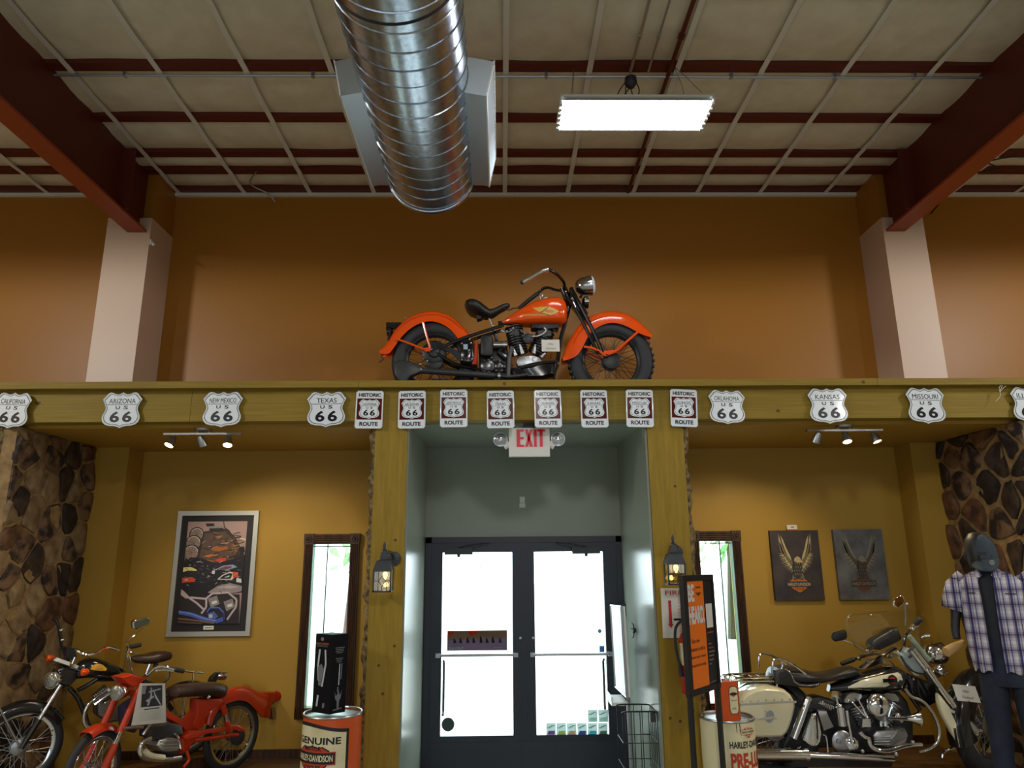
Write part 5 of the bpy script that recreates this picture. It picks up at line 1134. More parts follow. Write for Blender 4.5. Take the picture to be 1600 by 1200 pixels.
# springer fork, head, bars, lamps
MB().cyl(B(478, 240, 0), B(545, 405, 0), .038, seg=16).build('steering_head', M_black, t1)
for l in (.085, -.085):
    rod(B, [(552, 236, l), (600, 330, l), (680, 480, l), (760, 640, l), (820, 775, l), (850, 850, l)], .020).build('fork_leg', M_black, t1)
    rod(B, [(520, 330, l), (600, 440, l), (690, 610, l), (760, 760, l), (810, 850, l)], .017).build('spring_leg', M_black, t1)
    rod(B, [(800, 830, l), (850, 850, l), (905, 880, l)], .018).build('rocker_link', M_black, t1)
    rod(B, [(575, 370, l*1.2), (600, 420, l*1.2)], .006).build('fork_trim', M_chrome, t1)
    helix(B, (640, 385), (692, 490), .022, l*.35, 9, .006).build('fork_spring', M_black, t1)
pillow(B, [(540, 240), (570, 235), (610, 330), (720, 520), (735, 530), (700, 545), (560, 390)], -.07, .07).build('fork_bridge', M_black, t1)
plate(B, [(690, 540), (720, 530), (755, 640), (735, 655)], -.05, .06).build('red_fork_plate', mat('dull_red_plate', srgb(140, 34, 20), .4), t1)
near = [(505, 275, .03), (490, 240, .06), (487, 190, .16), (440, 130, .29), (395, 95, .35), (340, 68, .385), (290, 82, .39), (235, 108, .39), (165, 150, .39), (98, 186, .39)]
P = [tuple(B(*p)) for p in near]; Q = [tuple(B(*p)) for p in ((505, 278, -.03), (488, 272, -.08), (455, 266, -.14), (400, 256, -.22), (345, 238, -.30), (300, 242, -.34), (262, 270, -.37), (240, 292, -.38), (150, 362, -.38), (66, 432, -.38))]
bar_paint = mat('bar_black_nickel', (.10, .10, .11), .22, 1)
MB().tube(smooth_path(P[:7], 5), .0155, 10).build('handlebar', bar_paint, t1); MB().tube(smooth_path(Q[:8], 5), .0155, 10).build('handlebar', M_black, t1)
MB().tube(P[5:9], .022, 12).tube(smooth_path([P[8], P[9]], 1), .024, 12).build('grip_sleeve', M_chrome, t1); MB().tube(Q[7:], .021, 12).build('grip_sleeve', M_sat, t1)
MB().ball(P[9], .022).build('grip_end', M_rub, t1)
b = MB().tube(smooth_path([tuple(B(x, y, -.38)) for x, y in ((250, 285), (285, 300), (275, 325))], 3), .008, 6); b.tube([tuple(B(x, y, -.38)) for x, y in ((265, 315), (270, 345))], .006, 6); b.build('control_lever', M_steel, t1)
hl = B(672, 225, 0)
MB().lathe(hl, (1, 0, .12), [(-.085, .01), (-.08, .04), (-.06, .066), (-.02, .088), (.03, .096), (.055, .102), (.075, .102), (.08, .095)], 30).build('headlight_shell', mat('lamp_nickel', (.55, .55, .57), .16, 1), t1)
MB().lathe(hl+Vector((.078, 0, .01)), (1, 0, .12), [(0, .096), (.015, .09), (.03, .06), (.034, .01)], 26).build('headlight_lens', M_sign, t1)
rod(B, [(640, 330), (660, 290), (700, 270)], .014, 0).build('headlight_bracket', M_black, t1)
MB().lathe(B(685, 375, 0), (1, 0, 0), [(-.03, .03), (-.01, .06), (.03, .062), (.034, .03)], 20).build('horn', M_black, t1)
MB().ball(B(688, 345, .06), .014).ball(B(560, 340, .1), .01).ball(B(505, 275, .06), .012).build('fork_nuts', M_chrome, t1)
c = B(362, 780, .26)
info_card(c, (1, 0, .0), (-.02, 0, 1), .168, .115, (('1936', .3), ('Flathead', .5)), 'small white card reading 1936 Flathead on the orange antique motorcycle', B(362, 925, .10))
# wooden prop block behind the front wheel
# ------------------------------------------------------------------ black and cream touring motorcycle in the right alcove
Y4 = 6.3; FL = .234
C = Crop((0, Y4, 0), (0, -1, 0), 1100, 960, 5.0); D = Crop((0, Y4, 0), (0, -1, 0), 1300, 920, 4.284)
rc4 = C(535, 886); R4 = rc4.z-FL
t4 = thing('motorcycle', (rc4.x+.8, Y4, FL), 'black and cream touring motorcycle with windshield and saddlebag in the right alcove', 'motorcycle')
wheel(t4, rc4, (0, 1, 0), R4, .13, .235, 40, .09, .12, M_chrome, wall=(R4-.105, R4-.055))
HD = Vector((cos(radians(30)), sin(radians(30)), 0)); NX = Vector((HD.y, -HD.x, 0))
fc4 = D(1010, 985, -.03); fc4.z = FL+R4
wheel(t4, fc4, NX, R4, .125, .235, 40, .09, .14, M_chrome, wall=(R4-.105, R4-.055))
# front fender follows the turned wheel
o = arc_fender(fc4, NX, HD, R4+.045, radians(10), radians(196), .095, .17).build('front_fender', M_black, t4)
yv = Vector((0, 0, 1))
pillow(D, [(715, 702), (728, 712), (758, 752), (790, 790), (802, 832), (838, 905), (880, 990), (905, 1055), (850, 1050), (800, 950), (750, 860), (728, 800), (716, 750)], .16, .215).build('cream_side_panel', M_cream, o)
MB().tube([fc4+(HD*cos(radians(a))+yv*sin(radians(a)))*(R4+.05)+NX*.03 for a in range(176, 196, 3)], .012, 8).build('fender_trim', M_chrome, o)
rod(D, [(905, 1058), (820, 1062), (750, 1090), (735, 1130)], .011, .12, sm=4).build('fender_bumper', M_chrome, t4)
# rear fender, rack
fender(C, [(150, 800), (190, 690), (250, 600), (330, 545), (430, 520), (540, 525), (640, 560), (720, 640)], [(170, 830), (260, 720), (310, 650), (370, 605), (450, 585), (540, 585), (620, 620), (680, 680)], .11).build('rear_fender', M_black, t4)
rod(C, [(318, 632), (345, 600), (400, 578), (470, 568), (520, 574)], .010, .115, sm=4).build('fender_trim', M_chrome, t4)
a, c = rod2(C, [(245, 500), (360, 496), (545, 490)], .010, .10); a.build('luggage_rail', M_chrome, t4); c.build('luggage_rail', M_chrome, t4)
for x in (270, 340, 410, 480): MB().cyl(C(x, 500, .10), C.mir(C(x, 500, .10)), .006, seg=6).build('rack_bar', M_chrome, t4)
rod(C, [(245, 520), (400, 522), (540, 516)], .007, .11).build('lower_rail', M_chrome, t4)
rod(C, [(250, 505), (215, 530), (230, 570), (280, 600), (320, 640)], .008, .10, sm=4).build('rack_stay', M_chrome, t4)
rod(C, [(540, 520), (570, 545), (555, 575)], .008, .11, sm=4).build('rack_stay', M_chrome, t4)
MB().lathe(C(190, 600, 0), (-1, 0, 0), [(0, .03), (.02, .05), (.05, .05), (.06, .03)], 16).build('tail_lamp', M_chrome, t4)
# saddlebag
bag = [(262, 700), (290, 660), (330, 620), (390, 588), (470, 574), (560, 576), (640, 592), (690, 632), (718, 680), (722, 720), (705, 800), (680, 880), (655, 935), (615, 965), (500, 968), (300, 966), (262, 930), (255, 800)]
o = pillow(C, bag, .13, .345, ((0, .95), (.1, 1), (.78, 1), (.93, .965), (1, .88))).build('saddlebag', M_cream, t4)
lo_, hi_ = [(258, 706), (500, 690), (724, 672)], [(724, 694), (500, 712), (256, 728)]
b = MB(); b.prism([C(x, y, .3455) for x, y in ((262, 700), (400, 690), (560, 680), (722, 674), (722, 692), (560, 698), (400, 708), (262, 716))], C.n*-.20); b.build('chrome_band', M_chrome, o, smooth=False)
b = MB()
for x in range(300, 700, 62): b.ball(C(x, 680-(x-300)*.045, .347), .006, 6, 5)
b.build('band_rivets', M_steel, o)
em = [(485+30+32*cos(q)+10*sin(q), 800-48*sin(q)+6*cos(q)) for q in [2*pi*i/16 for i in range(16)]]
plate(C, em, .34, .352).build('oval_emblem', M_steel, o, smooth=False)
plate(C, [(410, 820), (480, 802), (540, 795), (575, 815), (540, 816), (490, 822)], .34, .356).build('emblem_wings', M_chrome, o, smooth=False)
plate(C, [(470, 750), (490, 756), (494, 772), (476, 770)], .34, .352).build('lock_plate', M_chrome, o, smooth=False)
MB().cyl(C(262, 710, .25), C(275, 705, .35), .014).build('bag_latch', M_chrome, o)
# seat with studded skirt and grab rails
st = body(C, [(548, 440, 470, .10), (560, 412, 540, .165), (620, 398, 552, .18), (690, 402, 560, .185), (770, 425, 556, .185), (840, 448, 548, .175), (920, 455, 540, .15), (1000, 440, 525, .125), (1080, 412, 515, .11), (1150, 402, 505, .10), (1185, 415, 490, .08), (1198, 440, 460, .03)], 20, .75, .6)
o = st.build('seat', M_leath, t4)
pillow(C, [(556, 440), (640, 425), (680, 455), (700, 510), (760, 545), (840, 552), (905, 540), (910, 556), (860, 576), (760, 572), (690, 562), (560, 545)], .15, .195).build('seat_skirt', M_leath, o)
b = MB()
for p in resample([C(x, y, .198) for x, y in ((640, 430), (672, 452), (692, 490), (705, 525), (745, 550), (810, 557), (890, 547))], 22): b.ball(p, .0065, 6, 5)
b.build('chrome_studs', M_chrome, o)
for l in (.16, -.16):
    pts = [(535, 465), (536, 380), (548, 352), (580, 345), (625, 356), (690, 390), (755, 436), (805, 480), (850, 530)]
    P = smooth_path([tuple(C(x, y, .16)) for x, y in pts], 4)
    if l < 0: P = [tuple(C.mir(Vector(p))) for p in P]
    MB().tube(P, .009, 8).build('grab_rail', M_chrome, t4)
rod(C, [(605, 365), (612, 400), (605, 430), (630, 470)], .008, .17, sm=3).build('rail_stay', M_chrome, t4)
# shock, tool box, oil tank
rod(C, [(812, 655), (700, 968)], .029, .17, seg=14).build('shock_cover', M_chrome, t4)
MB().lathe(C(812, 655, .17), C(812, 655, .17)-C(700, 968, .17), [(-.01, .033), (.012, .03), (.02, .012)], 14).build('shock_top', M_chrome, t4)
pillow(C, [(850, 765), (880, 760), (912, 850), (928, 940), (915, 1005), (880, 1042), (835, 1035), (785, 995), (778, 960), (800, 890), (835, 800)], .08, .18).build('oil_tank', M_chrome, t4)
pillow(C, [(880, 742), (960, 752), (1022, 882), (935, 920)], .06, .14).build('side_cover', M_steel, t4)
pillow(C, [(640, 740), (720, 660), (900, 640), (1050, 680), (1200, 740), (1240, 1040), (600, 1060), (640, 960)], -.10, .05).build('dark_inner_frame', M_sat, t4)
helix(C, (905, 680), (1000, 735), .020, .15, 7, .005).build('linkage_spring', M_chrome, t4)
rod(C, [(1035, 655), (1050, 740)], .010, .15).build('linkage_rod', M_chrome, t4)
MB().cyl(C(1062, 725, .16), C(1082, 870, .16), .034, seg=16).ball(C(1060, 715, .16), .02).build('starter_barrel', M_chrome, t4)
MB().lathe(C(1070, 990, .12), (0, -1, 0), [(0, .085), (.03, .085), (.04, .07), (.042, .01)], 26).lathe(C(1050, 990, .16), (0, -1, 0), [(0, .02), (.02, .018), (.022, .01)], 12).build('gearbox_cover', M_steel, t4)
MB().lathe(C(1155, 1010, .16), (0, -1, 0), [(0, .05), (.02, .05), (.03, .035), (.034, .012), (.05, .012)], 24).build('kick_starter_hub', M_chrome, t4)
rod(C, [(1115, 750), (1130, 860), (1158, 1010)], .011, .20, sm=3).build('kick_starter_arm', M_chrome, t4)
rod(C, [(930, 940), (955, 960), (968, 1075)], .006, .19, sm=4).build('oil_line', M_chrome, t4)
# exhaust
rod(C, [(300, 1096), (430, 1096), (790, 1096)], .042, .22, seg=18).build('muffler', M_chrome, t4)
rod(C, [(790, 1098), (1000, 1106), (1250, 1116), (1480, 1128)], .026, .21, seg=14).build('exhaust_pipe', M_chrome, t4)
MB().lathe(C(800, 1098, .22), (1, 0, 0), [(-.02, .047), (.012, .047), (.02, .03)], 18).build('pipe_clamp', M_chrome, t4)
rod(C, [(430, 1130), (700, 1140), (850, 1150)], .02, .10).build('frame_tube', M_black, t4)
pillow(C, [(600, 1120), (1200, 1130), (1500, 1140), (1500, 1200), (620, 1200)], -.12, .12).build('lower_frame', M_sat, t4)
# engine
for st_, ax in (([(70, 745), (100, 705), (160, 692), (212, 700), (216, 725), (190, 750), (100, 770), (75, 768)], 0), ([(330, 700), (370, 690), (430, 700), (460, 735), (458, 765), (400, 752), (340, 728)], 0)):
    pillow(D, st_, -.09, .13).build('rocker_cover', mat('pan_aluminium', (.62, .62, .63), .25, 1), t4)
cylinder_fins(D, (215, 900), (140, 765), .085, .02, 8).build('cylinder', M_steel, t4); cylinder_fins(D, (320, 900), (410, 760), .085, .02, 8).build('cylinder', M_steel, t4)
for a, c in (((138, 760), (232, 866)), ((178, 745), (238, 860)), ((403, 770), (376, 862)), ((360, 780), (350, 860))):
    rod(D, [a, c], .009, .16).build('pushrod_tube', M_chrome, t4)
ac = D(300, 778, .17); MB().lathe(ac, (0, -1, 0), [(0, .05), (0, .088), (.035, .090), (.05, .08), (.06, .05), (.063, .012), (.068, .010), (.07, .002)], 32).build('air_cleaner', M_chrome, t4)
plate(D, [(205, 872), (258, 870), (262, 925), (202, 925)], .12, .19).build('points_cover', M_chrome, t4, smooth=False)
for x in (326, 356): rod(D, [(x, 885), (x, 920)], .014, .17).build('tappet_block', M_chrome, t4)
o = pillow(D, [(272, 985), (300, 950), (400, 935), (500, 940), (520, 980), (505, 1050), (380, 1070), (290, 1050)], .02, .15).build('timing_cover', M_alu, t4)
for i in range(4): rod(D, [(282, 990+17*i), (400, 988+17*i)], .006, .155).build('cover_rib', M_alu, o)
plate(D, [(390, 1020), (440, 960), (500, 955), (505, 990), (440, 1030), (400, 1060)], .14, .165).build('cover_plate', M_steel, o)
P = [D(380, 868, .20), D(540, 862, .20), D(580, 868, .20)]; L = (P[2]-P[0]).length
MB().lathe(P[0], P[2]-P[0], [(0, .012), (L*.55, .018), (L*.78, .03), (L*.92, .046), (L, .058), (L*.97, .05), (L*.6, .01)], 22).build('horn_trumpet', M_chrome, t4)
MB().ball(D(440, 845, .19), .022).cyl(D(420, 845, .19), D(470, 890, .19), .012).build('horn_bracket', M_chrome, t4)
rod(D, [(185, 955), (215, 990), (245, 1005), (258, 1050), (300, 1078), (380, 1085), (470, 1058), (540, 1045), (600, 1042)], .017, .21, sm=4, seg=10).build('front_pipe', M_chrome, t4)
MB().ball(D(540, 1027, .2), .018).ball(D(205, 1088, .22), .014).ball(D(430, 1110, .22), .02).build('pipe_bolts', M_steel, t4)
pillow(D, [(100, 720), (260, 690), (470, 700), (520, 760), (560, 900), (560, 1050), (420, 1110), (60, 1110), (60, 860)], -.11, .05).build('engine_case', M_sat, t4)
# crash bar
crash = [(488, 665), (530, 720), (590, 745), (635, 780), (685, 850), (715, 930), (715, 1000), (685, 1050), (630, 1080), (580, 1092)]
a, c = rod2(D, crash, .0135, .20, sm=4, seg=10); a.build('crash_bar', mat('worn_chrome', (.6, .6, .58), .2, 1), t4); c.build('crash_bar', MATS['worn_chrome'], t4)
rod(D, [(490, 665), (540, 740), (590, 812)], .018, .05).build('down_tube', M_black, t4)
# tank
tk = body(D, [(-20, 640, 690, .03), (60, 610, 688, .07), (130, 578, 687, .11), (200, 552, 690, .145), (280, 525, 694, .165), (350, 505, 696, .17), (410, 512, 694, .168), (450, 540, 688, .15), (472, 580, 672, .11), (482, 620, 650, .05)], 22, .6, .75)
o = tk.build('fuel_tank', M_black, t4); bv = tk.bvh(); px = lambda x, y: D(x, y, 0)
b = MB()
decal(b, bv, px, [(106, 656), (200, 610), (320, 580), (440, 560), (462, 575), (474, 610), (474, 650), (462, 690), (410, 692), (300, 684), (110, 668)], .003, 3, 0)
decal(b, bv, px, [(112, 664), (300, 668), (430, 668), (466, 645), (473, 610), (476, 640), (460, 668), (432, 678), (300, 678), (114, 668)], .006, 3, 1)
b.build('cream_tank_panel', [M_cream, M_black], o, recalc=False)
ce_ = D(405, 612, .185); b = MB().lathe(ce_, (0, -1, 0), [(0, .032), (.006, .028), (.008, .02)], 20, 0).torus(ce_, (0, 1, 0), .034, .008, 24, 6, mi=1)
b.obox(ce_+Vector((-.03, -.012, .0)), (.115, 0, 0), (0, .012, 0), (0, 0, .028), 1); b.build('tank_emblem', [mat('emblem_red', srgb(150, 40, 40), .3), M_chrome], o)
pillow(D, [(212, 540), (260, 500), (310, 460), (335, 448), (360, 470), (378, 495), (330, 505), (270, 525)], -.05, .06).build('dash_console', M_chrome, t4)
MB().ball(D(370, 518, .1), (.035, .03, .008)).build('filler_cap', M_chrome, t4)
rod(D, [(362, 455), (400, 490), (432, 530)], .006, .03).build('console_cable', M_chrome, t4)
# fork, nacelle, lamp
for l, m in ((.17, M_chrome), (-.10, M_steel)):
    pts = [(528, 402), (642, 545)] if l > 0 else [(505, 400), (600, 520)]
    rod(D, pts, .040, l-.05, seg=16).build('fork_cover', m, t4)
    pts = [(638, 540), (840, 820), (962, 955)] if l > 0 else [(600, 520), (780, 800), (905, 935)]
    rod(D, pts, .027, l, seg=14).build('fork_tube', m, t4)
rod(D, [(838, 818), (965, 958)], .034, .18, seg=14).build('fork_slider', M_steel, t4)
MB().lathe(D(985, 945, .17), NX, [(0, .018), (.03, .018), (.032, .01)], 12).ball(D(965, 968, .18), .022).build('axle_nut', M_chrome, t4)
plate(D, [(788, 800), (840, 828), (835, 838), (790, 826)], .10, .20).build('fender_bracket', M_chrome, t4)
o = pillow(D, [(460, 438), (530, 398), (640, 540), (622, 575), (590, 588), (560, 572), (510, 510), (470, 462)], .03, .115).build('fork_nacelle', mat('pale_grey_lacquer', srgb(150, 162, 166), .25, coat=.4), t4)
rod(D, [(462, 452), (500, 520), (560, 560), (625, 572)], .007, .118, sm=4).build('nacelle_stripe', M_black, o)
pillow(D, [(462, 460), (505, 520), (560, 572), (590, 588), (560, 580), (490, 510)], .05, .117).build('cream_lower_panel', M_cream, o)
MB().ball(D(520, 455, .118), .012).build('nacelle_screw', M_iron, o)
hd = D(650, 435, -.02)+HD*.05
MB().lathe(hd, HD, [(-.08, .03), (-.05, .07), (0, .088), (.05, .095), (.08, .096), (.085, .08), (.10, .03)], 24).build('headlight', M_chrome, t4)
for q in (D(720, 545, .12), D(690, 560, -.25)): MB().lathe(q, HD, [(-.04, .015), (-.02, .04), (.02, .046), (.03, .044), (.038, .02)], 18).build('spot_lamp', M_chrome, t4)
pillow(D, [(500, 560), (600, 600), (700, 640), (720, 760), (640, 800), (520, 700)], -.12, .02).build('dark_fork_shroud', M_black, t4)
MB().ball(D(490, 600, .07), .012).ball(D(545, 605, .06), .012).build('steering_bolts', M_chrome, t4)
# bars, mirrors, windshield with pouch
gn, gf = D(585, 208, .38), D(70, 500, -.38)
hub_ = D(420, 440, 0)
b1 = [tuple(hub_), tuple(D(470, 400, .1)), tuple(D(500, 300, .25)), tuple(D(530, 260, .32)), tuple(D(555, 235, .36))]
b2 = [tuple(hub_), tuple(D(340, 430, -.1)), tuple(D(260, 435, -.22)), tuple(D(200, 455, -.30)), tuple(D(150, 470, -.34))]
MB().tube(smooth_path(b1, 5), .0135, 8).build('handlebar', M_chrome, t4); MB().tube(smooth_path(b2, 5), .0135, 8).build('handlebar', M_chrome, t4)
MB().tube([b1[-1], tuple(gn)], .021, 12).ball(gn, .021).build('grip', M_rub, t4); MB().tube([b2[-1], tuple(gf)], .020, 12).ball(gf, .02).build('grip', M_rub, t4)
for q, k in ((D(180, 465, -.32), 1), (D(235, 415, -.26), 1), (D(540, 265, .33), 1)): MB().ball(q, .020).obox(q+Vector((.02, 0, .02)), (.05, 0, .01), (0, .03, 0), (0, 0, .025)).build('control_housing', M_chrome, t4)
rod(D, [(210, 408, -.26), (140, 370, -.32), (78, 345, -.36)], .006, sm=3).build('mirror_stalk', M_steel, t4)
rod(D, [(490, 245, .28), (492, 170, .30), (488, 100, .32)], .006, sm=3).build('mirror_stalk', M_steel, t4)
pillow(D, [(5, 320), (15, 296), (90, 274), (102, 284), (106, 322), (96, 340), (28, 355), (8, 340)], -.40, -.36).build('mirror_back', M_sat, t4)
mi_ = pillow(D, [(415, 90), (425, 62), (462, 42), (480, 52), (488, 84), (478, 108), (440, 128), (422, 118)], .31, .335).build('mirror_shell', M_chrome, t4)
plate(D, [(419, 90), (428, 66), (461, 47), (476, 56), (483, 84), (474, 104), (441, 123), (425, 114)], .33, .337).build('mirror_glass', mat('mirror_amber_reflection', srgb(190, 140, 70), .12, 1), mi_, smooth=False)
MB().ball(D(502, 100, .32), .014).ball(D(416, 85, .33), .007).build('mirror_knob', M_chrome, t4)
# windshield sheet: curved acrylic between a far and a near edge
far = [(225, 440), (165, 400), (130, 330), (106, 265), (98, 215), (108, 180), (130, 170)]
nearp = [(560, 470), (600, 430), (640, 360), (660, 290), (640, 220), (600, 160), (520, 140)]
Fp = resample(smooth_path([D(x, y, -.28) for x, y in far], 4), 12); Np = resample(smooth_path([D(x, y, .27) for x, y in nearp], 4), 12)
rows = []
for k in range(13):
    t_ = k/12; bulge = HD*(.10*sin(pi*t_))
    rows.append([a_.lerp(c_, t_)+bulge for a_, c_ in zip(Fp, Np)])
b = MB(); k = len(rows[0]); b.add([p for r in rows for p in r], [(i*k+j, (i+1)*k+j, (i+1)*k+j+1, i*k+j+1) for i in range(12) for j in range(k-1)])
o = b.build('windshield', M_screen, t4, recalc=False)
o['label'] = 'clear windshield'
MB().tube([tuple(r[-1]) for r in rows], .004, 6).tube([tuple(p) for p in rows[0]], .0045, 6).build('windshield_edge', glass('acrylic_edge', (.9, .9, .9), .35, .2), o)
MB().cyl(D(515, 315, .1), D(650, 480, .1), .020, seg=10).build('windshield_strut', mat('pale_green_strut', srgb(150, 166, 150), .3), o)
pillow(D, [(265, 368), (280, 345), (420, 264), (450, 262), (478, 330), (465, 350), (330, 412), (290, 408), (270, 395)], -.06, .05).build('windshield_pouch', M_leath, t4)
pillow(D, [(355, 448), (440, 395), (460, 415), (455, 450), (400, 470), (370, 466)], -.04, .05).build('handlebar_clamp', mat('brassy_chrome', (.7, .55, .36), .2, 1), t4)
c = at(1510, 1083.5, 5.75)
info_card(c, (1, .0, -.10), (-.22, 0, 1), .175, .12, (('1964', .24), ('Panhead', .46)), 'small white card reading 1964 Panhead in front of the touring motorcycle', c+Vector((.02, .3, -.75)), M_sat)
# ------------------------------------------------------------------ two mopeds in the left alcove
FLL = .178
# red moped, seen from its front left
rr3, rf3 = Vector((-2.434, 6.976, .478)), Vector((-3.06, 5.87, .478)); h3 = (rf3-rr3).normalized(); n3 = Vector((-h3.y, h3.x, 0)); n3 = n3 if n3.y < 0 else -n3
E3 = Crop(rr3, n3, 0, 940, 4.615); G3 = Crop(rr3, n3, 200, 940, 4.616)
t3 = thing('moped', (rr3.x*.5+rf3.x*.5, rr3.y*.5+rf3.y*.5, FLL), 'orange red moped with brown seat and a plastic covered leaflet on its front', 'moped')
wheel(t3, rr3, n3, .30, .055, .232, 36, .05, .09, M_chrome)
hs3 = Matrix.Rotation(radians(20), 3, 'Z') @ h3; ns3 = Vector((-hs3.y, hs3.x, 0)); ns3 = ns3 if ns3.dot(n3) > 0 else -ns3
wheel(t3, rf3, ns3, .30, .055, .232, 36, .06, .10, M_chrome)
arc_fender(rf3, ns3, hs3, .328, radians(66), radians(120), .06, .05).build('front_fender', M_ored, t3)
for l in (.085, -.085):
    top = E3(955, 590, 0)+ns3*l; ax = rf3+ns3*l; mid = top.lerp(ax, .56)
    MB().tube([top, mid], .027, 12).build('fork_upper', M_ored, t3); MB().tube([mid, top.lerp(ax, .70)], .021, 12).build('fork_sleeve', M_chrome, t3)
    MB().tube([top.lerp(ax, .70), ax], [.024, .03], 12).build('fork_lower', M_ored, t3)
hl = E3(945, 630, .0)+hs3*.12
MB().lathe(hl, hs3, [(-.06, .03), (-.03, .05), (.04, .056), (.05, .054)], 24).build('headlight_shell', M_chrome, t3)
MB().lathe(hl+hs3*.05, hs3, [(0, .052), (.012, .047), (.020, .025), (.022, .004)], 22).build('headlight_lens', mat('headlamp_glass', srgb(176, 180, 178), .14, .85, bump=.5, nscale=26), t3)
pillow(E3, [(870, 545), (960, 520), (1060, 560), (1010, 610), (960, 620), (900, 580)], -.06, .07).build('steering_crown', M_ored, t3)
# handlebars
nb = [(70, 545, .03), (105, 550, .10), (150, 520, .18), (200, 478, .24), (240, 466, .28), (290, 474, .31), (350, 492, .33)]
fb = [(60, 545, -.03), (30, 520, -.10), (14, 470, -.16), (8, 410, -.22), (-8, 370, -.25), (10, 335, -.30)]
MB().tube(smooth_path([tuple(G3(*p)) for p in nb], 5), .0125, 8).build('handlebar', M_chrome, t3); MB().tube(smooth_path([tuple(G3(*p)) for p in fb], 5), .0125, 8).build('handlebar', M_chrome, t3)
MB().tube([G3(0, 330, -.30), G3(86, 312, -.32)], .019, 10).build('grip', M_rub, t3); MB().tube([G3(335, 488, .33), G3(400, 502, .34)], .019, 10).build('grip', M_rub, t3)
rod(G3, [(200, 500, .26), (260, 490, .30), (330, 505, .34)], .006, sm=3).build('brake_lever', M_chrome, t3)
rod(G3, [(-10, 345, -.28), (30, 370, -.26), (70, 375, -.26)], .006, sm=3).build('brake_lever', M_chrome, t3)
rod(G3, [(300, 500, .31), (290, 560, .2), (200, 620, .08), (120, 640, .05)], .004, sm=5).build('control_cable', M_sat, t3)
rod(G3, [(0, 330, -.28), (-20, 420, -.2), (-30, 520, -.1), (0, 600, 0)], .004, sm=5).build('control_cable', M_sat, t3)
rod(G3, [(2, 325, -.28), (-8, 290, -.29), (60, 232, -.30), (108, 190, -.31)], .0055, seg=6).build('mirror_stalk', M_chrome, t3)
o = pillow(G3, [(38, 150), (52, 132), (140, 113), (158, 118), (164, 140), (150, 170), (105, 180), (70, 200), (44, 192)], -.33, -.29).build('mirror_shell', M_chrome, t3)
plate(G3, [(45, 158), (58, 140), (138, 121), (152, 126), (156, 142), (145, 163), (102, 172), (70, 192), (50, 186)], -.30, -.288).build('mirror_glass', mat('mirror_dark_reflection', (.35, .34, .30), .1, 1), o, smooth=False)
# body
o = body(G3, [(320, 640, 685, .03), (340, 610, 695, .08), (400, 596, 695, .11), (480, 588, 690, .125), (560, 582, 686, .13), (630, 582, 690, .125), (675, 592, 695, .10), (692, 620, 680, .05)], 18, .75, .5).build('seat', M_brleath, t3)
MB().ball(G3(580, 690, .12), .016).build('seat_knob', M_chrome, o)
pillow(G3, [(505, 700), (690, 695), (700, 720), (640, 740), (560, 850), (540, 920), (500, 930), (470, 900), (500, 800)], -.05, .06).build('seat_tower', M_ored, t3)
pillow(G3, [(-20, 600), (40, 640), (160, 720), (290, 790), (400, 855), (450, 850), (500, 790), (540, 840), (520, 920), (440, 950), (380, 900), (260, 830), (100, 740)], -.045, .045).build('step_through_frame', M_ored, t3)
pillow(G3, [(380, 990), (440, 930), (520, 925), (540, 960), (470, 1010), (440, 1080), (400, 1100)], -.05, .06).build('engine_mount', M_ored, t3)
fender(G3, [(540, 880), (560, 790), (620, 700), (700, 645), (780, 612), (860, 612), (930, 645), (1000, 656)], [(600, 900), (625, 830), (665, 770), (720, 735), (800, 712), (870, 730), (930, 790), (975, 835)], .06).build('rear_fender', M_ored, t3)
pillow(G3, [(900, 640), (940, 655), (1075, 652), (1086, 680), (1082, 715), (1040, 725), (1030, 840), (985, 838), (930, 770)], -.03, .03).build('tail_fin', M_ored, t3)
MB().lathe(G3(1060, 683, 0), -h3, [(0, .05), (.03, .052), (.04, .03)], 16).build('tail_lamp', mat('tail_lamp_red', srgb(180, 40, 20), .3), t3)
plate(G3, [(1035, 768), (1060, 765), (1078, 845), (1045, 848)], -.04, .02).build('number_plate', M_steel, t3, smooth=False)
rod(G3, [(680, 740, .075), (700, 810, .075)], .026).build('shock_upper', M_ored, t3); rod(G3, [(698, 800, .075), (716, 870, .075)], .018).build('shock_rod', M_chrome, t3); rod(G3, [(710, 860, .075), (735, 935, .075)], .024).build('shock_lower', M_ored, t3)
pillow(G3, [(400, 975), (450, 950), (560, 925), (700, 905), (760, 890), (810, 892), (852, 930), (838, 940), (790, 915), (700, 935), (560, 955), (420, 1000)], .05, .085).build('chain_cover', M_ored, t3)
rod(G3, [(478, 1000, .07), (600, 985, .07), (740, 962, .07), (790, 960, .07)], .018).build('swing_arm', M_ored, t3)
MB().lathe(G3(788, 975, .04), n3, [(0, .07), (.02, .07), (.03, .05), (.035, .02)], 22).build('rear_sprocket', M_iron, t3)
o = pillow(G3, [(205, 1040), (225, 1005), (290, 978), (360, 985), (395, 1010), (398, 1050), (370, 1080), (300, 1090), (230, 1080)], -.06, .10).build('engine_cover', M_alu, t3)
for y in (1010, 1035, 1060): rod(G3, [(230, y, .102), (380, y-3, .102)], .004).build('cover_rib', M_alu, o)
pillow(G3, [(150, 900), (250, 890), (300, 870), (400, 890), (410, 960), (330, 980), (200, 1000), (150, 980)], -.05, .08).build('cylinder', mat('moped_cylinder', (.03, .03, .032), .4), t3)
rod(G3, [(335, 945, .11), (365, 985, .11), (385, 1060, .11)], .008, sm=3).build('kick_lever', M_chrome, t3)
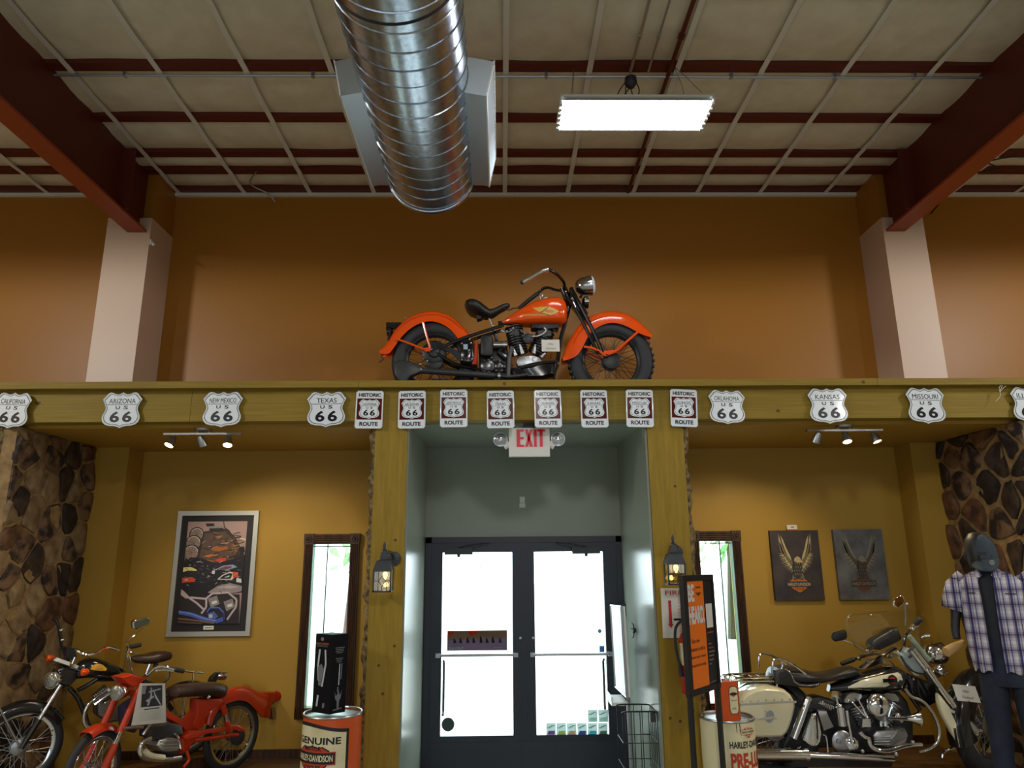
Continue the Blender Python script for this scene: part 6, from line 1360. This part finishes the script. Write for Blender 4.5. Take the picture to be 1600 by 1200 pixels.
rod(G3, [(160, 985, .07), (110, 1010, .08), (88, 1060, .08), (100, 1110, .08), (150, 1135, .08), (260, 1142, .08), (380, 1128, .08)], .022, sm=5, seg=10).build('exhaust_pipe', M_chrome, t3)
rod(G3, [(120, 1075, .10), (170, 1110, .11), (260, 1125, .11)], .02, sm=4).build('exhaust_shield', M_cream, t3)
rod(G3, [(110, 960, .10), (170, 880, .12), (240, 880, .12)], .016, sm=4).build('leg_shield_bar', M_chrome, t3)
rod(G3, [(420, 1080, .08), (440, 1140, .10), (400, 1195, .12)], .012, sm=3).build('pedal_crank', M_ored, t3)
rod(E3, [(880, 915, .10), (960, 905, .10), (1030, 905, .10)], .014).build('front_bumper_bar', M_chrome, t3)
pillow(G3, [(-20, 760), (60, 700), (120, 860), (60, 950), (-10, 920)], -.06, .04).build('leg_shield', mat('dark_navy_panel', srgb(40, 40, 66), .4), t3)  # panel in one dark navy colour
# leaflet
L0, L1, L2, L3 = G3(88, 590, .17), G3(268, 590, .17), G3(275, 872, .17), G3(25, 895, .17)
lf = thing('leaflet', (L2+L3)/2, 'white leaflet with a dark photo in a plastic sleeve hung on the orange red moped', 'leaflet')
nl = (L1-L0).cross(L3-L0).normalized(); nl = nl if nl.dot(EYE-L0) > 0 else -nl
MB().prism([L0, L1, L2, L3], -nl*.003).build('sheet', M_paper, lf, smooth=False)
def LP(x, y, d=1): return (L0.lerp(L1, x)).lerp(L3.lerp(L2, x), y)+nl*(.0012*d)
b = MB(); b.poly([LP(.10, .06), LP(.88, .04), LP(.88, .56), LP(.18, .58)], 0); b.poly([LP(.10, .08, 2), LP(.26, .06, 2), LP(.25, .26, 2), LP(.12, .26, 2)], 1)
for q in (((.42, .10), (.44, .3), (.36, .54), (.42, .54), (.5, .3), (.46, .1)), ((.5, .12), (.7, .36), (.84, .54), (.8, .54), (.62, .36)), ((.36, .2), (.8, .12), (.8, .15), (.38, .23)), ((.3, .42), (.56, .3), (.58, .34), (.34, .46))): b.poly([LP(x, y, 3) for x, y in q], 2)
b.poly([LP(.30, .625), LP(.78, .60), LP(.78, .625), LP(.30, .65)], 0)
for i in range(8): b.poly([LP(.2, .70+.03*i), LP(.84, .68+.03*i), LP(.84, .685+.03*i), LP(.2, .705+.03*i)], 1)
b.build('leaflet_print', [mat('leaflet_dark', srgb(40, 44, 58), .4), mat('leaflet_grey', srgb(150, 150, 156), .5), mat('leaflet_pale', srgb(190, 192, 198), .4)], lf, smooth=False, recalc=False)
MB().prism([LP(-.02, -.02, 6), LP(1.04, -.02, 6), LP(1.06, 1.04, 6), LP(-.03, 1.03, 6)], nl*.0006).build('plastic_sleeve', glass('plastic_sleeve', (.98, .98, .99), .05, .10), lf, smooth=False)
# black moped behind, on a low plinth
rr2, rf2 = Vector((-2.87, 6.96, .60)), Vector((-3.78, 6.11, .60)); h2 = (rf2-rr2).normalized(); n2 = Vector((-h2.y, h2.x, 0)); n2 = n2 if n2.y < 0 else -n2
E2 = Crop(rr2, n2, 0, 940, 4.615); G2 = Crop(rr2, n2, 200, 940, 4.616)
R2 = .305; PZ = .60-R2
m = (rr2+rf2)/2; pl = thing('plinth', (m.x, m.y, FLL), 'low dark board under the black moped', 'plinth')
MB().obox((m.x, m.y, (FLL+PZ)/2), h2*1.75, n2*.22, (0, 0, PZ-FLL-.002)).build('plinth_board', M_dkwood, pl, smooth=False)
t2 = thing('moped', (m.x, m.y, PZ), 'black moped with yellow tank badge against the left stone wall', 'moped')
wheel(t2, rr2, n2, R2, .058, .235, 36, .05, .09, M_chrome, wall=(.25, .275))
wheel(t2, rf2, n2, R2, .058, .235, 36, .06, .10, M_chrome, wall=(.25, .275))
arc_fender(rf2, n2, h2, R2+.035, radians(32), radians(150), .06, .075).build('front_fender', M_black, t2)
d = h2*cos(radians(34))+Vector((0, 0, 1))*sin(radians(34)); MB().ball(rf2+d*(R2+.02), (.05, .05, .03)).build('fender_tip', M_chrome, t2)
arc_fender(rr2, n2, -h2, R2+.035, radians(10), radians(150), .06, .075).build('rear_fender', M_black, t2)
for l in (.085, -.085):
    top = E2(440, 600, l); ax = rf2+n2*l; MB().tube([top, top.lerp(ax, .62)], .017, 10).build('fork_tube', M_chrome, t2); MB().tube([top.lerp(ax, .55), ax], .022, 10).build('fork_slider', M_black, t2)
    MB().tube([rf2+n2*l, rf2+n2*l*.9+(h2*.2+Vector((0, 0, .35)))], .007, 6).build('fender_stay', M_steel, t2)
hs2 = Matrix.Rotation(radians(38), 3, 'Z') @ h2
hl = E2(400, 562, .02)
MB().lathe(hl, hs2, [(-.06, .03), (-.03, .06), (.04, .066), (.05, .064)], 24).build('headlight_shell', M_chrome, t2); MB().lathe(hl+hs2*.05, hs2, [(0, .06), (.012, .054), (.02, .03), (.022, .004)], 22).build('headlight_lens', MATS['headlamp_glass'], t2)
MB().tube(smooth_path([tuple(E2(x, y, .05)) for x, y in ((420, 500), (440, 490), (480, 495), (492, 520))], 4), .008, 8).build('headlight_guard', M_chrome, t2)
for q, l in (((360, 408), -.16), ((612, 508), .16)):
    p = E2(*q, l); MB().lathe(p, h2, [(-.03, .015), (-.01, .028), (.02, .03), (.03, .015)], 14).build('turn_signal', M_amber, t2)
    MB().cyl(p, E2(480, 470, 0), .007, seg=6).build('signal_stalk', M_sat, t2)
for q in ([(400, 430), (425, 408), (515, 440), (505, 468)], [(535, 478), (555, 458), (588, 468), (575, 496)]): pillow(E2, q, -.04, .05).build('gauge', M_white, t2)
pillow(E2, [(450, 470), (560, 490), (560, 560), (500, 620), (430, 600), (420, 520)], -.08, .06).build('steering_crown', M_black, t2)
tk = body(E2, [(540, 470, 560, .05), (580, 430, 560, .09), (640, 402, 558, .12), (700, 405, 556, .125), (760, 425, 556, .12), (830, 455, 560, .10), (880, 480, 560, .07), (905, 500, 540, .03)], 18, .7); o = tk.build('fuel_tank', M_black, t2)
bv = tk.bvh(); b = MB(); decal(b, bv, lambda x, y: E2(x, y, 0), [(652, 490), (665, 462), (700, 448), (740, 455), (772, 485), (765, 498), (720, 500)], .004, 3, 0); decal(b, bv, lambda x, y: E2(x, y, 0), [(690, 485), (705, 455), (725, 462), (735, 485)], .007, 3, 1)
b.build('tank_badge', [M_yel, mat('badge_tan', srgb(200, 140, 90), .4)], o, recalc=False)
G0 = Crop(rr2, n2, 0, 940, 3.478)
seat = body(G0, [(715, 300, 320, .03), (740, 290, 335, .06), (790, 285, 342, .09), (840, 272, 340, .11), (890, 268, 328, .115), (920, 272, 318, .09), (932, 285, 305, .03)], 16, .75, .5); seat.build('seat', M_brleath, t2)
rod(G0, [(815, 335), (790, 400)], .013, .02).build('seat_post', M_chrome, t2); rod(G0, [(850, 335), (840, 360)], .02, .02).build('seat_clamp', M_sat, t2)
# bars
b1 = [(480, 470, 0), (545, 345, .02), (590, 368, .08), (640, 385, .12), (700, 368, .18), (745, 340, .24), (790, 330, .30), (860, 348, .36)]
b2 = [(480, 470, 0), (470, 380, -.08), (445, 320, -.18), (432, 240, -.26), (422, 180, -.30), (408, 140, -.32), (378, 122, -.34)]
MB().tube(smooth_path([tuple(E2(*p)) for p in b1[1:]], 4), .0125, 8).build('handlebar', M_chrome, t2); MB().tube(smooth_path([tuple(E2(*p)) for p in b2], 4), .0125, 8).build('handlebar', M_sat, t2)
for q in ((440, 205, -.28), (448, 278, -.22)): MB().ball(E2(*q), .018).build('control_housing', M_chrome, t2)
pillow(E2, [(480, 330), (545, 340), (560, 400), (500, 430), (470, 380)], -.12, -.02).build('instrument_pod', M_sat, t2)
rod(E2, [(540, 400, .0), (520, 450, .0)], .008).build('bar_riser', M_chrome, t2)
rod(E2, [(700, 560, .05), (620, 610, .05), (560, 640, .05)], .018, sm=3).build('down_tube', M_black, t2); rod(E2, [(500, 620, 0), (560, 690, 0), (600, 780, 0), (640, 900, 0)], .02, sm=3).build('frame_tube', M_black, t2)
rod(E2, [(700, 560, 0), (900, 560, 0), (1100, 600, 0), (1240, 780, 0)], .02, sm=3).build('rear_frame', M_black, t2)
cylinder_fins(E2, (790, 640), (690, 720), .07, .02, 8).build('cylinder', M_alu, t2)
pillow(E2, [(700, 730), (800, 700), (900, 760), (900, 860), (780, 880), (700, 820)], -.07, .08).build('engine_case', mat('engine_grey', (.4, .4, .41), .35, 1), t2)
rod(E2, [(770, 640, .10), (700, 690, .11), (640, 745, .11), (612, 800, .11), (610, 870, .11), (650, 925, .11), (720, 950, .10)], .016, sm=5, seg=10).build('exhaust_pipe', M_chrome, t2); rod(E2, [(680, 745, .12), (740, 700, .12), (800, 660, .12)], .014, sm=3).build('exhaust_heat_shield', M_chrome, t2)
rod(E2, [(480, 560, .06), (470, 680, .06), (430, 760, .07), (380, 800, .08)], .004, sm=5).build('brake_cable', M_sat, t2)
rod(E2, [(380, 960, .08), (330, 1000, .09)], .004).build('cable_clip', M_sat, t2)
# rack over the rear fender, tail lamp
for l in (.06, -.06): rod(G2, [(290, 470, l), (360, 490, l), (440, 505, l), (540, 515, l)], .0075, sm=3).build('rack_rail', M_chrome, t2)
for x, y in ((380, 494), (440, 505), (500, 511)): MB().cyl(G2(x, y, .06), G2(x, y, -.06), .005, seg=6).build('rack_bar', M_chrome, t2)
rod(G2, [(470, 510, .06), (465, 580, .06)], .006).build('rack_stay', M_chrome, t2); rod(G2, [(305, 490, .06), (285, 580, .06)], .006).build('rack_stay', M_steel, t2)
pillow(G2, [(590, 580), (605, 545), (640, 515), (675, 510), (650, 545), (640, 580)], -.03, .03).build('tail_bracket', M_sat, t2)
MB().lathe(G2(640, 538, 0), -h2, [(0, .03), (.02, .04), (.08, .04), (.09, .02)], 16).build('tail_lamp', M_chrome, t2)
# ------------------------------------------------------------------ dressed mannequin by the right stone wall
YM = 5.25
K = Crop((0, YM, 0), (0, -1, 0), 1470, 825, 4.708)
hc = K(300, 190)
tm = thing('mannequin', (K(360, 1000).x, YM, 0), 'black mannequin in slate cap, open plaid shirt and dark jeans by the right stone wall', 'mannequin')
def ell(c, rx, ry, n=28, tilt=0): return [Vector((c[0]+rx*cos(2*pi*j/n), c[1]+ry*sin(2*pi*j/n), c[2]+tilt*rx*cos(2*pi*j/n))) for j in range(n)]
zc_ = lambda y: K(330, y).z
cx = K(345, 400).x
def KF(x, y, l): p = K(x, y, 0); p.y -= l; return p
# body: one continuous surface
def skel(b, chain, rad): b.tube(smooth_path(chain, 5), [r[0] for r in smooth_path([(q,) for q in rad], 5)], 14)
hz, nz, shz, wz = hc.z, zc_(300), zc_(345), zc_(760)
headx = K(305, 200).x
b = MB(); rings = []
for z, rx, ry, dx, dy in ((wz-.02, .17, .12, .03, 0), (wz+.2, .165, .115, .025, 0), (shz-.16, .19, .12, .01, 0), (shz-.05, .19, .10, 0, 0), (shz+.0, .12, .08, -.01, 0), (nz-.01, .062, .062, -.02, -.01), (nz+.04, .058, .06, -.03, -.02), (hz-.10, .075, .09, -.035, -.03), (hz-.05, .088, .105, -.037, -.025), (hz+.03, .095, .115, -.038, -.015), (hz+.10, .085, .10, -.038, -.01), (hz+.145, .05, .06, -.038, -.01), (hz+.155, .01, .01, -.038, -.01)):
    rings.append(ell((cx+dx, YM+dy, z), rx, ry))
b.loft(rings)
arm = [K(130, 380, .0), K(115, 520, .0), K(120, 640, .02), K(130, 760, .04), K(155, 830, .06)]
skel(b, [tuple(p) for p in arm], [.07, .055, .040, .034, .03])
armr = [K(600, 370, .0), K(655, 520, .0), K(660, 660, .02), K(640, 800, .05)]; skel(b, [tuple(p) for p in armr], [.07, .055, .04, .034])
# nose, brow and ears of the plain face
fx = cx-.037
b.loft([[Vector((fx-.012, YM-.125, hz-.045)), Vector((fx+.012, YM-.125, hz-.045)), Vector((fx, YM-.155, hz-.05))], [Vector((fx-.006, YM-.125, hz)), Vector((fx+.006, YM-.125, hz)), Vector((fx, YM-.132, hz))]])
for s in (-1, 1): b.ball((fx+s*.096, YM-.01, hz-.01), (.012, .025, .035), 10, 8)
b.ball((fx, YM-.125, hz-.075), (.03, .012, .008), 10, 6)
b.build('mannequin_body', M_skin, tm)
b = MB()
tee = []
for z, rx, ry, dx in ((zc_(800), .195, .135, .03), (zc_(700), .19, .135, .028), (zc_(560), .19, .135, .02), (zc_(440), .20, .135, .012), (zc_(370), .20, .12, .005), (zc_(330), .13, .095, -.005), (zc_(312), .078, .08, -.015), (zc_(308), .070, .072, -.015)):
    tee.append(ell((cx+dx, YM, z), rx, ry))
b.loft(tee, caps=False).build('tee_shirt', M_tee, tm)
# jeans: two tapering legs joined at the hip
hipz = zc_(800); cr_ = zc_(1130); lx = (K(385, 1100).x, K(545, 1100).x)
b = MB()
b.loft([ell((cx+.035, YM, z), rx, ry) for z, rx, ry in ((hipz+.03, .18, .13), (hipz-.08, .195, .14), (cr_+.04, .20, .14), (cr_-.02, .19, .13))])
for s, x in ((-1, cx-.065), (1, cx+.145)):
    b.loft([ell((x+s*dx, YM+dy, z), r, r*1.08) for z, r, dx, dy in ((cr_+.05, .105, 0, 0), (cr_-.15, .10, .01, 0), (cr_-.4, .082, .02, -.02), (.55, .075, .025, -.02), (.35, .078, .03, 0), (.10, .085, .03, .01))])
b.build('jeans', M_denim, tm)
for s, x in ((-1, cx-.095), (1, cx+.175)): b = MB().loft([ell((x, YM-.05+dy, z), rx, ry) for z, rx, ry, dy in ((.002, .05, .13, 0), (.04, .052, .13, 0), (.08, .042, .09, .03), (.12, .035, .05, .05))]); b.build('shoe', M_sat, tm)
# plaid shirt, open down the front
pm = bpy.data.materials.new('plaid_cloth'); pm.use_nodes = True; nt = pm.node_tree; bs = nt.nodes['Principled BSDF']; bs.inputs['Roughness'].default_value = .9
tc = nt.nodes.new('ShaderNodeUVMap'); sp = nt.nodes.new('ShaderNodeSeparateXYZ'); nt.links.new(tc.outputs[0], sp.inputs[0])
def band(sock, scale, ramp):
    m_ = nt.nodes.new('ShaderNodeMath'); m_.operation = 'MULTIPLY'; m_.inputs[1].default_value = scale; nt.links.new(sock, m_.inputs[0])
    f_ = nt.nodes.new('ShaderNodeMath'); f_.operation = 'FRACT'; nt.links.new(m_.outputs[0], f_.inputs[0])
    r_ = nt.nodes.new('ShaderNodeValToRGB'); r_.color_ramp.interpolation = 'CONSTANT'; nt.links.new(f_.outputs[0], r_.inputs[0])
    els = r_.color_ramp.elements; els[0].position = 0; els[0].color = (*ramp[0][1], 1); els[1].position = ramp[1][0]; els[1].color = (*ramp[1][1], 1)
    for p_, c_ in ramp[2:]: e_ = els.new(p_); e_.color = (*c_, 1)
    return r_.outputs[0]
wh, bl, gy, ln = srgb(232, 230, 234), srgb(70, 74, 140), srgb(170, 160, 172), srgb(206, 204, 216)
v1 = band(sp.outputs[0], 10, [(0, wh), (.22, gy), (.34, bl), (.50, ln), (.56, gy), (.66, wh), (.72, ln), (.80, bl), (.86, ln)])
v2 = band(sp.outputs[1], 10, [(0, wh), (.20, ln), (.40, gy), (.55, bl), (.66, gy), (.8, ln)])
mx = nt.nodes.new('ShaderNodeMix'); mx.data_type = 'RGBA'; mx.blend_type = 'MULTIPLY'; mx.inputs[0].default_value = .85
nt.links.new(v1, mx.inputs[6]); nt.links.new(v2, mx.inputs[7]); nt.links.new(mx.outputs[2], bs.inputs['Base Color'])
def uv_mesh(name, grid, parent, us, vs):
    """open sheet of rows with its own cloth coordinates and a little thickness"""
    P0 = LOC[parent.name]; R_, C_ = len(grid), len(grid[0]); me = bpy.data.meshes.new(name)
    me.from_pydata([p-P0 for r in grid for p in r], [], [(i*C_+j, i*C_+j+1, (i+1)*C_+j+1, (i+1)*C_+j) for i in range(R_-1) for j in range(C_-1)])
    uv = me.uv_layers.new(name='cloth')
    for p in me.polygons:
        for li in p.loop_indices: vi = me.loops[li].vertex_index; uv.data[li].uv = (us(grid[vi//C_][vi % C_], vi % C_), vs(grid[vi//C_][vi % C_], vi//C_))
    me.materials.append(pm); me.shade_smooth(); o = bpy.data.objects.new(name, me); COL.objects.link(o); o.parent = parent; LOC[o.name] = P0
    sm = o.modifiers.new('thick', 'SOLIDIFY'); sm.thickness = .004; return o
# rows from shoulder to hem: (y on photo, left silhouette x, left front edge x, right front edge x, right silhouette x)
rows_ = [(318, 235, 262, 385, 440), (345, 175, 275, 375, 520), (390, 128, 268, 378, 590), (450, 130, 282, 385, 610), (540, 140, 300, 398, 618), (640, 158, 318, 410, 626), (740, 172, 334, 425, 634), (840, 190, 350, 440, 642), (930, 212, 368, 455, 648), (1005, 235, 380, 468, 652), (1048, 250, 382, 478, 655)]
def half(left):
    g = []
    for y, ls, lf_, rf_, rs in rows_:
        e0, e1 = (K(ls, y).x, K(lf_, y).x) if left else (K(rf_, y).x, K(rs, y).x)
        z = zc_(y); xc_ = (K(ls, y).x+K(rs, y).x)/2; rx = (K(rs, y).x-K(ls, y).x)/2; ry = .150 if y > 380 else .10+.05*(y-318)/62; r = []
        edge = e1 if left else e0
        t_edge = math.acos(max(-1, min(1, (edge-xc_)/rx))); t0, t1 = (t_edge, pi) if left else (t_edge, 0)
        fold = .006*sin(y*.05)
        for k in range(11):
            t_ = t0+(t1-t0)*k/10; q = sin(t_)**.7
            r.append(Vector((xc_+rx*cos(t_), YM-(ry+.012*(1-k/10))*q-fold*sin(k*1.7), z+(.012*sin(k*1.3) if y > 1000 else 0))))
        for k in range(1, 9):                       # round to the middle of the back
            t_ = (pi+k*pi/16) if left else (-k*pi/16)
            r.append(Vector((xc_+rx*cos(t_), YM-ry*sin(t_)*.9, z)))
        g.append(r)
    return g
for left in (True, False):
    g = half(left); acc = []
    uv_mesh('shirt_front', g, tm, lambda p, j: (p.x-cx)*1.0+.5+(.0 if j < 11 else (p.y-YM)*.5), lambda p, i: p.z)
# sleeves and collar
for side in (-1, 1):
    pts = [K(165, 350), K(112, 440), K(95, 540), K(88, 606)] if side < 0 else [K(560, 345), K(632, 440), K(660, 540), K(668, 610)]
    g = []; n_ = 17
    for k, (p, r) in enumerate(zip(pts, (.055, .088, .088, .086))):
        ax_ = (pts[min(3, k+1)]-pts[max(0, k-1)]).normalized(); x_ = Vector((0, 1, 0)); y_ = ax_.cross(x_).normalized()
        g.append([p+(x_*cos(2*pi*j/(n_-1))+y_*sin(2*pi*j/(n_-1)))*r*(1+.05*sin(3*j+k)) for j in range(n_)])
    uv_mesh('sleeve', g, tm, lambda p, j: (p.x-cx)*1.0+.5, lambda p, i: p.z+.03)
for pts in ([(262, 300), (300, 345), (282, 362), (245, 352), (238, 318)], [(388, 285), (362, 345), (385, 360), (430, 360), (436, 310)]):
    o = MB().prism([KF(x, y, .142) for x, y in pts], K.n*.006).build('collar', pm, tm, smooth=False)
    uv = o.data.uv_layers.new(name='cloth')
    for li in o.data.loops: v = o.data.vertices[li.vertex_index].co; uv.data[li.index].uv = (v.x*1.2+.3, v.z*1.2)
MB().prism([KF(x, y, .152) for x, y in [(475, 975), (508, 975), (510, 1030), (478, 1032)]], (0, -.003, 0)).build('hem_label', M_creamp, tm, smooth=False)
for x0_, x1_, y_ in ((190, 250, 470), (440, 540, 470)): MB().prism([KF(x, y, .153) for x, y in [(x0_, y_), (x1_, y_), (x1_, y_+8), (x0_, y_+8)]], (0, -.003, 0)).build('pocket_edge', M_ink, tm, smooth=False)
# cap
b = MB(); CR = .118; cc = Vector((K(303, 150).x, YM-.01, K(303, 165).z))
cr0 = []
for k in range(10):
    t_ = (pi/2)*k/9; cr0.append([Vector((cc.x+CR*.93*cos(t_)*cos(2*pi*j/28), cc.y-.03*sin(t_)+CR*1.08*cos(t_)*sin(2*pi*j/28), cc.z-.06+.175*sin(t_)**.9)) for j in range(28)])
b.loft(cr0); o = b.build('cap_crown', M_capf, tm)
b = MB()
for k in range(6): a_ = 2*pi*k/6; b.tube([Vector((cc.x+CR*.945*cos(t_)*cos(a_), cc.y+CR*1.09*cos(t_)*sin(a_), cc.z-.058+.176*sin(t_)**.9)) for t_ in [pi/2*i/10 for i in range(11)]], .0022, 5)
b.ball((cc.x, cc.y, cc.z+.118), .01).build('cap_seams', M_tee, o)
g = []
for i in range(7):
    q = i/6; g.append([Vector((cc.x+CR*(.93+.02*q)*cos(a_)*(1-.06*q*q), cc.y-CR*1.05*sin(a_)-(.075*q)*sin(a_), cc.z-.058-.085*q*abs(sin(a_))**.5)) for a_ in [radians(8+164*j/16) for j in range(17)]])
b = MB(); k_ = 17; b.add([p for r in g for p in r], [(i*k_+j, i*k_+j+1, (i+1)*k_+j+1, (i+1)*k_+j) for i in range(6) for j in range(k_-1)]); o2 = b.build('cap_visor', M_capf, tm, recalc=False); sm = o2.modifiers.new('thick', 'SOLIDIFY'); sm.thickness = .004
e = KF(368, 252, .195); MB().lathe(e, (0, -1, -.5), [(0, .02), (.002, .019)], 18).build('visor_sticker', mat('visor_sticker_grey', srgb(140, 142, 146), .4), o2)
MB().prism([KF(x, y, .138) for x, y in [(275, 178), (330, 176), (326, 195), (280, 197)]], (0, -.003, 0)).build('cap_patch', M_ink, o, smooth=False)
# the figure faces the aisle: turn it about its own axis
_c = Vector((cx, YM, 0))-LOC[tm.name]; _M = Matrix.Translation(_c) @ Matrix.Rotation(radians(-32), 4, 'Z') @ Matrix.Diagonal((.84, .9, 1, 1)) @ Matrix.Translation(-_c)
for o in tm.children_recursive: o.data.transform(_M)
# pale wooden peg by the mannequin's hip
p0, p1 = K(35, 915, -.16), K(165, 838, -.20)
tp = thing('wooden_peg', p0, 'pale turned wooden peg jutting out beside the plaid shirt', 'peg')
L = (p1-p0).length
MB().lathe(p0, p1-p0, [(0, .012), (.004, .034), (.03, .036), (L*.55, .030), (L*.8, .022), (L, .018)], 16).build('peg_handle', M_tan, tp)
